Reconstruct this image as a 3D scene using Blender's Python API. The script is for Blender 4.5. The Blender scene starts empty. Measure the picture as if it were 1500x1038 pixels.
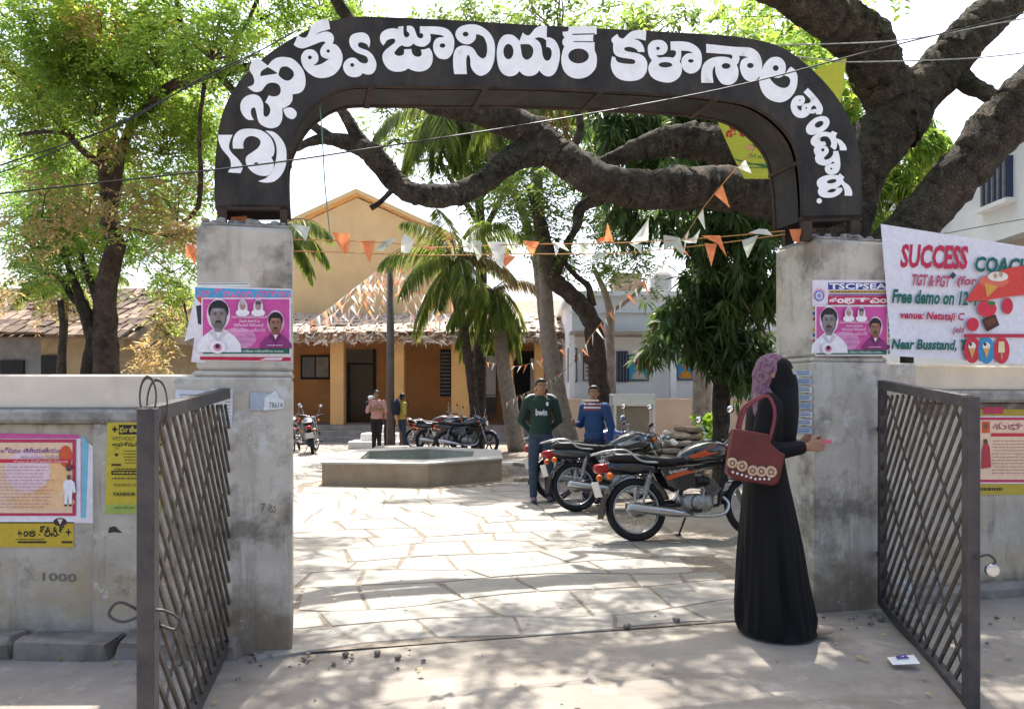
import bpy, bmesh, math, random
import numpy as np
from mathutils import Vector, Matrix
random.seed(7); rng = np.random.default_rng(7)
S = bpy.context.scene
COL = S.collection
R = math.radians
# ------------------------------------------------------------------ camera, sky, sun, exposure
HC = 1.42; F = 1200.0; CX = 750.0; HZ = 585.0
cam_d = bpy.data.cameras.new("camera"); cam = bpy.data.objects.new("camera", cam_d); COL.objects.link(cam)
cam.location = (0, 0, HC); cam.rotation_euler = (R(90), 0, 0)
cam_d.sensor_width = 36; cam_d.lens = 36*F/1500; cam_d.shift_y = (HZ-519)/1500
cam_d.clip_start = 0.05; cam_d.clip_end = 2000
S.camera = cam
SUN_EL, SUN_AZ = 63.0, 4.0          # azimuth from +Y (behind the gate) towards +X
wd = bpy.data.worlds.new("World"); S.world = wd; wd.use_nodes = True
nt = wd.node_tree; bg = nt.nodes["Background"]; sky = nt.nodes.new("ShaderNodeTexSky")
sky.sky_type = 'NISHITA'; sky.sun_disc = False; sky.sun_elevation = R(SUN_EL); sky.sun_rotation = R(SUN_AZ)
sky.dust_density = 5.0; sky.air_density = 1.0; sky.ozone_density = 1.0
nt.links.new(sky.outputs[0], bg.inputs[0]); bg.inputs[1].default_value = 0.15
sd = bpy.data.lights.new("sun", 'SUN'); sun = bpy.data.objects.new("sun", sd); COL.objects.link(sun)
sd.energy = 4.2; sd.angle = R(0.53); sd.color = (1.0, 0.95, 0.87)
_d = Vector((math.sin(R(SUN_AZ))*math.cos(R(SUN_EL)), math.cos(R(SUN_AZ))*math.cos(R(SUN_EL)), math.sin(R(SUN_EL))))
sun.rotation_euler = (-_d).to_track_quat('-Z', 'Y').to_euler()
S.view_settings.view_transform = 'Standard'; S.view_settings.look = 'None'
S.view_settings.exposure = 1.45; S.view_settings.gamma = 1.0; S.view_settings.use_curve_mapping = False
S.cycles.max_bounces = 8; S.cycles.transparent_max_bounces = 8; S.cycles.diffuse_bounces = 5
S.cycles.use_denoising = True
S.cycles.sample_clamp_indirect = 6

# ------------------------------------------------------------------ helpers
def W(px, py, d): return Vector(((px-CX)/F*d, d, HC+(HZ-py)/F*d))
def cr(pts, n=6, closed=False):
    """Catmull-Rom through tuples of any length"""
    P = [np.array(p, float) for p in pts]; out = []
    N = len(P); rngk = range(N) if closed else range(N-1)
    for i in rngk:
        if closed: a, b, c, d = P[(i-1) % N], P[i], P[(i+1) % N], P[(i+2) % N]
        else: a, b, c, d = P[max(i-1, 0)], P[i], P[i+1], P[min(i+2, N-1)]
        for k in range(n):
            t = k/n
            out.append(0.5*((2*b)+(-a+c)*t+(2*a-5*b+4*c-d)*t*t+(-a+3*b-3*c+d)*t**3))
    if not closed: out.append(P[-1])
    return out
class MB:
    def __init__(s): s.v = []; s.f = []; s.m = []; s.sm = []; s.mats = []
    def mi(s, m):
        if m not in s.mats: s.mats.append(m)
        return s.mats.index(m)
    def add(s, vs, fs, m, smooth=False):
        o = len(s.v); s.v += [tuple(v) for v in vs]; k = s.mi(m)
        for f in fs: s.f.append(tuple(i+o for i in f)); s.m.append(k); s.sm.append(smooth)
        return s
    def box(s, c, sz, m, rot=None, bev=0.0):
        x, y, z = [q/2 for q in sz]; c = Vector(c)
        if bev > 0:
            b = min(bev, x*.9, y*.9, z*.9); vs = []
            for sx in (-1, 1):
                for sy in (-1, 1):
                    for sz_ in (-1, 1):
                        vs += [Vector((sx*x, sy*(y-b), sz_*(z-b))), Vector((sx*(x-b), sy*y, sz_*(z-b))), Vector((sx*(x-b), sy*(y-b), sz_*z))]
            bm = bmesh.new()
            for v in vs: bm.verts.new(v)
            r = bmesh.ops.convex_hull(bm, input=bm.verts)
            bm.verts.index_update(); vv = [v.co.copy() for v in bm.verts]; ff = [[v.index for v in f.verts] for f in bm.faces]; bm.free()
        else:
            vv = [Vector((a*x, b_*y, c_*z)) for a in (-1, 1) for b_ in (-1, 1) for c_ in (-1, 1)]
            ff = [(0, 1, 3, 2), (4, 6, 7, 5), (0, 4, 5, 1), (2, 3, 7, 6), (0, 2, 6, 4), (1, 5, 7, 3)]
        if rot is not None: vv = [rot @ v for v in vv]
        return s.add([v+c for v in vv], ff, m)
    def tube(s, pts, r, m, n=8, caps=True, flat=1.0, wob=0.0, smooth=True):
        pts = [Vector(p) for p in pts]; N = len(pts)
        rs = r if hasattr(r, '__len__') else [r]*N
        vs = []; up = None
        for i in range(N):
            t = (pts[min(i+1, N-1)]-pts[max(i-1, 0)])
            if t.length < 1e-9: t = Vector((0, 0, 1))
            t.normalize()
            if up is None:
                up = Vector((0, 0, 1)) if abs(t.z) < .9 else Vector((0, 1, 0))
            side = t.cross(up)
            if side.length < 1e-4: side = t.cross(Vector((1, 0, 0)))
            side.normalize(); up = side.cross(t).normalized()
            for k in range(n):
                a = 2*math.pi*k/n; w = 1+(random.uniform(-wob, wob) if wob else 0)
                vs.append(pts[i]+(side*math.cos(a)+up*math.sin(a)*flat)*rs[i]*w)
        fs = []
        for i in range(N-1):
            for k in range(n):
                a = i*n+k; b = i*n+(k+1) % n
                fs.append((a, b, b+n, a+n))
        if caps: fs.append(tuple(range(n-1, -1, -1))); fs.append(tuple((N-1)*n+k for k in range(n)))
        return s.add(vs, fs, m, smooth)
    def cyl(s, a, b, r, m, n=16, r2=None, smooth=True):
        return s.tube([a, b], [r, r if r2 is None else r2], m, n, smooth=smooth)
    def ell(s, c, rad, m, n=12, k=8, rot=None, smooth=True):
        c = Vector(c); vs = []
        for i in range(k+1):
            th = math.pi*i/k
            for j in range(n):
                ph = 2*math.pi*j/n
                v = Vector((rad[0]*math.sin(th)*math.cos(ph), rad[1]*math.sin(th)*math.sin(ph), rad[2]*math.cos(th)))
                if rot is not None: v = rot @ v
                vs.append(c+v)
        fs = []
        for i in range(k):
            for j in range(n):
                a = i*n+j; b = i*n+(j+1) % n
                fs.append((a, a+n, b+n, b))
        return s.add(vs, fs, m, smooth)
    def torus(s, c, Rr, r, m, ax=(0, 1, 0), n=32, k=8, arc=(0, 360), sq=1.0):
        c = Vector(c); q = Vector((0, 0, 1)).rotation_difference(Vector(ax)); vs = []
        full = abs(arc[1]-arc[0]) >= 359.9; cnt = n if full else n+1
        for i in range(cnt):
            a = R(arc[0]+(arc[1]-arc[0])*i/n)
            for j in range(k):
                b = 2*math.pi*j/k
                v = Vector(((Rr+r*math.cos(b))*math.cos(a), (Rr+r*math.cos(b))*math.sin(a), r*sq*math.sin(b)))
                vs.append(c+q @ v)
        fs = []
        for i in range(n):
            for j in range(k):
                a0 = i*k+j; a1 = i*k+(j+1) % k; i2 = (i+1) % cnt
                fs.append((a0, i2*k+j, i2*k+(j+1) % k, a1))
        return s.add(vs, fs, m, True)
    def loft(s, rings, m, n=16, p=2.0, axis='x', smooth=True):
        """rings: (pos, cy, cz, ry, rz) super-ellipse sections along axis"""
        vs = []
        for (x, cy, cz, ry, rz) in rings:
            for k in range(n):
                a = 2*math.pi*k/n; c_, s_ = math.cos(a), math.sin(a)
                u = cy+ry*math.copysign(abs(c_)**(2/p), c_); w = cz+rz*math.copysign(abs(s_)**(2/p), s_)
                vs.append((x, u, w) if axis == 'x' else (u, w, x))
        fs = []
        N = len(rings)
        for i in range(N-1):
            for k in range(n):
                a = i*n+k; b = i*n+(k+1) % n
                fs.append((a, b, b+n, a+n))
        fs.append(tuple(range(n-1, -1, -1))); fs.append(tuple((N-1)*n+k for k in range(n)))
        return s.add(vs, fs, m, smooth)
    def prism(s, poly, vec, m):
        """closed polygon (3D points) extruded by vec"""
        n = len(poly); vec = Vector(vec); a = [Vector(p) for p in poly]
        fs = [tuple(range(n)), tuple(range(2*n-1, n-1, -1))]+[(i, i+n, (i+1) % n+n, (i+1) % n) for i in range(n)]
        return s.add(a+[p+vec for p in a], fs, m)
    def mesh(s, name):
        me = bpy.data.meshes.new(name); me.from_pydata(s.v, [], s.f)
        for m in s.mats: me.materials.append(m)
        me.polygons.foreach_set('material_index', s.m); me.polygons.foreach_set('use_smooth', s.sm)
        me.update(); return me
    def build(s, name, parent=None, loc=None, fixn=True, **kw):
        me = s.mesh(name)
        if fixn:
            bm = bmesh.new(); bm.from_mesh(me); bmesh.ops.recalc_face_normals(bm, faces=bm.faces); bm.to_mesh(me); bm.free()
        o = bpy.data.objects.new(name, me); COL.objects.link(o)
        if parent is not None: o.parent = parent
        if loc is not None: o.location = loc
        for k, v in kw.items(): o[k] = v
        return o
def tag(o, label=None, cat=None, group=None, kind=None):
    if label: o['label'] = label
    if cat: o['category'] = cat
    if group: o['group'] = group
    if kind: o['kind'] = kind
    return o
def thing(name, label, cat, loc=(0, 0, 0), rz=0, group=None):
    o = bpy.data.objects.new(name, None); COL.objects.link(o); o.location = loc; o.rotation_euler = (0, 0, rz)
    o.empty_display_size = .1
    return tag(o, label, cat, group)
KIDS = {}
def copy_tree(root, loc=None, rz=None, label=None, parent=None):
    c = root.copy(); COL.objects.link(c)
    if parent is not None: c.parent = parent
    for ch in [o for o in bpy.data.objects if o.parent == root]: copy_tree(ch, parent=c)
    if loc is not None: c.location = loc
    if rz is not None: c.rotation_euler = (0, 0, rz)
    if label: c['label'] = label
    return c

# ------------------------------------------------------------------ materials
def mat(name, col, rough=.8, metal=0.0, var=0.0, scale=8.0, col2=None, bump=0.0, bscale=40.0, spec=.3, coord='Object', detail=6, lo=.35, hi=.65):
    m = bpy.data.materials.new(name); m.use_nodes = True; n = m.node_tree.nodes; l = m.node_tree.links
    b = n["Principled BSDF"]; b.inputs['Roughness'].default_value = rough; b.inputs['Metallic'].default_value = metal
    b.inputs['Specular IOR Level'].default_value = spec
    c = (*col, 1)
    b.inputs['Base Color'].default_value = c
    tc = n.new("ShaderNodeTexCoord"); src = tc.outputs[coord]
    if col2 is not None or var > 0:
        nz = n.new("ShaderNodeTexNoise"); nz.inputs['Scale'].default_value = scale; nz.inputs['Detail'].default_value = detail
        nz.inputs['Roughness'].default_value = .65
        l.new(src, nz.inputs['Vector'])
        rp = n.new("ShaderNodeValToRGB"); rp.color_ramp.elements[0].position = lo; rp.color_ramp.elements[1].position = hi
        if col2 is None:
            rp.color_ramp.elements[0].color = (*[q*(1-var) for q in col], 1); rp.color_ramp.elements[1].color = (*[min(1, q*(1+var)) for q in col], 1)
        else:
            rp.color_ramp.elements[0].color = c; rp.color_ramp.elements[1].color = (*col2, 1)
        l.new(nz.outputs['Fac'], rp.inputs[0]); l.new(rp.outputs[0], b.inputs['Base Color'])
    if bump > 0:
        n2 = n.new("ShaderNodeTexNoise"); n2.inputs['Scale'].default_value = bscale; n2.inputs['Detail'].default_value = 8
        bp = n.new("ShaderNodeBump"); bp.inputs['Strength'].default_value = bump; bp.inputs['Distance'].default_value = .02
        l.new(src, n2.inputs['Vector']); l.new(n2.outputs['Fac'], bp.inputs['Height']); l.new(bp.outputs[0], b.inputs['Normal'])
    return m
def layer(m, col, scale, lo, hi, coord='Object', stretch=(1, 1, 1), zfade=None, amount=1.0, detail=8):
    """lay another noise-masked colour (stain, dirt, peeled patch) over the material's base colour"""
    n = m.node_tree.nodes; l = m.node_tree.links; b = n["Principled BSDF"]; inp = b.inputs['Base Color']
    mix = n.new("ShaderNodeMix"); mix.data_type = 'RGBA'
    if inp.is_linked: l.new(inp.links[0].from_socket, mix.inputs[6])
    else: mix.inputs[6].default_value = inp.default_value
    mix.inputs[7].default_value = (*col, 1)
    tc = n.new("ShaderNodeTexCoord"); mp = n.new("ShaderNodeMapping"); mp.inputs['Scale'].default_value = stretch
    mp.inputs['Location'].default_value = (random.random()*9, random.random()*9, 0)
    l.new(tc.outputs[coord], mp.inputs[0])
    nz = n.new("ShaderNodeTexNoise"); nz.inputs['Scale'].default_value = scale; nz.inputs['Detail'].default_value = detail; nz.inputs['Roughness'].default_value = .7
    l.new(mp.outputs[0], nz.inputs['Vector'])
    val = nz.outputs['Fac']
    if zfade:                     # shift the mask with height between z0 and z1 (object space), e.g. dirt splashed up
        sp = n.new("ShaderNodeSeparateXYZ"); l.new(tc.outputs[coord], sp.inputs[0])
        mr = n.new("ShaderNodeMapRange"); mr.inputs[1].default_value = zfade[0]; mr.inputs[2].default_value = zfade[1]
        mr.inputs[3].default_value = zfade[2] if len(zfade) > 2 else .35; mr.inputs[4].default_value = zfade[3] if len(zfade) > 3 else -.1
        l.new(sp.outputs[2], mr.inputs[0])
        ad = n.new("ShaderNodeMath"); ad.operation = 'ADD'; l.new(val, ad.inputs[0]); l.new(mr.outputs[0], ad.inputs[1]); val = ad.outputs[0]
    mr2 = n.new("ShaderNodeMapRange"); mr2.inputs[1].default_value = lo; mr2.inputs[2].default_value = hi; mr2.inputs[4].default_value = amount
    l.new(val, mr2.inputs[0]); l.new(mr2.outputs[0], mix.inputs[0]); l.new(mix.outputs[2], inp)
    return m
def leafmat(name, c1, c2, c3=None, trans=.5, rough=.45):
    m = bpy.data.materials.new(name); m.use_nodes = True; n = m.node_tree.nodes; l = m.node_tree.links
    b = n["Principled BSDF"]; b.inputs['Roughness'].default_value = rough; b.inputs['Specular IOR Level'].default_value = .35
    g = n.new("ShaderNodeNewGeometry"); rp = n.new("ShaderNodeValToRGB")
    rp.color_ramp.elements[0].color = (*c1, 1); rp.color_ramp.elements[1].color = (*c2, 1); rp.color_ramp.elements[1].position = .8 if c3 else 1
    if c3: e = rp.color_ramp.elements.new(.95); e.color = (*c3, 1)
    tc = n.new("ShaderNodeTexCoord"); nz = n.new("ShaderNodeTexNoise"); nz.inputs['Scale'].default_value = 1.3
    l.new(tc.outputs['Object'], nz.inputs['Vector'])
    mx = n.new("ShaderNodeMath"); mx.operation = 'MULTIPLY_ADD'; l.new(g.outputs['Random Per Island'], mx.inputs[0]); mx.inputs[1].default_value = .6
    ms = n.new("ShaderNodeMath"); ms.operation = 'MULTIPLY_ADD'; l.new(nz.outputs['Fac'], ms.inputs[0]); ms.inputs[1].default_value = 1.4; ms.inputs[2].default_value = -.5
    l.new(ms.outputs[0], mx.inputs[2]); l.new(mx.outputs[0], rp.inputs[0]); l.new(rp.outputs[0], b.inputs['Base Color'])
    t = n.new("ShaderNodeBsdfTranslucent"); hs = n.new("ShaderNodeHueSaturation"); hs.inputs['Value'].default_value = 2.2; hs.inputs['Saturation'].default_value = 1.05
    hs.inputs['Hue'].default_value = .485
    l.new(rp.outputs[0], hs.inputs['Color']); l.new(hs.outputs[0], t.inputs[0])
    ms2 = n.new("ShaderNodeMixShader"); ms2.inputs[0].default_value = trans
    out = n["Material Output"]; l.new(b.outputs[0], ms2.inputs[1]); l.new(t.outputs[0], ms2.inputs[2]); l.new(ms2.outputs[0], out.inputs[0])
    return m
def M_(name, col, **k): return mat(name, col, **k)
FLAT = {}
def flat(hexs, rough=.6):
    if hexs in FLAT: return FLAT[hexs]
    r, g, b = [int(hexs[i:i+2], 16)/255 for i in (0, 2, 4)]
    lin = [((q+.055)/1.055)**2.4 if q > .04045 else q/12.92 for q in (r, g, b)]
    FLAT[hexs] = mat('print_'+hexs, [q*.82 for q in lin], rough=rough, var=.08, scale=30)
    return FLAT[hexs]

# concrete / plaster family
m_pillar = mat('weathered_plaster', (.38, .35, .30), .95, col2=(.53, .495, .44), scale=3, bump=.35, bscale=18)
layer(m_pillar, (.13, .12, .10), 2.6, .50, .64, amount=.8)
layer(m_pillar, (.34, .25, .16), 1.6, .52, .66, amount=.6)
layer(m_pillar, (.17, .13, .085), 3.2, .62, .95, zfade=(0, .9, .45, -.15), amount=.9)
layer(m_pillar, (.11, .10, .085), 7, .55, .72, amount=.55, stretch=(1.6, 1.6, .16))
layer(m_pillar, (.55, .56, .56), 3.4, .58, .64, amount=.7)
layer(m_pillar, (.10, .095, .085), 9, .66, .74, amount=.6, stretch=(1, 1, .3))
m_pillar_in = m_pillar
m_wall = mat('old_wall_plaster', (.32, .29, .24), .95, col2=(.46, .42, .36), scale=2.5, bump=.4, bscale=16)
layer(m_wall, (.10, .105, .10), 3.1, .56, .66, amount=.7)
layer(m_wall, (.36, .25, .11), 1.8, .60, .80, zfade=(.25, .7, .22, -.05), amount=.7)
layer(m_wall, (.10, .09, .075), 7, .55, .72, amount=.55, stretch=(1.6, 1.6, .16))
layer(m_wall, (.52, .51, .48), 5, .62, .66, amount=.6)
layer(m_wall, (.11, .09, .065), 3, .62, .9, zfade=(-.05, .35, .4, -.2), amount=.9)
layer(m_wall, (.07, .055, .04), 4, .62, .8, zfade=(1.15, 1.32, -.25, .3), amount=.8)  # darker in patches towards the top of the wall face
m_cream = mat('cream_limewash', (.62, .55, .46), .9, var=.10, scale=3, bump=.15, bscale=25)
layer(m_cream, (.42, .38, .33), 4, .6, .75, amount=.5, stretch=(1, 1, .3))
m_ledge = mat('blackened_cement', (.16, .15, .14), .95, col2=(.33, .32, .30), scale=7, bump=.5, bscale=30)
layer(m_ledge, (.5, .5, .48), 14, .62, .66, amount=.8)
m_stone = mat('kerb_stone', (.12, .11, .095), .95, col2=(.24, .21, .18), scale=4, bump=.6, bscale=14)
m_ground = mat('dusty_ground', (.36, .315, .28), .97, col2=(.47, .42, .375), scale=1.2, bump=.35, bscale=25, coord='Generated')
m_ground = mat('dusty_ground', (.21, .187, .158), .97, col2=(.30, .268, .23), scale=.9, bump=.35, bscale=22)
layer(m_ground, (.17, .14, .115), 2.3, .54, .70, amount=.7)
layer(m_ground, (.16, .135, .11), 1.6, .54, .66, amount=.55, stretch=(.35, 2.2, 1))
layer(m_ground, (.42, .37, .32), 3.5, .56, .66, amount=.5)
layer(m_ground, (.38, .34, .30), 11, .62, .72, amount=.5)
layer(m_ground, (.12, .10, .085), 26, .66, .74, amount=.6)
m_slab = mat('flagstone', (.205, .20, .188), .85, col2=(.30, .285, .26), scale=2.2, bump=.3, bscale=12)
layer(m_slab, (.275, .235, .195), 1.7, .46, .62, amount=.8)
layer(m_slab, (.20, .17, .14), 6, .56, .70, amount=.6)
layer(m_slab, (.27, .275, .28), 5, .6, .7, amount=.5)
m_black = mat('weathered_black_paint', (.012, .0115, .0115), .7, col2=(.034, .031, .029), scale=3, bump=.1, bscale=30)
layer(m_black, (.085, .060, .045), 5, .50, .72, amount=.6, stretch=(1, 1, .35))
layer(m_black, (.05, .048, .05), 12, .58, .72, amount=.45)
m_rust = mat('rusty_steel', (.022, .018, .016), .8, col2=(.06, .038, .026), scale=6, bump=.3, bscale=40)
m_white_sign = mat('chalky_white_paint', (.80, .80, .81), .7, var=.06, scale=12)
layer(m_white_sign, (.45, .38, .32), 9, .60, .72, amount=.6)
m_gate = mat('gate_grey_paint', (.045, .042, .045), .5, metal=.2, col2=(.08, .07, .068), scale=9, bump=.15, bscale=60)
layer(m_gate, (.12, .07, .045), 12, .62, .72, amount=.5)
m_gatebar = mat('gate_strip_paint', (.045, .036, .03), .5, metal=.25, col2=(.12, .10, .085), scale=14, bump=.15, bscale=60)
layer(m_gatebar, (.16, .20, .17), 9, .58, .66, amount=.7)
m_bark = mat('dark_bark', (.026, .020, .0155), .95, col2=(.098, .080, .064), scale=7, bump=1.0, bscale=22)
layer(m_bark, (.15, .135, .11), 16, .58, .70, amount=.55)
layer(m_bark, (.12, .085, .06), 2.5, .52, .66, amount=.6)
layer(m_bark, (.015, .012, .010), 4, .55, .68, amount=.7)
m_bark2 = mat('red_brown_bark', (.05, .030, .023), .95, col2=(.12, .085, .065), scale=8, bump=.9, bscale=26)
def cracks(m, scale, strength, dist, mul=.5):
    n = m.node_tree.nodes; l = m.node_tree.links; b = n["Principled BSDF"]
    tc = n.new("ShaderNodeTexCoord"); mp = n.new("ShaderNodeMapping"); mp.inputs['Scale'].default_value = (1, 1, .45); nz = n.new("ShaderNodeTexNoise"); nz.inputs['Scale'].default_value = 5; vm = n.new("ShaderNodeVectorMath"); vm.operation = 'MULTIPLY_ADD'; vm.inputs[1].default_value = (.5, .5, .5)
    l.new(tc.outputs['Object'], nz.inputs['Vector']); l.new(nz.outputs['Color'], vm.inputs[0]); l.new(tc.outputs['Object'], vm.inputs[2]); l.new(vm.outputs[0], mp.inputs[0])
    v = n.new("ShaderNodeTexVoronoi"); v.feature = 'DISTANCE_TO_EDGE'; v.inputs['Scale'].default_value = scale; l.new(mp.outputs[0], v.inputs['Vector'])
    mr = n.new("ShaderNodeMapRange"); mr.inputs[2].default_value = .16; l.new(v.outputs['Distance'], mr.inputs[0])
    bp = n.new("ShaderNodeBump"); bp.inputs['Strength'].default_value = strength; bp.inputs['Distance'].default_value = dist; l.new(mr.outputs[0], bp.inputs['Height'])
    if b.inputs['Normal'].is_linked: l.new(b.inputs['Normal'].links[0].from_socket, bp.inputs['Normal'])
    l.new(bp.outputs[0], b.inputs['Normal'])
    mx = n.new("ShaderNodeMix"); mx.data_type = 'RGBA'; mx.blend_type = 'MULTIPLY'; mx.inputs[0].default_value = mul; l.new(b.inputs['Base Color'].links[0].from_socket, mx.inputs[6]); l.new(mr.outputs[0], mx.inputs[7]); l.new(mx.outputs[2], b.inputs['Base Color'])
cracks(m_bark, 34, .75, .03, .42); cracks(m_bark2, 38, .7, .02, .4)
m_bark3 = mat('pale_palm_bark', (.17, .135, .105), .95, col2=(.27, .22, .18), scale=9, bump=.6, bscale=30)
m_bark4 = mat('peeling_pink_bark', (.24, .17, .13), .95, col2=(.40, .33, .28), scale=6, bump=.6, bscale=30)
m_neem = leafmat('neem_leaf', (.05, .115, .022), (.18, .27, .05), (.34, .29, .08), trans=.58)
m_neem2 = leafmat('dry_neem_leaf', (.13, .15, .05), (.30, .22, .09), (.36, .25, .12), trans=.45)
m_far = leafmat('far_leaf', (.045, .09, .02), (.13, .19, .04), trans=.5)
m_ash = leafmat('mast_tree_leaf', (.026, .056, .020), (.065, .115, .032), (.12, .11, .04), trans=.32)
m_palm = leafmat('palm_leaf', (.05, .09, .018), (.15, .20, .04), (.27, .23, .07), trans=.5)
m_palmdry = leafmat('dry_palm_leaf', (.16, .12, .05), (.28, .22, .10), trans=.3)
# ------------------------------------------------------------------ gate frame of reference
G0 = Vector((-1.253, 4.67, 0)); GU = Vector((.9695, .245, 0)); GV = Vector((-.245, .9695, 0)); GA = math.atan2(.245, .9695)
def G(s, v, z=0): return G0+GU*s+GV*v+Vector((0, 0, z))
class Plane3:
    """vertical plane through a point with a given horizontal direction; photo pixels are turned into points of that plane"""
    def __init__(s, P, U): s.P = Vector(P); s.U = Vector(U).normalized(); s.N = Vector((s.U.y, -s.U.x, 0))   # N faces the street
    def at(s, px, py, off=0.0):
        k = Vector(((px-CX)/F, 1, 0)); P = s.P+s.N*off
        d = P.dot(s.N)/k.dot(s.N)
        p = W(px, py, d); return p
def gplane(v): return Plane3(G0+GV*v, GU)

# ------------------------------------------------------------------ ground
bm = MB()
xs = np.concatenate([np.linspace(-400, -10, 8), np.linspace(-8, 9, 60), np.linspace(11, 400, 8)]); ys = np.concatenate([np.linspace(-60, -2, 5), np.linspace(0, 30, 90), np.linspace(34, 900, 9)])
vs = []
for y in ys:
    for x in xs:
        z = 0.0
        if y < 4.6: z -= .11*min(1, max(0, (4.6-y)/1.7))
        if abs(x) < 9 and y < 31: z += .0015*math.sin(x*3.1+y*1.7)+.0015*math.sin(x*1.3-y*2.9)
        vs.append((x, y, z-.004))
nx = len(xs); fs = [(j*nx+i, j*nx+i+1, (j+1)*nx+i+1, (j+1)*nx+i) for j in range(len(ys)-1) for i in range(nx-1)]
bm.add(vs, fs, m_ground, True); bm.build('ground', kind='structure')

# flagstones laid through the gate
pav = thing('paving', None, None); pav['kind'] = 'structure'; pav.name = 'pavement'
cells = []
hh = .50; nrow = 32
def rowv(k, s): return -.12+k*hh*(1+.012*k)+.10*math.sin(s*1.3+k*2.1)+.07*math.sin(s*3.1+k*4.7)
def inside(s, v):
    p = G(s, v)
    if v < .55 and not (0.08 < s < 3.3): return False
    if s > 3.3+.10*v or s < -.1-.22*v: return False
    return p.y < 23
pent = thing  # (kept short)
def hexin(p):      # leave the dry basin clear
    return -3.3 < p.x < 0.0 and 13.2 < p.y < 18
for k in range(nrow):
    s = -5.0+random.random()*.5
    while s < 6.5:
        w = random.uniform(.42, .92)
        sk = random.uniform(-.12, .12)
        cells.append((k, s, s+w, sk)); s += w
slabs = []
for (k, s0, s1, sk) in cells:
    g = .008+random.random()*.012
    def lean(k2, s): return s+.12*math.sin(k2*5.3+s*2.0)
    pts = []
    N1 = 3
    for i in range(N1+1):
        s = lean(k, s0+(s1-s0)*i/N1) if i in (0, N1) else s0+(s1-s0)*i/N1
        pts.append((s+(g if i == 0 else -g if i == N1 else 0), rowv(k, s)+g))
    for i in range(N1, -1, -1):
        s = lean(k+1, s0+(s1-s0)*i/N1) if i in (0, N1) else s0+(s1-s0)*i/N1
        pts.append((s+(g if i == 0 else -g if i == N1 else 0), rowv(k+1, s)-g))
    cx = sum(p[0] for p in pts)/len(pts); cy = sum(p[1] for p in pts)/len(pts)
    if not inside(cx, cy): continue
    c = G(cx, cy)
    if hexin(c) and random.random() < 2: continue
    if abs((c.x)/c.y) > .75: continue
    # break a corner off now and then
    if random.random() < .5:
        q = random.choice((0, N1, N1+1, 2*N1+1)); p = pts[q]; pts[q] = (p[0]+(cx-p[0])*.11, p[1]+(cy-p[1])*.11)
    slabs.append((c.length, pts, c))
slabs.sort(key=lambda t: t[0])
rest = MB()
for i, (_, pts, c) in enumerate(slabs):
    z = .0075+random.uniform(-.0015, .0015); tx, ty = random.uniform(-.003, .003), random.uniform(-.003, .003)
    b = rest if i >= 290 else MB()
    top = []; low = []; mid = []
    for (a, v) in pts:
        p = G(a, v)
        if b is not rest: p = p-c
        dz = tx*(p.x-(c.x if b is rest else 0))+ty*(p.y-(c.y if b is rest else 0))
        q = p+(((c if b is rest else Vector((0, 0, 0)))-p)*.02)
        top.append((q.x, q.y, z+dz)); mid.append((p.x, p.y, z+dz-.003)); low.append((p.x, p.y, -.02))
    n = len(top)
    b.add(top+mid+low, [tuple(range(n))]+[(i_, i_+n, (i_+1) % n+n, (i_+1) % n) for i_ in range(n)]+[(i_+n, i_+2*n, (i_+1) % n+2*n, (i_+1) % n+n) for i_ in range(n)], m_slab)
    if b is not rest: b.build('flagstone', pav, loc=(c.x, c.y, 0))
b = MB(); m_joint = mat('joint_soil', (.15, .125, .10), .98, col2=(.22, .19, .16), scale=9, bump=.5, bscale=60)
jp = [G(.0, -.09), G(3.3, -.09), G(4.6, 7), G(6.5, 19), G(-5.0, 19), G(-1.8, 7)]
b.add([(p.x, p.y, .0015) for p in jp], [tuple(range(6))], m_joint); b.build('joint_soil', pav, kind='stuff')
if rest.v: rest.build('far_flagstones', pav, kind='stuff')

# ------------------------------------------------------------------ gate pillars
def gbox(b, s0, s1, v0, v1, z0, z1, m, bev=.012):
    c = Vector(((s0+s1)/2, (v0+v1)/2, (z0+z1)/2)); b.box(c, (s1-s0, v1-v0, z1-z0), m, bev=bev)
def pillar(name, label, s0, s1, lo0, lo1, zl, zt):
    t = thing(name, label, 'pillar', G(s0, 0, 0), GA)
    off = s0
    b = MB(); gbox(b, lo0-off, lo1-off, -.03, .53, -.15, zl, m_pillar); o = b.build('lower_block', t)
    # chipped, rounded mortar ledge
    b = MB(); gbox(b, s0-.02-off, s1+.006-off, -.012, .51, zl, zl+.035, m_pillar, .014); b.build('ledge', t)
    b = MB(); gbox(b, 0, s1-s0, 0, .5, zl+.035, zt, m_pillar, .02); b.build('upper_block', t)
    b = MB(); gbox(b, .02, s1-s0-.02, .02, .48, zt, zt+.02, m_ledge, .008)
    for k in range(26):
        b.box((random.uniform(.03, s1-s0-.03), random.uniform(.03, .2), zt+.03), (random.uniform(.02, .06), .04, random.uniform(.01, .04)), m_ledge, bev=.008, rot=Matrix.Rotation(random.random()*3, 3, 'Z'))
    b.build('debris', t, kind='stuff')
    return t
pillar('gate_pillar', 'grey plastered gate pillar holding up the shorter lettered leg of the arch, beside the flags and hoop-topped gate', -.515, 0, -.515-.12, 0, 1.545, 2.395)['label'] = 'grey plastered gate pillar with a pink poster over a blue headed one, behind the hoop-topped gate leaf'
pillar('gate_pillar', 'grey plastered gate pillar behind the veiled woman, with a pink poster headed TSCPSEA', 3.40, 3.95, 3.37, 4.17, 1.672, 2.505)

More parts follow.
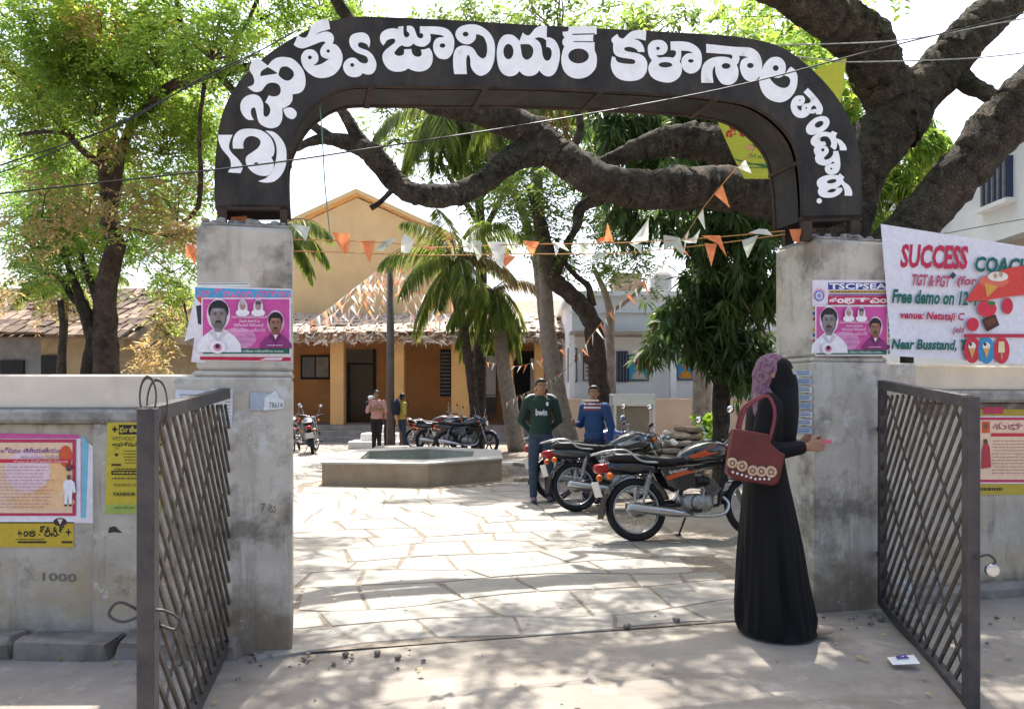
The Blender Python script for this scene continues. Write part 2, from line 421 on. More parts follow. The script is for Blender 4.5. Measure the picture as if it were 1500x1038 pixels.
# ------------------------------------------------------------------ compound walls
def wall_piece(name, x0, x1, y, label, base=None, posters=None):
    pass
tw = thing('compound_wall', 'low stained compound wall with cream topping and yellow poster, beside the hoop-topped gate', 'wall', (-4.6, 4.75, 0))
x1 = -1.775+4.6
def lb(nm, xa, xb, ya, yb, za, zb, m, bev=.01, k=None):
    b = MB(); b.box(((xa+xb)/2, (ya+yb)/2, (za+zb)/2), (xb-xa, yb-ya, zb-za), m, bev=bev)
    o = b.build(nm, tw); return o
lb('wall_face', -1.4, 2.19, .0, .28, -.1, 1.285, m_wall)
lb('pier', 2.19, x1, -.05, .28, -.1, 1.285, m_wall)
lb('ledge', -1.4, x1, -.07, .3, 1.285, 1.365, m_ledge, .02)
lb('parapet', -1.4, x1+.02, .0, .26, 1.365, 1.566, m_cream, .012)
xx = -1.4
while xx < 2.45:
    w = random.uniform(.45, .9); b = MB(); b.box((w/2, 0, 0), (w-.015, .24, .15), m_stone, bev=.025)
    me = b.mesh('k'); 
    for v in me.vertices: v.co += Vector((random.uniform(-.02, .02), random.uniform(-.025, .02), random.uniform(-.02, .02)))
    o = bpy.data.objects.new('footing_stone', me); COL.objects.link(o); o.parent = tw; o.location = (xx, -.12, .02); o.rotation_euler = (random.uniform(-.05, .05), random.uniform(-.03, .03), random.uniform(-.03, .03))
    xx += w
tr = thing('compound_wall', 'low weathered compound wall under the painted coaching banner, behind the padlocked gate leaf', 'wall', G(4.17, .12), GA)
def rb(nm, sa, sb, va, vb, za, zb, m, bev=.01):
    b = MB(); b.box(((sa+sb)/2, (va+vb)/2, (za+zb)/2), (sb-sa, vb-va, zb-za), m, bev=bev); return b.build(nm, tr)
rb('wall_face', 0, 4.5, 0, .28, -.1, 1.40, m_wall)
rb('ledge', 0, 4.5, -.07, .3, 1.40, 1.485, m_ledge, .02)
rb('parapet', 0, 4.5, .0, .26, 1.485, 1.67, m_cream, .012)
rb('footing', 0, 4.5, -.13, 0, -.1, .10, m_stone, .04)

# ------------------------------------------------------------------ the arch
arch = thing('entrance_arch', 'black painted steel arch board with white Telugu lettering spanning the two gate pillars', 'arch', (0, 0, 0))
outer = [(315, 303), (314, 260), (317, 215), (322, 180), (333, 148), (350, 120), (372, 97), (400, 74), (436, 52), (478, 33), (520, 25), (570, 25.5), (650, 29), (760, 35.6), (880, 42), (968, 46.5), (1030, 50), (1072, 53), (1124, 62), (1155, 75), (1184, 97), (1212, 125), (1232, 152), (1247, 182), (1258, 216), (1262, 260), (1262, 318)]
inner = [(422, 303), (420, 268), (420, 233), (423, 215), (430, 196), (443, 172), (455, 157), (470, 145), (485, 135), (505, 128), (530, 125), (600, 126), (690, 127), (780, 128), (870, 132), (960, 137), (1025, 141), (1065, 146), (1095, 152), (1118, 163), (1138, 178), (1153, 194), (1164, 212), (1170, 232), (1174, 262), (1176, 290), (1177, 322)]
pf = gplane(.07); DEP = .36
def resamp(P, n):
    P = [np.array(p, float) for p in cr(P, 4)]; L = [0]
    for a, b in zip(P, P[1:]): L.append(L[-1]+np.linalg.norm(b-a))
    return [tuple(np.array([np.interp(L[-1]*i/n, L, [p[j] for p in P]) for j in (0, 1)])) for i in range(n+1)]
NO = 96
# pair points by matching arc position in three spans for a clean strip
oo = resamp(outer, NO); ii = resamp(inner, NO)
b = MB(); vs = [pf.at(*p) for p in oo]+[pf.at(*p) for p in ii]
b.add(vs, [(k, k+1, NO+1+k+1, NO+1+k) for k in range(NO)], m_black)
o = b.build('front_board', arch)
back = GV*DEP
b = MB(); vs = [pf.at(*p)+back for p in oo]+[pf.at(*p)+back for p in ii]
b.add(vs, [(k, k+1, NO+1+k+1, NO+1+k) for k in range(NO)], m_black); b.build('back_board', arch)
def rim(name, P, dv0, dv1, m, lift):
    b = MB(); n = len(P); A = [pf.at(*p)+GV*dv0 for p in P]; B = [pf.at(*p)+GV*dv1 for p in P]
    b.add(A+B, [(k, k+1, n+k+1, n+k) for k in range(n-1)], m); return b.build(name, arch)
rim('rim', oo, .002, DEP-.002, m_black, 0); rim('soffit', ii, .06, DEP-.03, m_black, 0)
# angle-iron edges along the opening and flat cross straps
b = MB()
b.tube([pf.at(*p)+GV*.012+Vector((0, 0, .0)) for p in ii], .012, m_rust, 5)
b.tube([pf.at(*p)+GV*(DEP-.012) for p in ii], .014, m_rust, 5); b.build('edge_angle', arch)
for k in range(8, NO-4, 16):
    b = MB(); p = pf.at(*ii[k]); q = p+back
    b.box((p+q)/2-Vector((0, 0, .006)) if 20 < k < 76 else (p+q)/2, (.035, DEP, .02), m_rust, rot=Matrix.Rotation(GA, 3, 'Z')); b.build('cross_strap', arch)
for (px0, px1, yt, yb) in ((318, 332, 302, 338), (410, 421, 302, 338), (1177, 1190, 318, 352), (1246, 1260, 318, 352), (1150, 1162, 200, 352)):
    b = MB(); v0 = 0.0 if px0 != 1150 else DEP
    A = pf.at(px0, yt)+GV*v0; B = pf.at(px1, yt)+GV*v0; C_ = pf.at(px1, yb)+GV*v0; D = pf.at(px0, yb)+GV*v0
    if px0 == 1150: A = Plane3(G0+GV*(.07+DEP), GU).at(px0, yt); B = Plane3(G0+GV*(.07+DEP), GU).at(px1, yt); D = Vector((A.x, A.y, 2.5)); C_ = Vector((B.x, B.y, 2.5))
    b.prism([A, B, C_, D], GV*.045, m_rust); b.build('post', arch)
b = MB(); b.prism([pf.at(316, 300), pf.at(421, 300), pf.at(421, 307), pf.at(316, 307)], GV*.05, m_rust); b.build('bottom_angle', arch)
b = MB(); b.prism([pf.at(1177, 316), pf.at(1262, 314), pf.at(1262, 322), pf.at(1177, 324)], GV*.05, m_rust); b.build('bottom_angle', arch)

# lettering traced as outlines (tile origin, scale); '*' marks a sharp corner
def parse(st):
    out = []
    for tok in st.split():
        sh = tok.endswith('*'); x, y = tok.rstrip('*').split(','); out.append((float(x), float(y), sh))
    return out
def smooth_outline(pts, n=4):
    N = len(pts); sharp = [i for i, p in enumerate(pts) if p[2]]; out = []
    for i in range(N):
        a, b_, c, d = pts[(i-1) % N], pts[i], pts[(i+1) % N], pts[(i+2) % N]
        if b_[2]: a = (2*b_[0]-c[0], 2*b_[1]-c[1], 0) if not c[2] else b_
        if c[2]: d = (2*c[0]-b_[0], 2*c[1]-b_[1], 0) if not b_[2] else c
        for k in range(n):
            t = k/n
            if b_[2] and c[2]: out.append((b_[0]+(c[0]-b_[0])*t, b_[1]+(c[1]-b_[1])*t)); continue
            out.append(tuple(.5*((2*b_[j])+(-a[j]+c[j])*t+(2*a[j]-5*b_[j]+4*c[j]-d[j])*t*t+(-a[j]+3*b_[j]-3*c[j]+d[j])*t**3) for j in (0, 1)))
    return out
def ellp(cx, cy, rx, ry=None, n=16):
    ry = rx if ry is None else ry
    return [(cx+rx*math.cos(2*math.pi*k/n), cy+ry*math.sin(2*math.pi*k/n)) for k in range(n)]
def fill2d(loops):
    """triangulate loops (even-odd) with a 2D curve; returns verts (x,y) and faces"""
    cd = bpy.data.curves.new('t', 'CURVE'); cd.dimensions = '2D'; cd.fill_mode = 'BOTH'
    for lp in loops:
        sp = cd.splines.new('POLY'); sp.points.add(len(lp)-1)
        for q, (x, y) in zip(sp.points, lp): q.co = (x, -y, 0, 1)
        sp.use_cyclic_u = True
    ob = bpy.data.objects.new('t', cd); COL.objects.link(ob)
    dg = bpy.context.evaluated_depsgraph_get(); me = bpy.data.meshes.new_from_object(ob.evaluated_get(dg))
    vs = [(v.co.x, -v.co.y) for v in me.vertices]; fs = [tuple(p.vertices) for p in me.polygons]
    bpy.data.objects.remove(ob); bpy.data.curves.remove(cd); bpy.data.meshes.remove(me)
    return vs, fs
T1, T2, T3, T4, T5, T6, T7, T8 = (310, 60, 4.72), (420, 20, 9.436), (550, 25, 7.895), (720, 25, 9.375), (885, 35, 10), (1020, 50, 9.375), (1150, 120, 10.93), (1170, 190, 8.644)
GL = [
 (T1, ["45,650* 145,650* 128,690 120,735 140,775 185,820 215,870 200,915* 112,908* 132,870 130,830 115,800 70,745 48,690"], []),
 (T1, ["148,745* 145,700 160,650 200,615 260,607 330,615 385,645 420,690 435,745 428,790 412,805* 425,830 430,870 415,905 385,932 330,930 280,905 245,865 235,825 245,795 280,770 320,740 338,705 325,675 280,658 240,670 220,705 220,745*"], [(308, 852, 15, 13)]),
 (T1, ["370,620* 430,630 480,675 510,730 518,800 510,870 480,930 430,972 370,980 320,970* 380,945 425,890 445,820 450,750 435,690 405,650"], []),
 (T1, ["320,118* 388,172* 415,140 450,118 500,112 560,125 610,170 640,220 650,280 640,330 610,360 560,370* 558,410 540,440 510,460 488,470* 490,500 485,550 460,590 410,605 360,590 325,560 310,500 300,465 285,462 272,480 275,515 292,547* 250,545 215,510 198,465 205,420 235,385 285,370 330,385 355,430 358,480 360,515 380,525 400,505 405,470 390,440 370,425* 395,378* 430,385 465,375 478,340 465,305 430,290 390,295 365,320 345,345 310,355 280,345 248,320* 285,305 295,280 285,240 262,205 268,165 290,135",
       "335,245* 345,210 388,182* 420,200 458,226* 400,235", "466,215 480,185 520,178 560,205 568,240 545,270 515,275 485,260 464,237"], []),
 (T1, ["495,475* 520,463 555,463 585,490 585,520 560,542 525,530 505,505"], []),
 (T2, ["150,290* 185,320 230,335 265,330 295,290 335,185* 400,120 440,95* 565,65* 585,130 600,215* 540,235 450,260 395,295* 460,270 540,250 600,262 640,300 652,345 645,390 630,415* 690,440 740,500 772,590 760,690 710,790 620,865 500,893 400,880 300,820 230,740 200,650 205,580 250,515 320,495 380,510 425,560 438,620 425,670 370,720* 440,710 510,680 580,630* 530,620 480,590 462,530 475,480 505,435 535,410* 520,390 480,392 430,410 340,445 250,478 200,483 140,465 95,432* 125,370"], [(320, 608, 27), (573, 520, 24)]),
 (T2, ["1135,475* 1110,430 1060,405 1010,400 985,430 1000,465 1040,485 1110,510 1170,555 1215,620 1240,700 1225,780 1180,835 1110,845 1050,825* 1010,865 930,882 850,860 795,800 780,730 800,670 850,625 910,610 960,625 1010,670 1060,690 1105,685 1125,655 1110,605 1070,580 1010,560 950,530 890,470 865,400 875,330 920,285 1000,265 1070,268 1125,305 1150,365 1150,430"], [(905, 712, 27)]),
 (T3, ["90,333* 60,290 52,230 75,180 130,145 200,132 260,140* 262,115* 325,108* 322,160 330,215 355,238 385,225 392,195 375,175 362,165* 362,105* 410,105 445,130 465,180 485,230 520,250 550,235 550,205 535,190 515,190* 513,110* 700,112 800,128 860,165 900,230 912,300 900,390 870,450 830,485 780,490 730,475 690,430 668,370 672,300 700,255 740,238 793,235* 770,215 700,203 630,197* 640,240 630,290 590,330 550,345 500,340 460,325 440,308* 410,335 370,345 330,340 308,327* 270,350 235,390 220,415 235,440 275,452 315,440 330,420 332,375* 415,372* 425,420 450,450 490,462 525,450 535,425 525,380* 570,375 620,358* 650,400 663,460 655,530 620,590 560,625 490,632 430,620 378,595* 340,620 270,635 200,628 140,595 100,540 80,480 85,430 115,385 170,340 220,300 228,270 210,252 170,257 130,275 115,300"], [(775, 332, 33, 26)]),
 (T3, ["1060,318 1000,305 950,265 925,215 935,160 980,115 1060,90 1150,88 1230,115 1300,165 1350,230 1380,320 1380,440 1365,530 1330,610 1280,660 1220,682 1170,665 1125,620 1100,560 1095,480 1075,440 1055,465 1050,540 1058,662* 912,662* 900,580 898,480 910,410 940,360 990,335 1050,333 1110,350 1150,390 1180,440 1220,475 1255,478 1280,450 1292,390 1285,310 1255,240 1210,210 1165,200* 1155,260 1110,305"], [(1042, 200, 33, 28)]),
 (T4, ["230,242 290,250 345,290 383,330* 430,215* 465,245 510,255 545,225 590,170 640,135 700,120 762,125* 758,280* 820,290 880,335 925,420 940,520 925,630 890,740 840,800 780,818 720,800 680,765 655,735* 620,780 560,808 490,812 430,790 382,745* 340,790 290,812 230,815 160,785 105,710 80,610 72,490 90,370 130,290 180,250",
       "590,297* 640,282 700,290 750,322* 752,415* 790,420 822,460 825,520 805,580 765,603 725,580 700,520 690,440 670,370 640,330", "395,378* 450,375 520,380 565,425 573,485 550,550 495,588 450,575 420,530 405,450"], [(232, 477, 70, 106)]),
 (T4, ["975,205* 1050,195 1060,130* 1440,125* 1445,240* 1400,245 1395,345* 1415,350* 1418,460 1440,520 1447,600 1430,700 1370,780 1290,830 1200,848 1110,835 1030,785 980,710 958,610 965,520 985,440 1000,410* 975,370 975,320 1000,285 980,250",
       "1110,232* 1420,225* 1415,243* 1110,250*", "1125,333* 1392,335* 1392,350* 1125,345*"], [(1195, 537, 143, 103)]),
 (T5, ["195,150* 215,195 260,217 290,210 340,160 400,115 470,97 540,93* 618,105* 608,250* 560,235 490,222 430,222* 500,245 550,290 580,350 592,415* 495,415* 480,385 430,355 370,340 310,348 293,375 320,400 370,412 450,425 520,445 580,480 620,540 632,610 620,700 570,780 490,825 390,840 280,830 190,790 130,720 100,630 100,560 115,480* 160,490* 175,530 210,565 300,585 390,590 440,585 455,555 430,525 350,510 250,495 180,470 140,420 130,350 132,295 110,260 110,220 140,190"], []),
 (T5, ["780,238 850,245 910,290 930,350 915,410 870,450 820,460 765,460* 800,495 870,490 950,490 1010,500* 1045,460 1052,420 1030,392 975,390* 970,262* 1100,258 1230,272 1320,310 1390,370 1425,450 1430,550 1410,640 1360,700 1290,730 1220,720 1160,670 1130,590 1140,510 1180,460 1230,435 1300,430* 1250,405 1190,398 1125,395* 1130,450 1120,520 1105,550* 1130,600 1140,670 1120,750 1060,820 970,860 860,855 750,820 680,760 648,680 655,610 680,565 700,540* 660,480 640,400 645,320 690,265 730,245"], [(788, 362, 27, 24), (898, 602, 100, 40), (1270, 545, 42, 26)]),
 (T6, ["135,137* 500,175 600,180 740,190 820,230 870,290 900,380 900,480 870,580 800,640 740,650 680,630 630,570 600,480 605,400 640,345 710,320* 650,305 590,300* 592,350 575,400 555,425* 575,480 578,560 550,640 490,690 420,700 350,680 300,620 265,540 258,440* 230,480 222,550 235,672* 68,670* 65,580 75,480 110,400 170,350 250,320 350,312 430,320 485,345* 495,310 475,285 420,278 137,258*"], [(408, 440, 60, 40), (742, 434, 45, 36)]),
 (T6, ["1100,315 1160,330 1210,385 1230,450 1220,520 1190,575 1130,603 1060,598 1000,585* 1030,640 1090,700 1160,735 1220,740 1270,710 1290,650 1275,600 1230,575 1205,570* 1240,520 1270,475 1300,450* 1350,490 1385,560 1390,650 1375,740 1330,830 1260,900 1170,937 1080,930 990,890 920,820 875,720 862,630 885,540 920,440 970,370 1030,325"], [(1090, 468, 40)]),
 (T7, ["365,98* 480,220 550,310 595,390 605,450 585,510 540,560 480,592 430,590 400,560 395,520 415,465 450,440 510,437* 490,400 460,375* 430,400 415,430* 415,470 385,520 330,565 260,580 190,565 130,515 95,440 92,360 115,290 170,235 235,218 290,228 318,270 312,325 280,370 240,385 188,380* 205,430 250,468* 265,440 270,390 310,355 375,345* 400,330 408,300 385,260 295,170*"], [(238, 297, 12), (340, 418, 14), (482, 508, 14)]),
 (T7, ["600,548 670,565 710,620 700,700 640,770 550,820 440,850 370,835 335,780 345,710 400,640 480,580 550,555", "475,695 500,655 560,628 605,635 612,670 580,710 530,735 490,725"], []),
 (T8, ["425,15* 490,45* 470,80 475,110* 530,130 580,180 605,230 605,262* 520,262* 515,210 487,160* 480,230 455,260* 400,215* 412,180 400,130 370,95 330,85 285,95 270,125 285,152 330,150* 350,190* 320,200* 355,215 380,255 370,300 320,355* 330,380 370,375 410,350 435,310 437,272* 500,270* 515,330 525,400 525,470 505,530 460,562 400,570 350,545 330,500 345,455 390,435 450,430* 445,410 430,405* 400,430 340,455 270,445 220,410 205,360 215,330* 195,290 190,255 205,220* 165,190 150,150 170,100 220,60 300,30 370,30 400,40"], [(305, 257, 20), (412, 495, 13)]),
 (T8, ["520,550* 580,605* 560,630 580,665* 640,710 675,780 675,838* 580,835* 580,780 560,720 535,690* 515,715 470,742* 520,735 548,738 550,775 510,820 440,855 350,862 280,845 245,805 245,760 258,740* 232,700 232,650 270,610 340,580 420,572 500,575",
       "355,665 380,640 440,625 475,635 470,660 430,678 380,680", "362,785 390,760 430,748 475,755 450,785 400,797"], []),
 (T8, [], [(260, 902, 34)]),
]
plet = gplane(.07)
for (o_, loops, ells) in GL:
    L = [[(x/o_[2]+o_[0], y/o_[2]+o_[1]) for x, y in smooth_outline(parse(st))] for st in loops]
    L += [[(x/o_[2]+o_[0], y/o_[2]+o_[1]) for x, y in ellp(*e)] for e in ells]
    vs, fs = fill2d(L)
    b = MB(); b.add([plet.at(x, y, .004) for x, y in vs], fs, m_white_sign); b.build('letter', arch)

# ------------------------------------------------------------------ gate leaves
def gate_leaf(label, hinge, near, zh, zn, bh, bn, mirror):
    H = Vector(hinge); N_ = Vector(near); U = (N_-H); L = U.length; U = U/L
    t = thing('gate_leaf', label, 'gate', (H.x, H.y, 0), math.atan2(U.y, U.x))
    def P(a, b_): # a along leaf 0..L, b_ 0..1 height
        zt = zh+(zn-zh)*a/L; zb = bh+(bn-bh)*a/L
        return Vector((a, 0, zb+(zt-zb)*b_))
    w = .055
    b = MB(); b.box((L-.03, 0, (zn+bn)/2), (.075, .06, zn-bn), m_gate, bev=.004); b.build('latch_post', t)
    b = MB(); b.box((.02, 0, (zh+bh)/2), (.05, .05, zh-bh), m_gate, bev=.004); b.build('hinge_post', t)
    def rail(nm, f, th):
        A = P(.045, f); B = P(L-.068, f); b = MB(); s = 1 if f < .5 else -1
        b.prism([A, B, B+Vector((0, 0, s*th)), A+Vector((0, 0, s*th))], (0, .05, 0), m_gate)
        me = b.build(nm, t)
        for v in me.data.vertices: v.co.y -= .025
    rail('top_rail', 1, .055); rail('bottom_rail', 0, .06)
    zb0, zt0 = (bh+bn)/2+.05, (zh+zn)/2-.05; x0, x1 = .045, L-.068
    def strip(c, dirn, y, nm, wd, m):
        # 45 degree line x + dirn*z = c clipped to the leaf
        pts = []
        for z in (zb0, zt0):
            x = c-dirn*z
            pts.append((x, z))
        (xa, za), (xb, zb_) = pts
        lo, hi = max(min(xa, xb), x0), min(max(xa, xb), x1)
        if hi-lo < .04: return
        za = (c-lo)/dirn; zb_ = (c-hi)/dirn
        A = Vector((lo, y, za)); B = Vector((hi, y, zb_)); d = (B-A).normalized(); n = Vector((-d.z, 0, d.x))*wd/2
        b = MB(); b.prism([A-n, B-n, B+n, A+n], (0, .012 if nm == 'slat' else .008, 0), m); b.build(nm, t)
    c = x0-zt0
    while c < x1-zb0+.1: strip(c, -1, mirror*.012, 'slat', .022, m_gatebar); c += .122
    c = x0+zb0+.25
    while c < x1+zt0: strip(c, 1, -mirror*.02, 'brace', .015, m_gatebar); c += .60
    for zz in (.22, .78):
        b = MB(); b.cyl((-.02, 0, bh+(zh-bh)*zz-.05), (-.02, 0, bh+(zh-bh)*zz+.05), .02, m_rust, 10)
        b.box((-.05, 0, bh+(zh-bh)*zz), (.08, .03, .03), m_rust); b.build('hinge', t)
    return t, L, U
# dense strips run from the top of the latch side down to the hinge
gl, LL, UL = gate_leaf('open iron gate leaf with two upright hoops above its latch post', (-1.60, 4.60, 0), (-1.31, 2.93, 0), 1.485, 1.39, .04, -.055, 1)
gr, LR, UR = gate_leaf('open iron gate leaf with a steel padlock on its latch post', (2.49, 5.52, 0), (2.19, 3.89, 0), 1.55, 1.436, .04, -.08, -1)
# hoops and latch of the left leaf
b = MB(); b.torus((LL-.03, 0, 1.42), .062, .0065, m_gate, ax=(1, 0, 0), n=28, sq=1)
for v in range(len(b.v)): x, y, z = b.v[v]; b.v[v] = (x, y*.45, 1.43+(z-1.42)*1.15)
b.build('hoop', gl)
b = MB(); b.torus((LL-.16, 0, 1.40), .095, .007, m_gate, ax=(1, 0, 0), n=28)
for v in range(len(b.v)): x, y, z = b.v[v]; b.v[v] = (x, y*.38, z)
b.build('hoop', gl)
b = MB(); b.tube([Vector(p) for p in cr([(LL-.03, -.03, .66), (LL+.0, -.09, .70), (LL+.01, -.12, .66), (LL-.0, -.07, .63), (LL-.03, .03, .66), (LL-.05, .1, .62), (LL-.05, .09, .58), (LL-.04, .04, .60)], 5)], .006, m_gate, 6); b.build('latch_rod', gl)
# padlock and chain link
m_chrome = mat('chrome', (.75, .76, .78), .22, metal=1.0)
m_steel = mat('brushed_steel', (.5, .5, .5), .35, metal=1.0, var=.1, scale=40)
pk = thing('padlock', 'round steel padlock hanging from the open shackle on the padlocked gate leaf', 'padlock', Vector((2.19, 3.89, 0))+UR*.02+Vector((.035, -.03, .62)))
pk['label'] = 'round steel padlock hanging beside the latch post of the gate leaf'
b = MB(); b.loft([(-.012, 0, 0, .022, .022), (-.014, 0, 0, .030, .030), (.014, 0, 0, .030, .030), (.012, 0, 0, .022, .022)], m_steel, 20)
for i, v in enumerate(b.v): b.v[i] = (v[1]+.03, v[0], v[2])
b.build('body', pk)
b = MB(); b.torus((.03, 0, .022), .021, .0055, m_chrome, ax=(0, 1, 0), n=16, arc=(0, 180)); b.build('shackle', pk)
b = MB(); b.tube(cr([(-.035, .03, .05), (0, -.01, .075), (.03, -.01, .06), (.045, 0, .04), (.03, 0, .03)], 4), .006, m_gate, 6); b.build('hasp', pk)
# ------------------------------------------------------------------ foliage generators (numpy)
def npmesh(name, V, Fq, m, parent=None, loc=None, nv=4):
    me = bpy.data.meshes.new(name); V = np.asarray(V, np.float32).reshape(-1, 3); Fq = np.asarray(Fq, np.int32).reshape(-1, nv)
    me.vertices.add(len(V)); me.vertices.foreach_set('co', V.ravel())
    me.loops.add(Fq.size); me.loops.foreach_set('vertex_index', Fq.ravel())
    me.polygons.add(len(Fq)); me.polygons.foreach_set('loop_start', np.arange(len(Fq))*nv); me.polygons.foreach_set('loop_total', np.full(len(Fq), nv))
    me.update(calc_edges=True); me.materials.append(m)
    o = bpy.data.objects.new(name, me); COL.objects.link(o)
    if parent is not None: o.parent = parent
    if loc is not None: o.location = loc
    return o
def unit(a): return a/np.maximum(np.linalg.norm(a, axis=-1, keepdims=True), 1e-9)
def leaves(base, dirn, length, width, droop=.0, seed_side=None):
    """one folded diamond leaf per row: base point, direction, length, width -> (n,4,3)"""
    n = len(base); up = np.array([0, 0, 1.0]); s = unit(np.cross(dirn, up+rng.normal(0, .5, (n, 3)))); nn = np.cross(s, dirn)
    L = np.asarray(length).reshape(-1, 1); Wd = np.asarray(width).reshape(-1, 1)
    tip = base+dirn*L; tip[:, 2] -= (L*droop)[:, 0]
    mid = base+dirn*L*.45+nn*Wd*.25; mid[:, 2] -= (L*droop*.25)[:, 0]
    return np.stack([base, mid+s*Wd*.5, tip, mid-s*Wd*.5], 1)
def pinnate(C, D, L=.28, k=6, ll=.065, lw=.02, droop=.25):
    """pinnate sprays: k pairs of leaflets along a rachis starting at C in direction D"""
    n = len(C); up = np.array([0, 0, 1.0]); S_ = unit(np.cross(D, up+rng.normal(0, .35, (n, 3)))); out = []
    sc = rng.uniform(.7, 1.2, (n, 1))
    for j in range(k):
        t = (j+.7)/k
        p = C+D*L*t*sc; p[:, 2] -= (droop*L*t*t*sc)[:, 0]
        for sg in (-1, 1):
            d = unit(S_*sg*.9+D*.55+rng.normal(0, .12, (n, 3))); d[:, 2] -= .25; d = unit(d)
            out.append(leaves(p, d, ll*sc*rng.uniform(.8, 1.15, (n, 1))*(1-.35*abs(t-.45)), lw*sc))
    return np.concatenate(out, 0)
def bunch(C, D, k=7, ll=.16, lw=.035, hang=.8):
    n = len(C); out = []
    for j in range(k):
        d = unit(D*(1-hang)+rng.normal(0, .55, (n, 3))+np.array([0, 0, -1.0])*hang)
        out.append(leaves(C+rng.normal(0, .02, (n, 3)), d, ll*rng.uniform(.6, 1.2, (n, 1)), lw*rng.uniform(.8, 1.2, (n, 1)), droop=.1))
    return np.concatenate(out, 0)
def cloud(c, rad, n, clump=14, spread=.22):
    """n points gathered in small clumps inside an ellipsoid; also the clump centres"""
    c = np.array(c); rad = np.array(rad); m = max(2, n//clump)
    q = unit(rng.normal(0, 1, (m, 3)))*rng.uniform(.15, 1, (m, 1))**.45
    cc = c+q*rad; idx = rng.integers(0, m, n)
    P = cc[idx]+rng.normal(0, 1, (n, 3))*spread*min(1.0, rad.mean())
    return P, cc
from mathutils import noise
def bark_relief(b, pts, rs, amp):
    n_ = (len(b.v))//len(pts)
    for i in range(len(pts)):
        for k in range(n_):
            v = Vector(b.v[i*n_+k]); d = v-pts[i]; q = v*3.2
            f = 1+amp*1.6*noise.noise(q)+amp*1.2*noise.noise(v*9)+(amp*.8*abs(noise.noise(Vector((v.x, v.y, v.z))*19)) if n_ > 12 else 0)+(amp*2.2*max(0, noise.noise(v*2.1+Vector((7, 3, 1)))-.35) if n_ > 12 else 0)
            b.v[i*n_+k] = tuple(pts[i]+d*f)
ALLTREES = 'trees around the gate and yard'
def tree(name, label, base, limbs, bark, crowns, leaf, kind='pinnate', n=8, kw=None, wob=.07, twig=.006, leaf2=None, twigs=True, group=ALLTREES, part2='crown', cat='tree', kink=.0):
    base = Vector(base); t = thing(name, label, cat, base, 0, group)
    first = True
    for lb_ in limbs:
        P = cr(lb_, 14 if n > 10 else 5); pts = []; rs = []
        for i, q in enumerate(P):
            p = W(q[0], q[1], q[2]); r = q[3]/F*q[2]/2
            if i not in (0, len(P)-1) and kink and i % 3 == 0: p = p+Vector((random.uniform(-1, 1), random.uniform(-1, 1), random.uniform(-1, 1)))*r*kink
            pts.append(p); rs.append(r)
        if first: pts[0].z = min(pts[0].z, -.05)
        b = MB(); b.tube(pts, rs, bark, n if rs[0] > .05 else 6, wob=wob*.3); bark_relief(b, pts, rs, wob); b.build('trunk' if first else 'branch', t, loc=-base, fixn=False); first = False
    B1 = []; B2 = []; TW = MB()
    for cw in crowns:
        px, py, d, rx, ry, rd, num = cw[:7]
        c = W(px, py, d); s = d/F
        P, cc = cloud(c, (rx*s, rd, ry*s), num)
        D = unit(rng.normal(0, 1, P.shape)*np.array([1, 1, .5])+np.array([0, 0, -.15]))
        if kind == 'pinnate': L_ = pinnate(P, D, **(kw or {}))
        else: L_ = bunch(P, D, **(kw or {}))
        if len(cw) > 7: B2.append(L_)
        else: B1.append(L_)
        if twigs:
            hub = c-Vector((0, 0, ry*s*.6))
            for q in cc[:28]:
                q = Vector(q); mid = (hub+q)/2+Vector((random.uniform(-.1, .1), random.uniform(-.1, .1), .08))
                TW.tube([hub, mid, q], [twig*1.6, twig, twig*.4], bark, 4, caps=False)
    for nm, B_, mm in ((part2, B1, leaf), ('dry_sprays', B2, leaf2 or leaf)):
        if B_:
            V = np.concatenate(B_, 0).reshape(-1, 3)-np.array(base)
            npmesh(nm, V, np.arange(len(V)), mm, t)
    if twigs and TW.v: TW.build('twigs', t, loc=-base, fixn=False, kind='stuff')
    return t
NK = dict(L=.26, k=6, ll=.08, lw=.027, droop=.35)

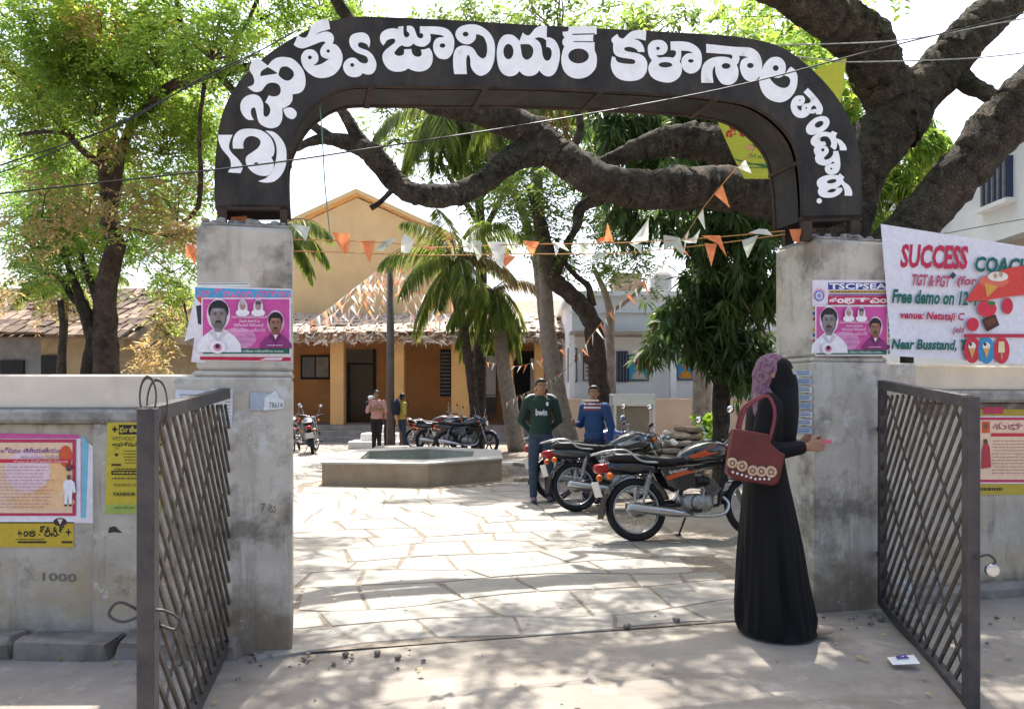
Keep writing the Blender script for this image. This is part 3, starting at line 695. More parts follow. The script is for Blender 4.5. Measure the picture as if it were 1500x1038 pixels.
# the huge old tree behind the gate
big = [[(1215, 600, 9.0, 116), (1213, 480, 9.0, 101), (1222, 350, 9.0, 91), (1262, 245, 9.0, 81), (1318, 165, 9.0, 77)],
       [(1318, 175, 9, 77), (1292, 120, 9, 71), (1262, 62, 8.8, 76), (1212, 22, 8.5, 62), (1140, -20, 8.2, 59), (1040, -60, 8, 46), (900, -120, 7.6, 34)],
       [(1310, 190, 9, 75), (1352, 130, 9.1, 64), (1400, 80, 9.2, 63), (1432, 40, 9.3, 57), (1490, -10, 9.5, 48), (1560, -90, 9.6, 38)],
       [(1235, 620, 8.8, 93), (1240, 500, 8.7, 80), (1275, 405, 8.6, 75), (1335, 335, 8.5, 69), (1402, 258, 8.4, 67), (1475, 172, 8.3, 75), (1550, 80, 8.2, 62), (1640, -60, 8, 57)],
       [(1400, 108, 9.2, 32), (1425, 126, 9.0, 25), (1452, 142, 8.7, 21), (1480, 160, 8.4, 23)],
       [(1222, 345, 9.0, 60), (1160, 300, 8.9, 63), (1085, 277, 8.8, 63), (1020, 275, 8.6, 59), (950, 278, 8.5, 55), (880, 263, 8.4, 53), (822, 230, 8.4, 51), (775, 192, 8.4, 48), (705, 166, 8.3, 36), (645, 155, 8.2, 30), (590, 128, 8.1, 27), (530, 60, 8.0, 21), (470, -40, 7.8, 15)],
       [(1130, 285, 9.0, 59), (1098, 250, 9.2, 57), (1062, 216, 9.3, 55), (1000, 206, 9.4, 48), (950, 214, 9.5, 34), (905, 230, 9.6, 23), (872, 240, 9.7, 15), (840, 225, 9.8, 13), (850, 180, 9.8, 10), (830, 120, 9.8, 9)],
       [(800, 220, 8.4, 46), (750, 232, 8.3, 36), (715, 262, 8.2, 34), (680, 280, 8.1, 32), (640, 287, 8.0, 31), (600, 281, 7.9, 31), (572, 258, 7.9, 31), (545, 226, 7.8, 30), (515, 210, 7.8, 25), (480, 203, 7.8, 17), (455, 208, 7.8, 12), (432, 218, 7.9, 9), (400, 226, 8, 6)],
       [(538, 224, 7.8, 25), (520, 195, 7.8, 19), (503, 165, 7.8, 15), (485, 150, 7.8, 11), (455, 142, 7.8, 8)],
       [(495, 206, 7.8, 13), (470, 192, 7.8, 15), (450, 181, 7.8, 11), (436, 190, 7.8, 6)],
       [(583, 268, 7.9, 11), (570, 283, 7.85, 9), (556, 297, 7.8, 8), (543, 305, 7.8, 9)],
       [(880, 290, 8.5, 19), (850, 305, 8.6, 15), (845, 330, 8.6, 13), (838, 345, 8.6, 8)]]
oc = []   # high crown over the gate: mostly above the picture, it dapples the ground
def wc(x, y, z, r, n, dry=False):
    d = y; px = CX+x/d*F; py = HZ-(z-HC)/d*F
    return (px, py, d, r*F/d, r*.55*F/d, r, n)
for (x, y, z, r, n) in [(-4.2, 7.0, 6.4, 1.5, 230), (-2.5, 8.2, 7.0, 1.4, 220), (-.8, 7.4, 6.6, 1.3, 200), (.9, 8.0, 7.0, 1.3, 200), (2.6, 7.6, 6.7, 1.3, 220), (4.3, 8.2, 6.9, 1.5, 260), (5.8, 7.2, 6.6, 1.4, 220), (-3.4, 5.6, 6.0, 1.2, 140), (3.5, 5.8, 6.3, 1.2, 160), (0, 5.6, 6.4, 1.1, 110),
                        (-6.0, 8.5, 7, 1.6, 200), (7.5, 9, 7.5, 1.6, 200), (-1.5, 11.5, 8.3, 1.5, 120), (1.6, 12, 8.3, 1.5, 140), (4.4, 11.8, 8.3, 1.6, 200), (5.5, 14.5, 8.6, 1.8, 200), (2.2, 10, 7.8, 1.2, 110), (-4.4, 13, 8.8, 1.6, 100)]:
    oc.append(wc(x, y, z, r, n))
tree('spreading_tree', 'huge old tree with thick dark forking trunks and a long limb crossing behind the arch', (W(1215, 600, 9.0).x, 9.0, 0), big, m_bark,
     oc+[(1170, 90, 9.4, 50, 30, .8, 60), (1225, 30, 9.6, 40, 25, .8, 40)], m_neem, kw=dict(L=.34, k=6, ll=.12, lw=.045, droop=.3), wob=.10, n=26, twig=.012, kink=.10)

# neem trees over the left wall
n1 = [[(158, 640, 9.5, 42), (157, 545, 9.5, 38), (154, 450, 9.5, 33), (166, 360, 9.5, 28), (160, 300, 9.5, 24), (155, 230, 9.5, 24), (162, 150, 9.5, 18), (166, 60, 9.5, 14), (170, -30, 9.5, 9)],
      [(158, 330, 9.4, 24), (175, 240, 9.2, 14), (190, 190, 9.0, 14), (215, 160, 8.8, 15), (238, 135, 8.6, 15), (275, 116, 8.4, 15), (340, 103, 8.2, 13), (400, 90, 8.1, 9)],
      [(280, 112, 8.4, 13), (270, 68, 8.4, 12), (262, 25, 8.4, 11), (255, -40, 8.4, 8)],
      [(285, 78, 8.4, 9), (310, 98, 8.3, 10), (337, 128, 8.2, 10), (350, 150, 8.2, 6)],
      [(345, 95, 8.1, 10), (345, 60, 8.2, 9), (362, 35, 8.2, 7), (380, -10, 8.2, 5)],
      [(158, 250, 9.3, 12), (115, 215, 9.2, 10), (88, 180, 9.1, 12), (62, 142, 9.0, 13), (27, 108, 8.9, 12), (-30, 70, 8.8, 9)],
      [(125, 165, 8.9, 8), (100, 122, 8.9, 9), (80, 90, 8.9, 10), (52, 52, 8.9, 9), (35, 10, 8.9, 7)],
      [(90, 100, 8.6, 4), (135, 72, 8.6, 6), (175, 62, 8.6, 6), (210, 36, 8.6, 4)],
      [(186, 190, 8.9, 9), (176, 216, 8.9, 8), (162, 262, 9, 7), (150, 300, 9, 5)],
      [(292, 216, 8.5, 6), (294, 268, 8.5, 8), (287, 308, 8.5, 7), (258, 332, 8.5, 5)], [(300, 120, 8.4, 7), (293, 170, 8.4, 6), (292, 216, 8.5, 6)],
      [(27, 198, 8.8, 5), (70, 193, 8.8, 6), (110, 200, 8.9, 5)], [(290, 340, 8.4, 4), (250, 345, 8.4, 6), (205, 338, 8.5, 5), (170, 330, 9, 6)]]
cr1 = []
for (x, y, rx, ry, n_) in [(70, 70, 60, 55, 260), (150, 50, 60, 45, 230), (230, 70, 60, 50, 260), (310, 60, 55, 45, 200), (60, 160, 50, 50, 220), (140, 140, 60, 50, 250), (220, 130, 60, 45, 220), (290, 160, 50, 50, 210),
                           (60, 260, 50, 45, 120), (240, 200, 60, 45, 200), (290, 250, 40, 50, 120), (200, 260, 60, 45, 130), (110, 230, 60, 45, 170), (110, 320, 60, 40, 130), (250, 320, 55, 35, 90), (50, 340, 50, 40, 110), (180, 350, 60, 35, 80),
                           (380, 10, 60, 30, 130), (470, 0, 60, 25, 120), (70, -30, 90, 50, 140), (200, -40, 90, 50, 140), (100, 400, 60, 25, 60), (30, 60, 40, 80, 120), (250, 385, 40, 25, 50)]:
    cr1.append((x, y, random.uniform(7.6, 9.4) if y < 230 else random.uniform(9.8, 10.8), rx, ry, .75, int(n_*1.3)))
for (x, y, rx, ry, n_) in [(130, 290, 50, 40, 60), (260, 300, 50, 40, 70), (60, 300, 40, 40, 50), (150, 40, 25, 15, 25), (250, 345, 40, 20, 40), (180, 225, 50, 30, 40)]:
    cr1.append((x, y, random.uniform(7.8, 9.0), rx, ry, .5, n_, 1))
tree('neem_tree', 'neem tree with a reddish trunk and thin bright green leaflets over the cream topped wall', (W(158, 640, 9.5).x, 9.5, 0), n1, m_bark2, cr1, m_neem, kw=NK, leaf2=m_neem2, twig=.005, kink=.25)
n2 = [[(128, 680, 10.5, 26), (130, 545, 10.5, 24), (137, 500, 10.5, 22), (125, 460, 10.5, 20), (112, 420, 10.5, 12), (96, 380, 10.5, 9), (80, 330, 10.5, 6)],
      [(136, 495, 10.5, 14), (142, 440, 10.5, 12), (120, 380, 10.5, 9), (110, 320, 10.5, 7)], [(128, 460, 10.5, 11), (105, 435, 10.5, 9), (90, 410, 10.5, 8), (60, 400, 10.5, 5)],
      [(93, 548, 10.2, 9), (92, 480, 10.2, 9), (88, 440, 10.2, 10)]]
tree('dark_forked_tree', 'slim dark forked tree left of the reddish trunked neem', (W(128, 680, 10.5).x, 10.5, 0), n2, m_bark, [(100, 330, 10.5, 70, 40, .8, 150), (60, 370, 10.5, 50, 35, .6, 90), (120, 400, 10.5, 40, 25, .6, 40), (85, 300, 10.8, 60, 50, .8, 120), (60, 90, 12, 80, 70, 1, 170), (200, 80, 12, 80, 70, 1, 170), (300, 180, 12, 50, 60, 1, 110), (150, 200, 12, 90, 60, 1, 170), (240, 290, 12, 60, 45, .8, 160), (60, 240, 12, 50, 60, .8, 160), (60, 340, 12, 60, 45, .8, 150), (200, 350, 12, 70, 35, .8, 130), (265, 400, 12, 30, 40, .5, 60), (245, 470, 13, 28, 45, .5, 90, 1), (40, 430, 13, 50, 20, .5, 70, 1), (110, 440, 13, 30, 30, .4, 50, 1), (215, 500, 13, 25, 35, .4, 60, 1), (275, 440, 12, 20, 50, .4, 60)], m_neem, kw=dict(L=.28, k=6, ll=.09, lw=.032, droop=.35), leaf2=m_neem2, kink=.25)

# trees and crowns in the yard, seen through the arch
y1 = [[(882, 650, 15, 34), (884, 617, 15, 32), (876, 560, 15, 29), (873, 505, 15, 29), (862, 462, 15, 28), (838, 434, 15, 26), (812, 408, 15, 26), (800, 360, 15, 22), (790, 320, 15, 16), (775, 270, 15, 10)],
      [(868, 448, 15, 12), (862, 420, 15, 9), (845, 405, 15, 8), (828, 385, 15, 7), (815, 350, 15, 6)], [(812, 400, 15, 20), (835, 350, 15, 12), (850, 320, 15.2, 10), (860, 260, 15.2, 8)]]
tree('leaning_tree', 'bare grey trunk bending left behind the boy in the blue shirt', (W(882, 650, 15).x, 15, 0), y1, m_bark2,
     [(790, 290, 15, 70, 50, 1.2, 210), (880, 330, 15, 60, 40, 1.2, 150), (840, 250, 15.5, 70, 50, 1.2, 190), (760, 330, 15.5, 40, 30, .8, 60), (920, 300, 15.5, 60, 40, 1, 190), (760, 290, 15.5, 50, 40, 1, 120), (850, 370, 15.5, 50, 30, .8, 90), (930, 360, 15.5, 40, 35, .8, 90)], m_far, kw=dict(L=.3, k=5, ll=.12, lw=.04, droop=.3), kink=.2)
y2 = [[(900, 640, 17, 15), (896, 571, 17, 13), (894, 500, 17, 12), (893, 455, 17, 12), (884, 423, 17, 9), (870, 395, 17, 6)], [(894, 455, 17, 7), (912, 446, 17, 6), (930, 430, 17, 5), (945, 415, 17, 3)]]
tree('thin_pale_tree', 'thin pale trunk rising beside the bent grey trunk', (W(900, 640, 17).x, 17, 0), y2, m_bark4, [(880, 400, 17, 30, 14, .5, 30), (940, 415, 17, 20, 14, .5, 14)], m_far, kw=dict(L=.3, k=5, ll=.12, lw=.04, droop=.3))
y3 = [[(1030, 690, 17.5, 34), (1029, 600, 17.5, 30), (1028, 520, 17.5, 28), (1026, 440, 17.5, 26), (1020, 340, 17.5, 20), (1010, 240, 17.5, 12)]]
tree('peeling_bark_tree', 'trunk with peeling pinkish bark between the hanging dark leaves', (W(1030, 690, 17.5).x, 17.5, 0), y3, m_bark4, [(1000, 300, 17.5, 60, 50, 1, 120), (1060, 200, 17.5, 70, 60, 1, 160)], m_far, kw=dict(L=.3, k=5, ll=.13, lw=.04, droop=.3))
y4 = [[(700, 640, 26, 20), (705, 400, 26, 16), (700, 250, 26, 12), (690, 120, 26, 7)], [(703, 350, 26, 10), (760, 240, 26, 7)], [(703, 330, 26, 10), (640, 230, 26, 6)]]
far = []
for (x, y, rx, ry, n_) in [(640, 150, 60, 45, 130), (710, 120, 60, 50, 150), (780, 150, 60, 50, 170), (850, 130, 60, 50, 170), (930, 120, 60, 50, 170), (1000, 140, 60, 50, 160), (700, 200, 70, 40, 150), (900, 180, 70, 40, 150), (960, 240, 70, 50, 130), (720, 260, 60, 30, 70), (600, 60, 80, 30, 90), (700, 40, 80, 30, 120), (820, 40, 80, 30, 120), (940, 50, 80, 30, 130), (1060, 60, 70, 30, 130), (560, 130, 40, 30, 40), (500, 30, 60, 25, 60), (560, 200, 50, 25, 40), (1110, 100, 60, 50, 140), (660, 230, 50, 25, 60)]:
    far.append((x, y, random.uniform(19, 23), rx, ry, 2.0, int(n_*(1.9 if x > 620 else 1.2))))
tree('tall_yard_tree', 'tall feathery tree crown filling the sky behind the arch beam', (W(700, 640, 26).x, 24, 0), [[(q[0], q[1], 24, q[3]) for q in l_] for l_ in y4], m_bark, far, m_far, kw=dict(L=.5, k=5, ll=.20, lw=.065, droop=.3), twig=.02)
fr = []
for (x, y, rx, ry, n_) in [(1190, 110, 50, 60, 150), (1225, 160, 40, 50, 120), (1150, 60, 60, 30, 90), (1230, 90, 30, 30, 50)]:
    fr.append((x, y, random.uniform(11.5, 13), rx, ry, .8, n_))
tree('mango_tree', 'leafy tree peeping out above the right shoulder of the arch', (W(1215, 640, 13).x+.6, 12.4, 0), [[(1262, 640, 12.4, 30), (1250, 400, 12.4, 24), (1225, 200, 12.4, 16), (1190, 60, 12.4, 8)]], m_bark, fr+[(1190, 215, 12, 30, 30, .6, 50)], m_neem, kind='bunch', kw=dict(k=7, ll=.20, lw=.05, hang=.45))

# mast tree with hanging dark leaves and its neighbours
ms = []
for (x, y, rx, ry, n_) in [(1050, 240, 80, 60, 130), (1000, 330, 45, 40, 80), (1060, 350, 70, 60, 200), (1090, 430, 50, 60, 190), (1040, 430, 60, 55, 200), (990, 470, 38, 45, 120), (960, 500, 22, 25, 45), (1080, 510, 45, 50, 130), (1030, 500, 45, 40, 120), (1120, 300, 40, 60, 120), (1105, 520, 35, 45, 90), (970, 190, 70, 45, 150), (1060, 160, 70, 45, 150), (900, 185, 45, 35, 80), (930, 300, 40, 40, 60), (1110, 200, 50, 60, 120), (990, 235, 60, 30, 90)]:
    ms.append((x, y, random.uniform(11.6, 12.9), rx, ry, .55, int(n_*(1.5 if y < 320 else 1.0))))
tree('mast_tree', 'dark mast tree with long drooping leaves on a straight trunk behind the veiled woman', (W(1056, 700, 12.4).x, 12.4, 0),
     [[(1057, 735, 12.4, 28), (1057, 640, 12.4, 26), (1056, 540, 12.4, 25), (1056, 420, 12.4, 22), (1052, 300, 12.4, 18), (1048, 180, 12.4, 10)]], m_bark, ms, m_ash, kind='bunch', kw=dict(k=8, ll=.26, lw=.05, hang=.9), twig=.008)
tree('mast_tree', 'drooping leafy tree between the two thick trunks beside the coaching banner', (W(1290, 640, 11).x, 11.5, 0), [[(1330, 640, 11.5, 20), (1325, 400, 11.5, 16), (1310, 200, 11.5, 8)]], m_bark,
     [(1345, 230, 11, 40, 45, .5, 90), (1300, 280, 11, 30, 50, .5, 90), (1370, 200, 11, 25, 25, .4, 30), (1290, 330, 11, 20, 30, .4, 45), (1265, 310, 10.8, 14, 30, .3, 25)], m_neem, kind='bunch', kw=dict(k=8, ll=.22, lw=.04, hang=.9))

# ------------------------------------------------------------------ coconut palms
def palm(label, trunk, fr_, flen, bark, seed, drytail=3):
    rs = random.Random(seed)
    base = W(*trunk[0][:3]); base.z = 0
    t = thing('coconut_palm', label, 'palm tree', base, 0, 'coconut palms in the yard')
    P = cr(trunk, 6); b = MB()
    pts = [W(q[0], q[1], q[2]) for q in P]; r = [q[3]/F*q[2]/2*(1+.06*(i % 2)) for i, q in enumerate(P)]
    pts[0].z = min(pts[0].z, 0)
    b.tube(pts, r, bark, 12, wob=.03); b.build('trunk', t, loc=-base, fixn=False)
    top = pts[-1]
    for i, (az, el, L) in enumerate(fr_):
        L *= flen; d = Vector((math.cos(R(az))*math.cos(R(el)), math.sin(R(az))*math.cos(R(el)), math.sin(R(el))))
        N = 26; pp = []; p = top.copy(); v = d.copy()
        for k in range(N+1):
            pp.append(p.copy()); p = p+v*(L/N); v = (v+Vector((0, 0, -.062-.03*rs.random()))).normalized()
        f = MB(); f.tube(pp, [max(.004, .022*(1-k/N)) for k in range(N+1)], m_bark3 if i < 99 else bark, 5, caps=False)
        fo = f.build('frond', t, loc=-base, fixn=False)
        V = []
        base_ = []; dir_ = []; ln = []
        for k in range(2, N):
            for rep in range(4):
                q = pp[k].lerp(pp[k+1], rep/4); tt = (pp[k+1]-pp[k]).normalized(); side = tt.cross(Vector((0, 0, 1))).normalized()
                for sg in (-1, 1):
                    dd = (side*sg*.75+tt*.55+Vector((0, 0, -.55-.5*rs.random()))).normalized()
                    base_.append(q); dir_.append(dd); ln.append(L*.30*(math.sin(math.pi*min(1, (k+2)/N*.9))**.6)*rs.uniform(.8, 1.1))
        A = leaves(np.array(base_), np.array(dir_), np.array(ln), np.full(len(ln), .045*flen/2.6), droop=.35).reshape(-1, 3)
        npmesh('leaflets', A, np.arange(len(A)), m_palmdry if i < drytail and drytail > 0 and i % 2 == 0 else m_palm, fo)
    return t
def fan(n_, seed, lo=-35, hi=60):
    rs = random.Random(seed); return [(360*k/n_+rs.uniform(-12, 12), rs.uniform(lo, hi), rs.uniform(.8, 1.15)) for k in range(n_)]
palm('coconut palm with a thin dark trunk rising behind the parked motorcycles', [(697, 652, 22, 14), (695, 598, 22, 14), (687, 534, 22, 13), (679, 483, 22, 14), (668, 430, 22, 15), (668, 385, 22, 12)], fan(18, 3, -20, 75), 2.15, m_bark2, 3)
palm('coconut palm with a thick pale trunk right of the parked motorcycles', [(757, 655, 22.5, 26), (748, 600, 22.5, 23), (737, 534, 22.5, 20), (731, 470, 22.5, 18), (722, 425, 22.5, 16)], fan(16, 8, -55, 50), 1.9, m_bark3, 8)
palm('tall slender palm trunk just behind the youth in the dark green jersey', [(838, 700, 16, 26), (836, 645, 16, 24), (824, 600, 16, 22), (812, 540, 16, 21), (803, 480, 16, 20), (798, 400, 16, 19), (790, 330, 16, 18), (782, 200, 16, 16), (770, 90, 16, 14)], fan(10, 5, -20, 40), 2.2, m_bark3, 5)
palm('dark palm whose fronds hang down behind the long limb at the beam', [(845, 690, 18, 18), (832, 640, 18, 17), (808, 560, 18, 15), (793, 440, 18, 14), (783, 370, 18, 13), (752, 280, 18, 12), (700, 205, 18, 12), (650, 160, 18, 11)], [(200, 20, 1), (240, -10, .9), (275, 5, 1), (300, -20, .8), (330, 15, 1), (20, 20, 1), (80, 30, 1), (130, 15, 1), (255, -45, .8), (310, -50, .8), (170, -20, .9), (0, -30, .8)], 2.0, m_bark3, 12, 0)
palm('palm with yellowing fronds drooping in front of the gable, left of the yard pole', [(405, 690, 14, 20), (408, 500, 14, 16), (400, 340, 14, 14)], [(0, 20, .9), (20, -10, .8), (-20, 0, .8), (60, 20, .9), (120, 10, .9), (180, 30, 1), (220, 0, 1), (300, -20, .8), (-5, 45, .9), (330, 30, .9)], 1.35, m_bark3, 21, 0)
palm('young palm with broad dark fronds above the wall at the far left', [(80, 660, 13, 12), (92, 500, 13, 11), (96, 410, 13, 11)], fan(8, 2, 10, 60), 1.0, m_bark2, 2, 0)
# ------------------------------------------------------------------ orange assembly hall with tiled verandah
m_org = mat('orange_limewash', (.52, .24, .09), .9, var=.12, scale=1.2, bump=.1, bscale=12)
layer(m_org, (.33, .17, .08), 1.5, .6, .8, amount=.5)
m_yel = mat('ochre_limewash', (.72, .49, .24), .9, var=.08, scale=.8, bump=.1, bscale=12)
layer(m_yel, (.50, .36, .20), .9, .58, .75, amount=.5, stretch=(1, 1, .25))
m_ycol = mat('yellow_column_paint', (.70, .40, .16), .85, var=.08, scale=2)
m_dark = mat('dark_timber_and_shade', (.018, .018, .02), .7, var=.2, scale=10)  # timber, and the shade painted into the hall openings
m_grey = mat('grey_paint', (.20, .20, .20), .8, var=.15, scale=8)
m_tile = mat('old_clay_tile', (.26, .19, .14), .95, col2=(.50, .42, .34), scale=5, bump=.3)
m_tileg = mat('mossy_clay_tile', (.13, .105, .085), .95, col2=(.30, .21, .15), scale=4, bump=.3)
m_tileo = mat('dark_brown_clay_tile', (.05, .038, .03), .95, col2=(.15, .10, .07), scale=3, bump=.3)  # darker brown tile tone for the old house roof
m_step = mat('step_stone', (.25, .22, .19), .95, col2=(.36, .32, .28), scale=3, bump=.3)
m_pale = mat('paper_scrap', (.74, .66, .58), .8, var=.12, scale=9)
m_wht = mat('white_wall_paint', (.72, .73, .75), .85, var=.05, scale=1.5)
layer(m_wht, (.5, .5, .5), 1.2, .6, .75, amount=.4, stretch=(1, 1, .3))
m_pink = mat('pinkish_plaster', (.50, .37, .28), .95, var=.12, scale=1.2, bump=.2)
m_blueshut = mat('blue_shutter', (.035, .05, .11), .6, var=.2, scale=6)
m_paper = mat('sun_bleached_paper', (.78, .77, .74), .7, var=.05, scale=6)
hall = thing('assembly_hall', 'orange gabled hall with yellow verandah columns and a ragged tiled eave', 'building', (-4, 31.5, 0))
HO = Vector((4, -31.5, 0))
def hb(nm, px0, px1, y0, y1, z0, z1, m, bev=0, d=None, par=hall, k=None):
    d_ = d or y0; xa, xb = (px0-CX)/F*d_, (px1-CX)/F*d_
    b = MB(); b.box(((xa+xb)/2, (y0+y1)/2, (z0+z1)/2), (xb-xa, y1-y0, z1-z0), m, bev=bev)
    return b.build(nm, par, loc=-Vector(par.location) if par.type == 'EMPTY' else -Vector(hall.location))
# back wall of the verandah, broken by door and jali openings
hb('wall', 175, 503, 31.5, 31.8, 0, 4.6, m_org, d=31.5); hb('wall', 550, 682, 31.5, 31.8, 0, 4.6, m_org, d=31.5); hb('wall', 503, 550, 31.5, 31.8, 3.36, 4.6, m_org, d=31.5)
hb('wall', 728, 752, 31.5, 31.8, 0, 4.6, m_org, d=31.5); hb('wall', 682, 728, 31.5, 31.8, 3.3, 4.6, m_org, d=31.5); hb('wall', 682, 728, 31.5, 31.8, 0, .9, m_org, d=31.5)
hb('wall', 795, 838, 31.5, 31.8, 0, 4.6, m_org, d=31.5); hb('wall', 752, 795, 31.5, 31.8, 3.3, 4.6, m_org, d=31.5); hb('wall', 752, 795, 31.5, 31.8, 0, .9, m_org, d=31.5)
hb('end_wall', 170, 178, 31.81, 44, 0, 4.6, m_org, d=32); hb('end_wall', 836, 842, 31.81, 44, 0, 4.6, m_org, d=32); hb('rear_wall', 170, 842, 44, 44.2, 0, 4.6, m_grey, d=32)
fr = hb('door_frame', 503, 507, 31.42, 31.5, .5, 3.36, m_dark, d=31.4); hb('door_frame', 546, 550, 31.42, 31.5, .5, 3.36, m_dark, d=31.4); hb('transom', 507, 546, 31.43, 31.49, 2.75, 2.83, m_dark, d=31.4)
hb('door_leaf', 507, 513, 31.0, 31.42, .56, 2.72, m_dark, d=31.4)
w_ = hb('window', 645, 660, 31.42, 31.5, 1.55, 3.33, m_dark, d=31.4)
for k in range(12): hb('louvre', 646, 659, 31.38, 31.42, 1.62+k*.14, 1.70+k*.14, m_grey, d=31.4, par=hall)
nb = hb('notice_board', 440, 484, 31.42, 31.5, 2.20, 3.12, m_dark, d=31.4); hb('notice_sheet', 443, 461, 31.39, 31.42, 2.28, 3.05, m_grey, d=31.4); hb('notice_sheet', 463, 481, 31.39, 31.42, 2.28, 3.05, m_step, d=31.4)
hb('white_shutter', 712, 726, 31.38, 31.46, 1.5, 3.1, m_paper, d=31.4); hb('shade_panel', 683, 711, 31.44, 31.49, 1.5, 3.2, m_dark, d=31.4)  # solid dark panel stands in for the shade inside the opening
for k in range(11): hb('jali_bar', 683, 728, 31.34, 31.40, .72+k*.085, .755+k*.085, m_grey, d=31.4)
hb('shade_panel', 754, 776, 31.44, 31.49, 1.5, 3.2, m_dark, d=31.4); hb('white_shutter', 777, 790, 31.38, 31.46, 1.5, 3.0, m_wht, d=31.4)  # another dark panel in place of the second opening's shade
for k in range(11): hb('jali_bar', 754, 794, 31.34, 31.40, .72+k*.085, .755+k*.085, m_grey, d=31.4)
for (a, b_) in ((196, 214), (258, 274), (330, 348), (405, 424), (483.5, 503.5), (575, 592), (661, 689), (744, 752), (783, 797), (826, 838)):
    hb('column', a, b_, 28.4, 28.85, .54, 3.45, m_ycol, bev=.02, d=28.4)
hb('lintel_beam', 180, 842, 28.45, 28.75, 3.45, 3.62, m_org, d=28.45)
hb('plinth', 175, 845, 28.15, 31.5, -.1, .54, m_step, d=28.15); hb('step', 300, 640, 27.85, 28.15, -.1, .36, m_step, d=27.85, bev=.02); hb('step', 300, 640, 27.5, 27.85, -.1, .18, m_step, d=27.5, bev=.02)
# verandah roof slab with loose tiles, each course ragged
b = MB(); xa, xb = (165-CX)/F*28, (850-CX)/F*28
b.prism([(xa, 27.95, 3.62), (xa, 31.5, 4.62), (xa, 31.5, 4.70), (xa, 27.95, 3.70)], (xb-xa, 0, 0), m_tileg); b.build('verandah_roof', hall, loc=HO)
b = MB(); rs = random.Random(4)
for r_ in range(6):
    x = xa
    while x < xb:
        w = rs.uniform(.16, .26); t = r_/6
        y = 27.85+t*3.4+rs.uniform(-.06, .06); z = 3.74+t*.96+rs.uniform(0, .05)
        b.box((x, y, z), (w*.95, .62, .035), m_tile, rot=Matrix.Rotation(R(15.7+rs.uniform(-6, 6)), 3, 'X') @ Matrix.Rotation(R(rs.uniform(-9, 9)), 3, 'Z')); x += w
b.build('roof_tiles', hall, loc=HO, kind='stuff')
b = MB()
for k in range(1500):
    x = rs.uniform(xa+5, xb); y = 27.7+rs.uniform(-.12, .5); z = 3.66+rs.uniform(-.30, .16)+(y-27.7)*.25; L = rs.uniform(.12, .38); a = rs.uniform(0, 6.28); dd = Vector((math.cos(a), rs.uniform(-.5, .1), -abs(math.sin(a))*.8)).normalized()*L; s = Vector((rs.uniform(-1, 1), rs.uniform(-1, 1), rs.uniform(-.5, 1))).normalized()*L*.22
    p = Vector((x, y, z)); b.add([p-s, p+s, p+dd], [(0, 1, 2)], m_pale if k % 3 else m_tile)
b.build('eave_scraps', hall, loc=HO, fixn=False, kind='stuff')
# gable
b = MB(); gy = 31.5
def gp(px, py): return W(px, py, gy)
pl = [gp(388, 470), gp(388, 352), gp(500, 301), gp(523, 290), gp(546, 300), gp(658, 351), gp(658, 470)]
b.prism(pl, (0, .3, 0), m_yel); b.build('gable_wall', hall, loc=HO)
for (A, B_) in ((gp(380, 350), gp(523, 284)), (gp(523, 284), gp(666, 350))):
    b = MB(); b.prism([A, B_, B_+Vector((0, 0, .16)), A+Vector((0, 0, .16))], (0, .5, 0), m_yel)
    for i in range(len(b.v)): b.v[i] = (b.v[i][0], b.v[i][1]-.2, b.v[i][2])
    b.build('gable_coping', hall, loc=HO)
for (A, B_) in ((gp(380, 352), gp(523, 286)), (gp(523, 286), gp(666, 352))):
    b = MB(); A = A+Vector((0, .4, 0)); B_ = B_+Vector((0, .4, 0)); b.prism([A, B_, B_+Vector((0, 0, .1)), A+Vector((0, 0, .1))], (0, 12.5, 0), m_tileg); b.build('roof', hall, loc=HO)
for px0 in (388, 655):
    b = MB(); A = gp(px0, 470); b.box((A.x, 37.8, 5.8), (.3, 12, 3.4), m_yel); b.build('side_wall', hall, loc=HO)
# side roofs either side of the gable
for (p0, p1) in ((165, 388), (658, 850)):
    b = MB(); a_, c_ = (p0-CX)/F*31.5, (p1-CX)/F*31.5
    b.prism([(a_, 31.5, 4.66), (a_, 38, 6.0), (a_, 44.5, 4.66)], (c_-a_, 0, 0), m_tileg); b.build('roof', hall, loc=HO)

# ------------------------------------------------------------------ white classroom block on the right of the yard
wb = thing('classroom_block', 'white flat roofed classroom block with framed portraits behind the hanging dark leaves', 'building', (6, 24, 0)); WO = Vector((-6, -24, 0))
def q(nm, px0, px1, y0, y1, py0, py1, m, bev=0, dz=None, par=wb):
    xa, xb = (px0-CX)/F*y0, (px1-CX)/F*y0; zt = HC+(HZ-py0)/F*y0; zb = HC+(HZ-py1)/F*y0
    b = MB(); b.box(((xa+xb)/2, (y0+y1)/2, (zt+zb)/2), (xb-xa, y1-y0, zt-zb), m, bev=bev); return b.build(nm, par, loc=WO)
q('wall', 838, 1310, 24, 24.3, 430, 655, m_wht); q('roof', 832, 1316, 23.7, 32, 426, 433, m_wht); q('side_wall', 838, 846, 24.31, 32, 430, 655, m_wht); q('rear_wall', 838, 1330, 32, 32.2, 440, 655, m_wht)
q('sunshade', 836, 1312, 23.1, 24, 484, 490, m_step, .02)
q('cornice', 836, 1312, 23.86, 24, 455, 458, m_wht)
q('floor_ledge', 830, 1320, 22.2, 24, 583, 660, m_pink, .03)
for a, b_ in ((834, 842), (982, 991), (1128, 1137)): q('pillar', a, b_, 23.2, 23.45, 490, 588, m_wht)
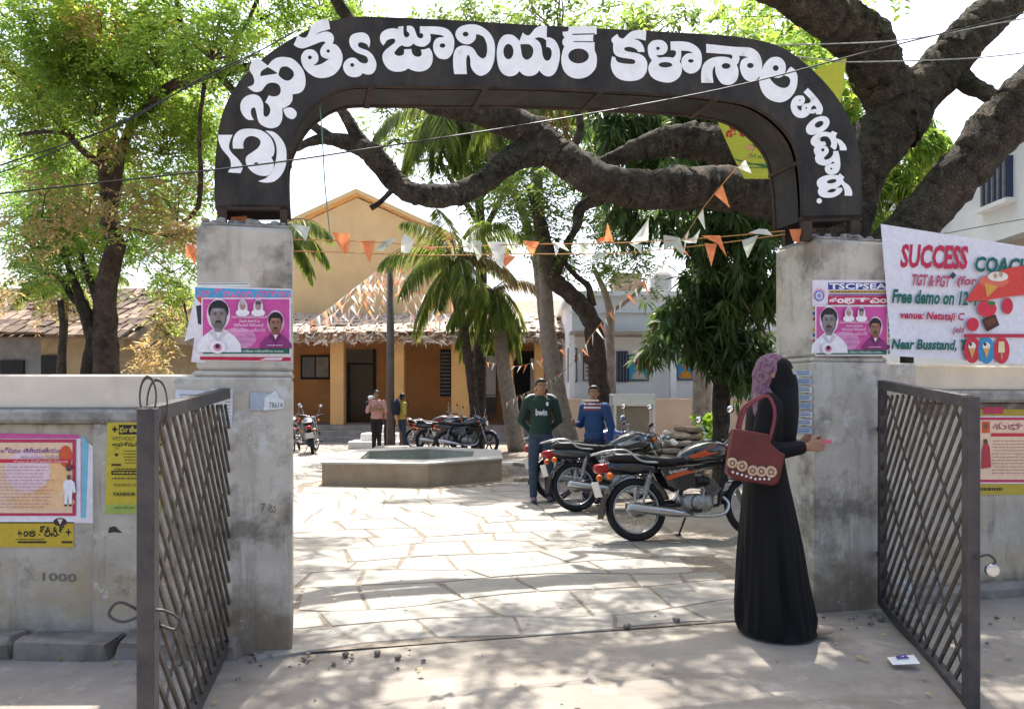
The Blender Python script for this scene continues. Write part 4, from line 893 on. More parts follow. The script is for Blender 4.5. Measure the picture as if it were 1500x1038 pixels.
def framed(px0, px1, py0, py1, bgc, kind):
    f = q('picture_frame', px0-1.5, px1+1.5, 23.93, 24.0, py0-1.5, py1+1.5, m_blueshut)
    P = Plane3(Vector((0, 23.93, 0)), (1, 0, 0)); b = MB()
    def poly(pts, c, off): b.add([P.at(x, y, off) for x, y in pts], [tuple(range(len(pts)))], flat(c))
    poly([(px0, py0), (px1, py0), (px1, py1), (px0, py1)], bgc, .004)
    cx = (px0+px1)/2; h = py1-py0
    if kind == 1:
        poly(ellp(cx, py1+2, (px1-px0)*.40, h*.42, 20)[10:]+[(px1-3, py1-1), (px0+3, py1-1)], 'd8c6b4', .008)
        poly(ellp(cx, py0+h*.45, h*.15, h*.20), 'b5836a', .012); poly(ellp(cx, py0+h*.27, h*.19, h*.13), 'b0243a', .016); poly(ellp(cx, py0+h*.53, h*.07, h*.03), '3a2a2a', .018)
    elif kind == 2:
        poly(ellp(cx, py1+1, (px1-px0)*.42, h*.38, 20)[10:]+[(px1-2, py1-1), (px0+2, py1-1)], 'd9942a', .008)
        poly(ellp(cx, py0+h*.42, h*.15, h*.2), 'c48a62', .012); poly(ellp(cx-1, py0+h*.28, h*.2, h*.14), '1f1a1e', .010)
    else:
        for k in range(7): poly([(px0+2, py0+3+k*h/8), (px1-2, py0+3+k*h/8), (px1-2, py0+5+k*h/8), (px0+2, py0+5+k*h/8)], ['a04040', '555560', '7a3a3a'][k % 3], .008)
        poly(ellp(cx, py0+h*.3, h*.15, h*.16), '6a4a3a', .012)
    b.build('portrait', f, loc=WO-Vector((0, 0, 0))-f.location if False else None)
framed(921.5, 949, 521, 556, '3fa0cc', 1); framed(992.5, 1016, 520, 555, '3f90c8', 2); framed(1075.5, 1097, 528, 557, 'c9a9a0', 3)
framed(833, 844, 511, 558, 'd9c8c4', 4); framed(856, 866, 513, 556, 'd5c6c0', 4)
q('window', 903, 920, 23.94, 24, 514, 559, m_blueshut); q('window', 866, 876, 23.94, 24, 514, 559, m_dark); q('window', 1062, 1072, 23.94, 24, 514, 575, m_dark); q('door', 1100, 1118, 23.94, 24, 505, 583, m_blueshut)
for k in range(4): q('window_bar', 904+k*4.5, 905+k*4.5, 23.90, 23.94, 515, 558, m_grey)
q('roof_parapet', 900, 940, 26, 27, 400, 428, m_tileg); q('water_tank', 960, 985, 27, 28, 398, 428, m_grey, .1)

# tall white house at the far right
tb = thing('white_house', 'tall white painted house with a blue window above the coaching banner', 'building', (9.4, 14, 0)); TO = Vector((-9.4, -14, 0))
def tq(nm, x0, x1, y0, y1, z0, z1, m, bev=0):
    b = MB(); b.box(((x0+x1)/2, (y0+y1)/2, (z0+z1)/2), (x1-x0, y1-y0, z1-z0), m, bev=bev); return b.build(nm, tb, loc=TO)
tq('wall', 9.3, 16, 11, 21, 0, 6.4, m_wht); tq('roof', 9.0, 16.3, 10.7, 21.3, 6.4, 6.55, m_grey)
tq('sunshade', 8.5, 9.3, 12, 16.5, 4.1, 4.2, m_step); tq('band', 9.22, 9.3, 11, 21, 3.3, 3.45, m_cream)
for (ya, yb, za, zb) in ((15.2, 16.1, 5.15, 5.95), (17.6, 18.6, 5.1, 5.95), (13.0, 14.0, 2.2, 3.2)):
    w_ = tq('window', 9.20, 9.3, ya, yb, za, zb, m_blueshut)
    for k in range(5): tq('window_bar', 9.16, 9.20, ya+(yb-ya)*(k+.5)/5-.02, ya+(yb-ya)*(k+.5)/5+.02, za, zb, m_grey)
    tq('sill', 9.1, 9.3, ya-.1, yb+.1, za-.08, za, m_wht)

# old tiled house over the left wall
oh = thing('old_tiled_house', 'low old house with a sagging brown tiled roof behind the cream topped wall', 'building', (-8, 16, 0)); OO = Vector((8, -16, 0))
def oq(nm, px0, px1, y0, y1, z0, z1, m, bev=0):
    xa, xb = (px0-CX)/F*y0, (px1-CX)/F*y0
    b = MB(); b.box(((xa+xb)/2, (y0+y1)/2, (z0+z1)/2), (xb-xa, y1-y0, z1-z0), m, bev=bev); return b.build(nm, oh, loc=OO)
m_oldw = mat('grimy_cream_wall', (.34, .26, .165), .95, var=.15, scale=1.5); layer(m_oldw, (.12, .10, .08), 1.5, .5, .7, amount=.8)
oq('wall', -120, 60, 16.3, 16.6, 0, 2.8, m_grey); oq('wall', 60, 118, 16.3, 16.6, 0, 2.8, m_oldw); oq('wall', 118, 180, 16.3, 16.6, 0, 2.8, m_oldw)
oq('door', 128, 150, 16.24, 16.3, 0, 2.3, m_dark); oq('window', 60, 88, 16.24, 16.3, 1.2, 2.3, m_dark); oq('window', 0, 34, 16.24, 16.3, 1.1, 2.2, m_dark)
oq('wall', 172, 180, 16.61, 22, 0, 2.8, m_oldw)
b = MB(); xa, xb = (-140-CX)/F*16, (200-CX)/F*16; b.prism([(xa, 15.7, 2.62), (xa, 18.8, 3.85), (xa, 22, 2.7)], (xb-xa, 0, 0), m_tileg); b.build('roof', oh, loc=OO)
b = MB()
for r_ in range(9):
    x = xa
    while x < xb:
        w = rs.uniform(.14, .22); t = r_/9; y = 15.6+t*3.1; z = 2.66+t*1.23+.05+rs.uniform(0, .03)+.05*math.sin(x*1.1)
        b.box((x, y, z), (w*.9, .46, .05), m_tileo if rs.random() < .8 else m_tileg, rot=Matrix.Rotation(R(21.6+rs.uniform(-5, 5)), 3, 'X')); x += w
b.build('roof_tiles', oh, loc=OO, kind='stuff')

# distant greenery that closes the yard
pts = []
for k in range(46):
    x = -75+k*3.4+random.uniform(-1, 1); y = 58+random.uniform(-5, 8); h = random.uniform(3, 5.5)
    P_, _ = cloud((x, y, h*.5+.4), (3.2, 2.5, h*.55), 90, spread=.5); pts.append(P_)
P_ = np.concatenate(pts, 0); D_ = unit(rng.normal(0, 1, P_.shape)); V_ = bunch(P_, D_, k=6, ll=.9, lw=.35, hang=.2).reshape(-1, 3)
o = npmesh('distant_trees', V_, np.arange(len(V_)), m_far); o['kind'] = 'stuff'; tag(o, 'distant green tree line beyond the school buildings', 'trees')

# ------------------------------------------------------------------ dry fountain basin
m_basin = mat('brown_basin_plaster', (.27, .20, .14), .95, col2=(.36, .29, .22), scale=2, bump=.25, bscale=14); layer(m_basin, (.42, .38, .33), 3, .58, .7, amount=.6, stretch=(1, 1, .3))
m_cem = mat('sunlit_cement', (.42, .40, .36), .9, var=.12, scale=3, bump=.2, bscale=20)  # paler rim top: its sunlight is painted into this cement colour
m_green = mat('mossy_cement', (.32, .325, .285), .9, var=.15, scale=3)
bs = thing('fountain_basin', 'dry six sided cement basin with a broad rim in the middle of the yard', 'basin', (-1.7, 15.3, 0)); BO = Vector((1.7, -15.3, 0))
op = [(-3.12, 13.45), (-1.35, 13.2), (-.18, 14.35), (-.25, 16.7), (-1.75, 18.0), (-3.45, 16.8)]; cc_ = Vector((-1.72, 15.5, 0))
def sc_(p, k): return (cc_.x+(p[0]-cc_.x)*k, cc_.y+(p[1]-cc_.y)*k)
ip = [sc_(p, .66) for p in op]; n = 6
for i in range(n):
    a, c2 = op[i], op[(i+1) % n]; ia, ic = ip[i], ip[(i+1) % n]
    b = MB(); b.prism([(a[0], a[1], -.05), (c2[0], c2[1], -.05), (ic[0], ic[1], -.05), (ia[0], ia[1], -.05)], (0, 0, .415), m_basin); b.build('side_block', bs, loc=BO)
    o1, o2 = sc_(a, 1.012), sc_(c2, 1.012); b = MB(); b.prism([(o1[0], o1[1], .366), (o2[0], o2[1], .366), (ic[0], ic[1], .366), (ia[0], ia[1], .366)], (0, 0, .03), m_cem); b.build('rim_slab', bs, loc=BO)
    i1, i2 = sc_(a, .655), sc_(c2, .655); b = MB(); b.prism([(i1[0], i1[1], .0), (i2[0], i2[1], .0), (i2[0], i2[1], .355), (i1[0], i1[1], .355)], (Vector((cc_.x, cc_.y, 0))-Vector((i1[0], i1[1], 0)))*.01, m_green); b.build('inner_lining', bs, loc=BO)
b = MB(); b.prism([(*sc_(p, .66), .0) for p in op], (0, 0, .03), m_green); b.build('basin_floor', bs, loc=BO)
b = MB(); b.prism([(*sc_(p, 1.10), -.02) for p in op], (0, 0, .03), m_basin); b.build('footing', bs, loc=BO)
# low brick edging that runs from the basin past the motorcycles
ed = thing('brick_edging', 'low line of brown edging stones right of the dry basin', 'edging', (.9, 14.6, 0))
for k in range(16):
    t = k/15; x = .1+t*2.2; y = 14.1+t*1.0; b = MB(); b.box((0, 0, 0), (.15, .1, .09), m_basin, bev=.015); b.build('brick', ed, loc=(x-.9, y-14.6, .03)); bpy.context.view_layer
for k in range(12):
    t = k/11; b = MB(); b.box((0, 0, 0), (.17, .1, .08), m_step, bev=.015); b.build('brick', ed, loc=(.0+t*1.5-.9+.1, 17.6-t*2.2-14.6, .03))

# yard pole with block and steps
m_pole = mat('rusty_pole_paint', (.10, .085, .075), .8, col2=(.16, .13, .115), scale=5, bump=.2)
yp = thing('yard_pole', 'dark iron pole standing behind the basin with bunting tied to its top', 'pole', (-3.34, 22.5, 0))
b = MB(); b.tube([(0, 0, 0), (0, 0, 5.25)], [.115, .10], m_pole, 14); b.build('shaft', yp)
b = MB(); b.cyl((0, 0, 5.25), (0, 0, 5.31), .16, m_pole, 14); b.build('cap', yp)
for k in range(4):
    b = MB(); a = k*math.pi/2+.4; b.box((math.cos(a)*.14, math.sin(a)*.14, 5.15), (.08, .04, .16), m_rust, rot=Matrix.Rotation(a, 3, 'Z')); b.build('bracket', yp)
b = MB(); b.box((.08, -1.1, .10), (.9, .7, .22), m_step, bev=.05); o = b.build('concrete_block', None, loc=(-3.2, 22.4, 0)); tag(o, 'rough concrete block lying at the foot of the dark yard pole', 'block')
st = thing('stepped_pedestal', 'small whitewashed pedestal of three steps left of the yard pole', 'pedestal', (-3.95, 24, 0)); 
for k in range(3):
    b = MB(); b.box((k*.1, k*.05, .11+k*.22), (1.5-k*.45, 1.1-k*.3, .22), m_paper, bev=.02); b.build('step', st)

# covered cart, rubble and stones by the classroom block
ct = thing('covered_cart', 'small cart with a sunlit white hood parked behind the motorcycles', 'cart', W(925, 640, 14.5)-Vector((0, 0, W(925, 640, 14.5).z)))
b = MB(); b.box((0, 0, 1.50), (.72, .7, .05), m_paper, bev=.02); b.box((-.02, -.36, 1.42), (.72, .02, .20), m_paper); b.build('hood', ct)
b = MB(); b.box((-.04, 0, .90), (.62, .66, .80), m_basin, bev=.02); b.build('body', ct)
for sx in (-.33, .34):
    for sy in (-.33, .33): b = MB(); b.box((sx, sy, .9), (.04, .04, 1.2), m_paper); b.build('hood_post', ct)
for sx in (-.25, .25):
    b = MB(); b.torus((sx, -.36, .27), .24, .03, m_dark, ax=(0, 1, 0), n=24); b.cyl((sx, -.38, .27), (sx, -.34, .27), .05, m_steel); b.build('wheel', ct)
rb_ = W(968, 640, 14); 
b = MB()
for k in range(70):
    r = random.uniform(.03, .07); b.ell((random.gauss(0, .16), random.gauss(0, .15), random.uniform(.02, .32)*math.exp(-random.random())), (r, r, r*.7), m_paper, 6, 4, smooth=False)
for v in range(len(b.v)): b.v[v] = (b.v[v][0], b.v[v][1], max(0, b.v[v][2]))
o = b.build('crumpled_paper_heap', None, loc=(rb_.x, 14, .62)); tag(o, 'heap of crumpled white paper on the stones beside the cart', 'paper heap', kind='stuff')
ps = W(1010, 640, 14); sp = thing('stone_pile', 'stacked flat brown stones piled under the hanging dark leaves', 'stone pile', (ps.x, 14, 0))
for k in range(64):
    lv = k//9; a = k*2.4; rr = (1-lv/8)*.62
    b = MB(); b.box((0, 0, 0), (random.uniform(.25, .5), random.uniform(.2, .4), random.uniform(.06, .12)), m_step if k % 3 else m_basin, bev=.03)
    b.build('stone', sp, loc=(math.cos(a)*rr-.1, math.sin(a)*rr*.8, .05+lv*.125)).rotation_euler = (random.uniform(-.15, .15), random.uniform(-.15, .15), random.random()*3)
for k in range(26):
    b = MB(); b.box((0, 0, 0), (random.uniform(.2, .5), random.uniform(.2, .35), random.uniform(.1, .2)), m_step if k % 2 else m_basin, bev=.05)
    b.build('stone', sp, loc=(random.uniform(-1.6, .9), random.uniform(-.6, .3), random.uniform(.05, .4))).rotation_euler = (0, 0, random.random()*3)
b = MB(); b.box((0, 0, .35), (4.0, .3, .7), m_basin, bev=.03); o = b.build('low_garden_wall', None, loc=(3.3, 15.2, 0)); tag(o, 'low brown garden wall behind the cart and stones', 'wall')
# bright weed by the stones
P_, _ = cloud((3.45, 13.9, .9), (.35, .3, .35), 60); V_ = bunch(P_, unit(rng.normal(0, 1, P_.shape)), k=7, ll=.16, lw=.06, hang=.2).reshape(-1, 3)
o = npmesh('leafy_weed', V_, np.arange(len(V_)), leafmat('weed_leaf', (.12, .22, .03), (.25, .38, .05), trans=.5)); tag(o, 'bright green weed growing out of the stone pile', 'plant')
# fallen leaves and grit
b = MB(); gm = leafmat('fallen_leaf', (.30, .22, .08), (.45, .36, .14), trans=.2)
for k in range(1800):
    x, y = random.uniform(-4, 4.5), random.uniform(2.9, 12)
    if -3 < x < 3 and y < 5 and random.random() < .3: continue
    edge = min(abs(y-4.6), 1) if abs(x) > 1.8 else 1
    if random.random() > .35+.65*(1-edge) : continue
    gz = .03 if y > 4.8 else -.11*min(1, max(0, (4.6-y)/1.7))+.012
    a = random.random()*6.28; L = random.uniform(.02, .05); u = Vector((math.cos(a), math.sin(a), 0))*L; s = Vector((-u.y, u.x, 0))*.35; p = Vector((x, y, gz))
    b.add([p, p+u*.5+s+Vector((0, 0, .006)), p+u, p+u*.5-s+Vector((0, 0, .004))], [(0, 1, 2, 3)], gm)
b.build('fallen_leaves', None, fixn=False, kind='stuff')
m_pebble = mat('dusty_pebble', (.17, .15, .13), .95, var=.4, scale=30)
b = MB()
for k in range(110):
    side = random.random() < .5
    x = random.gauss(-1.3, .45) if side else random.gauss(2.3, .5); y = (4.62 if side else 5.35)-abs(random.gauss(0, .16))
    if k % 4 == 0: x, y = random.uniform(-3.4, 3.5), random.uniform(3.2, 6)
    r = random.choice((.004, .005, .007, .010, .018))*random.uniform(.7, 1.3); gz = .01 if y > 4.6 else -.11*min(1, (4.6-y)/1.7)
    b.box((x, y, gz+r*.4), (r*2, r*1.6, r*1.1), m_pebble, rot=Matrix.Rotation(random.random()*3, 3, 'Z'), bev=r*.3)
b.build('gravel', None, kind='stuff')
# scrap paper on the road
b = MB(); pp = W(1322, 972, 4.4); b.add([(-.07, -.04, .0), (.07, -.05, .01), (.08, .04, .03), (-.06, .05, .012), (0, 0, .035)], [(0, 1, 4), (1, 2, 4), (2, 3, 4), (3, 0, 4)], m_paper)
b.add([(-.04, -.02, .026), (.03, -.02, .03), (.02, .015, .038), (-.03, .015, .03)], [(0, 1, 2, 3)], flat('5a4a90')); o = b.build('crumpled_leaflet', None, loc=(pp.x, 4.4, .01), fixn=False); tag(o, 'crumpled white and violet leaflet lying on the road inside the padlocked gate leaf', 'leaflet')
# ------------------------------------------------------------------ flat print: posters, banners
_TX = {}
def text2d(s, bold=0.0):
    key = (s, bold)
    if key in _TX: return _TX[key]
    cd = bpy.data.curves.new('t', 'FONT'); cd.body = s; cd.size = 1; cd.resolution_u = 2; cd.offset = bold
    ob = bpy.data.objects.new('t', cd); COL.objects.link(ob); dg = bpy.context.evaluated_depsgraph_get()
    me = bpy.data.meshes.new_from_object(ob.evaluated_get(dg))
    vs = np.array([(v.co.x, v.co.y) for v in me.vertices]) if len(me.vertices) else np.zeros((3, 2)); fs = [tuple(p.vertices) for p in me.polygons]
    bpy.data.objects.remove(ob); bpy.data.curves.remove(cd); bpy.data.meshes.remove(me)
    mn, mx = vs.min(0), vs.max(0); vs = (vs-mn)/np.maximum(mx-mn, 1e-6); _TX[key] = (vs, fs); return _TX[key]
class Sheet:
    """a flat printed sheet; coordinates are photo pixels turned into points of the plane it hangs on"""
    def __init__(s, plane, quad=None): s.P = plane; s.b = MB(); s.k = 0; s.quad = quad
    def pt(s, x, y, off):
        if s.quad:       # x,y in 0..1 of the quad
            a, b_, c, d = s.quad; X = (a[0]*(1-x)+b_[0]*x)*(1-y)+(d[0]*(1-x)+c[0]*x)*y; Y = (a[1]*(1-x)+b_[1]*x)*(1-y)+(d[1]*(1-x)+c[1]*x)*y
            return s.P.at(X, Y, off)
        return s.P.at(x, y, off)
    def off(s): s.k += 1; return .003+s.k*.00045
    def poly(s, pts, c): o = s.off(); s.b.add([s.pt(x, y, o) for x, y in pts], [tuple(range(len(pts)))], flat(c)); return s
    def rect(s, x0, y0, x1, y1, c, sk=0): return s.poly([(x0, y0), (x1, y0+sk), (x1, y1+sk), (x0, y1)], c)
    def ell(s, cx, cy, rx, ry, c, n=18, a0=0, a1=360):
        return s.poly([(cx+rx*math.cos(R(a0+(a1-a0)*k/n)), cy+ry*math.sin(R(a0+(a1-a0)*k/n))) for k in range(n+(a1-a0 < 360))], c)
    def text(s, st, x0, y0, x1, y1, c, sk=0, bold=.0, slant=0):
        vs, fs = text2d(st, bold); o = s.off()
        s.b.add([s.pt(x0+(x1-x0)*u+slant*(v-.5), y1+(y0-y1)*v+sk*u, o) for u, v in vs], fs, flat(c)); return s
    def lines(s, x0, y0, x1, y1, n, c, dens=.55, seed=1):
        rs_ = random.Random(seed); h = (y1-y0)/n
        for k in range(n):
            x = x0+rs_.uniform(0, (x1-x0)*.06); o = s.off()
            vs = []; fs = []
            xe = x1-rs_.uniform(0, (x1-x0)*.15)
            while x < xe:
                w = rs_.uniform(.02, .07)*(x1-x0); i = len(vs); ya, yb = y0+k*h+h*(1-dens)/2, y0+k*h+h*(1+dens)/2
                vs += [s.pt(x, ya, o), s.pt(min(x+w, xe), ya, o), s.pt(min(x+w, xe), yb, o), s.pt(x, yb, o)]; fs.append((i, i+1, i+2, i+3)); x += w*1.35
            s.b.add(vs, fs, flat(c))
        return s
    def man(s, cx, top, w, h, skin, hair, shirt, x0=None, x1=None, tash=True, ybot=None):
        """bust portrait: head width w, head height h"""
        yb = ybot if ybot else top+h*2; cy = top+h*.55
        s.poly([(cx-w*1.15, yb), (cx-w*1.12, top+h*1.45), (cx-w*.75, top+h*1.2), (cx-w*.3, top+h*.98), (cx+w*.3, top+h*.98), (cx+w*.8, top+h*1.2), (cx+w*1.15, top+h*1.45), (cx+w*1.2, yb)], shirt)
        s.rect(cx-w*.22, top+h*.8, cx+w*.22, top+h*1.08, skin); s.poly([(cx-w*.5, top+h*1.1), (cx-w*.22, top+h*1.0), (cx, top+h*1.3), (cx+w*.22, top+h*1.0), (cx+w*.5, top+h*1.1), (cx+w*.04, top+h*1.42), (cx+w*.04, yb), (cx-w*.03, yb), (cx-w*.03, top+h*1.42)], 'cfc8d2' if shirt[0] == 'f' else '6f2a5c'); s.ell(cx, top+h*.36, w*.54, h*.37, hair); s.ell(cx, cy, w*.44, h*.47, skin); dk = '%02x%02x%02x' % tuple(int(int(skin[i:i+2], 16)*.8) for i in (0, 2, 4)); s.ell(cx+w*.02, cy, w*.43, h*.46, dk, 18, -80, 80); s.ell(cx-w*.03, cy, w*.37, h*.42, skin); s.ell(cx, top+h*.84, w*.25, h*.13, dk, 14); s.ell(cx-w*.1, top+h*.3, w*.2, h*.08, '%02x%02x%02x' % tuple(min(255, int(int(skin[i:i+2], 16)*1.15)) for i in (0, 2, 4)))
        s.poly([(cx-w*.46, top+h*.42), (cx-w*.42, top+h*.18), (cx, top+h*.06), (cx+w*.42, top+h*.18), (cx+w*.46, top+h*.42), (cx+w*.3, top+h*.27), (cx-w*.3, top+h*.27)], hair)
        for sg in (-1, 1):
            s.ell(cx+sg*w*.17, top+h*.48, w*.075, h*.022, '2a2626', 10); s.rect(cx+sg*w*.17-w*.1, top+h*.405, cx+sg*w*.17+w*.1, top+h*.43, hair)
        s.poly([(cx-w*.05, top+h*.5), (cx+w*.05, top+h*.5), (cx+w*.08, top+h*.66), (cx-w*.08, top+h*.66)], '8f7a70')
        if tash: s.poly([(cx-w*.2, top+h*.76), (cx-w*.1, top+h*.69), (cx+w*.1, top+h*.69), (cx+w*.2, top+h*.76), (cx, top+h*.735)], '1d1a1c')
        s.rect(cx-w*.1, top+h*.79, cx+w*.1, top+h*.81, '7a4a48'); return s
    def build(s, name, label, cat, group=None, border=None):
        o = s.b.build(name, None, fixn=False); return tag(o, label, cat, group)
def pink_poster(sh, x0, y0, x1, y1, sk=0):
    w, h = x1-x0, y1-y0; X = lambda t: x0+w*t; Y = lambda t: y0+h*t
    sh.rect(x0-2, y0-2, x1+2, y1+2, 'e9dfe6', sk); sh.rect(x0, y0, x1, y1, 'cf559f', sk)
    sh.ell(X(.40), Y(.72), w*.22, h*.2, 'dc92bf'); sh.rect(x0, Y(.90), x1, y1, '2f6b58')
    # cut-out glow behind the two busts
    sh.ell(X(.18), Y(.28), w*.135, h*.29, 'efdbe8'); sh.ell(X(.84), Y(.42), w*.10, h*.22, 'eecbe0')
    sh.man(X(.18), Y(.02), w*.22, h*.54, '8f8586', '2d2a2d', 'f1eef3', ybot=Y(.97)); sh.man(X(.84), Y(.24), w*.16, h*.40, 'a2705a', '2a2126', '8d3574', ybot=Y(.90))
    sh.poly([(X(.815), Y(.655)), (X(.865), Y(.655)), (X(.84), Y(.74))], 'efe7ee')
    for cx, sk_ in ((.46, 'a58a80'), (.64, 'a58d88')):
        sh.ell(X(cx), Y(.15), w*.055, h*.145, 'eddfe8'); sh.ell(X(cx), Y(.25), w*.08, h*.07, 'f0eaf0'); sh.ell(X(cx), Y(.12), w*.036, h*.085, sk_); sh.ell(X(cx), Y(.065), w*.037, h*.04, '5a5258' if cx > .5 else 'b9aeb0')
    sh.text('పురపాలక పట్టభద్రుల ఎన్నికలలో', X(.33), Y(.29), X(.75), Y(.355), 'f7eaf4'); sh.text('విజయ శంఖారావం', X(.42), Y(.37), X(.66), Y(.43), 'f7eaf4')
    sh.text('గెలిపించండి గెలిపించండి', X(.36), Y(.445), X(.70), Y(.50), 'f7eaf4'); sh.text('పట్టభద్రుల అభ్యర్థి', X(.32), Y(.53), X(.72), Y(.60), 'e9cfe6'); sh.text('ఓటు వేయండి', X(.40), Y(.64), X(.62), Y(.71), '9a5aa0'); sh.text('ధన్యవాదములు', X(.42), Y(.75), X(.60), Y(.81), '9a5aa0')
    sh.ell(X(.17), Y(.875), w*.095, h*.12, 'f2e9ee'); sh.ell(X(.17), Y(.88), w*.05, h*.07, 'd98aa8'); sh.ell(X(.17), Y(.86), w*.028, h*.045, '3a2a30')
    sh.text('తాండూరు పట్టణ పట్టభద్రుల సంఘం', X(.30), Y(.925), X(.93), Y(.975), 'f1eef0'); sh.rect(X(.74), Y(.84), X(.92), Y(.85), 'e9d8e8')
PLf = Plane3(G(-.5, 0), GU)
s = Sheet(PLf)
s.poly([(284, 440), (270, 500), (285, 494), (280, 530), (300, 531), (300, 420)], 'ebe6ea').poly([(286, 498), (298, 494), (299, 522), (284, 524)], 'c8334a').text('సభ', 286, 503, 298, 516, 'f2e9ee').poly([(287, 448), (297, 446), (296, 476), (290, 474)], '40354a').poly([(287, 436), (297, 436), (297, 448)], 'd46a3a')
s.build('torn_poster', 'torn white and red poster scraps curling behind the blue headed poster', 'poster')
s = Sheet(PLf)
s.rect(288, 414, 366, 420, 'dfe2e3').rect(290, 415.5, 364, 416.5, '5a5a60').poly([(285, 419), (427, 423), (427, 530), (284, 528)], 'ece8ec').poly([(286, 421), (426, 425), (426, 440), (286, 436)], '49a3d0')
s.text('మా కొలువుల మారాజు', 289, 422.5, 424, 437, 'e06fa8', bold=.02).poly([(293, 522), (426, 523), (426, 529), (293, 527)], 'c02c4c').poly([(390, 524), (415, 524), (412, 527), (380, 527)], 'ece8ec')
s.build('blue_headed_poster', 'poster with a sky blue band of pink Telugu letters at the top of the pillar', 'poster')
s = Sheet(PLf); s.k = 16; pink_poster(s, 297, 438, 424, 518); s.build('pink_poster', 'pink poster with two busts of men, pasted over the blue headed poster', 'poster')
s = Sheet(Plane3(G(-.5, -.03), GU))
s.poly([(257, 570), (300, 572), (299, 600), (256, 598)], 'd3dade').lines(262, 576, 296, 592, 4, '5a6270', .3).poly([(310, 569), (341, 570), (340, 625), (326, 624), (312, 622)], 'dfe3ea').lines(330, 576, 339, 616, 8, '8088a0', .25)
s.poly([(367, 574), (396, 576), (398, 600), (366, 601)], 'aeb8c4').poly([(388, 582), (404, 572), (410, 584), (416, 586), (415, 598), (386, 601)], 'dfe3e6').text('78614', 394, 589, 414, 597, '3a3c44').build('pasted_notices', 'worn white paper notices numbered 78614 under the blue headed poster', 'notice')
s = Sheet(Plane3(G(-.5, -.03), GU))
s.text('7 ట', 382, 737, 404, 750, '6a6a68'); s.build('chalk_marks', 'faint grey figures scribbled low on the pillar beside the entrance', 'marking')
PRf = Plane3(G(3.4, 0), GU)
s = Sheet(PRf)
s.poly([(1190, 410), (1302, 410), (1303, 520), (1196, 522), (1190, 450)], 'e9e2ea').poly([(1213, 414), (1299, 414), (1300, 424), (1213, 424)], '3c3f92').text('TSCPSEA', 1215, 415, 1299, 423.5, 'f4f2f6', bold=.03)
s.rect(1214, 425, 1300, 429.5, 'c7a86a').lines(1216, 425.5, 1298, 429, 1, '7a5a30', .5).rect(1214, 430.5, 1300, 432.5, '6a57a0').rect(1213, 433, 1300, 446, 'c22f56').text('శంఖారావం', 1215, 434, 1299, 445.5, 'f6eef2', bold=.03)
s.ell(1200, 431, 9, 9.5, 'e9b8cc').ell(1200, 433, 7.5, 8, '6f6fb4').ell(1200, 433, 5.5, 6, 'd9d6ec').ell(1200, 433, 3, 3.5, '9a92c8')
for k in range(9): s.rect(1300-.5, 449+k*8, 1303.5, 454+k*8, ['5a7a8a', 'c87a5a', 'd9b27a', '3a4a5a'][k % 4]); s.rect(1190.5, 449+k*8, 1194.5, 453+k*8, ['d9a84a', '3a5a9a', 'c84a5a', 'e6ddd6'][k % 4])
s.build('lettered_poster', 'poster headed TSCPSEA in white on blue above red Telugu lettering', 'poster')
s = Sheet(PRf); s.k = 45; pink_poster(s, 1196, 449, 1299, 519); s.build('pink_poster', 'pink poster with two busts of men, pasted over the TSCPSEA poster', 'poster')
# faded blue newsprint on the inner face of the right pillar
PI = Plane3(G(3.37, 0), Vector((-GV.x, -GV.y, 0)).normalized()*-1)
nrm = PI.N
if nrm.dot(GU) > 0: PI.N = -PI.N
s = Sheet(PI)
rs = random.Random(5)
for k in range(8):
    y = 541+k*12; s.poly([(1164, y+rs.uniform(0, 3)), (1180, y+1), (1190, y+2), (1190, y+10), (1176, y+9), (1164, y+9)], ['b9c4d2', '9fb2cc', 'c9ccd2'][k % 3]); s.lines(1166, y+2, 1188, y+8, 2, ['3f62a4', '5a74a8', '2f5aa0'][k % 3], .6, seed=k)
s.build('faded_newsprint', 'strips of faded blue newsprint pasted on the pillar beside the veiled woman', 'poster')
# left wall posters
PW = Plane3((0, 4.75, 0), (1, 0, 0)); PP = Plane3((0, 4.70, 0), (1, 0, 0))
s = Sheet(PW); s.rect(-20, 762, 108, 801, 'c9ad35').rect(-20, 763, 108, 766, '3a3222').text('దంత క్లినిక్ +', 24, 770, 104, 786, '2a2624', bold=.03).rect(26, 792, 68, 795, '3a3222').lines(24, 788, 70, 791, 1, '5a4a2a').rect(90, 792, 106, 795, '3a3222').ell(88, 764, 10, 6, '4a2a2e').poly([(84, 760), (92, 760), (88, 768)], 'e6ddd0')
s.build('yellow_poster', 'yellow clinic poster with black Telugu letters half hidden under the stacked pink posters', 'poster', 'posters on the stained wall')
s = Sheet(PW); s.poly([(-30, 645), (128, 647), (138, 655), (136, 766), (-30, 762)], 'e9e4ee').poly([(-30, 640), (124, 640), (130, 650), (126, 758), (-30, 755)], '7fc0d8').poly([(-30, 634), (112, 636), (119, 642), (119, 752), (-30, 750)], 'cf5a9e')
s.rect(-30, 642, 118, 764, 'ede9f2').build('poster_stack', 'thick stack of overlapping white, blue and pink posters showing round the framed poster', 'poster')
s = Sheet(PW); s.k = 14
s.rect(-30, 643, 111, 755, 'c23a5e').rect(-30, 648, 106, 751, 'eecdb0').ell(70, 700, 34, 26, 'eec08a').ell(40, 690, 34, 30, 'ecd0d8').ell(96, 668, 10, 16, 'd9603a').ell(60, 735, 50, 12, 'efc79a')
s.text('శుభాకాంక్షలు తెలియజేయు', -28, 655, 88, 664, '8d5a9a', bold=.02).text('అనుచరులు మరియు', 30, 666, 90, 671, 'a08aa0').rect(-30, 672, 103, 677.5, 'd0334a').text('తాండూరు నియోజకవర్గ ప్రజలకు', 20, 673, 100, 677, 'f3dede')
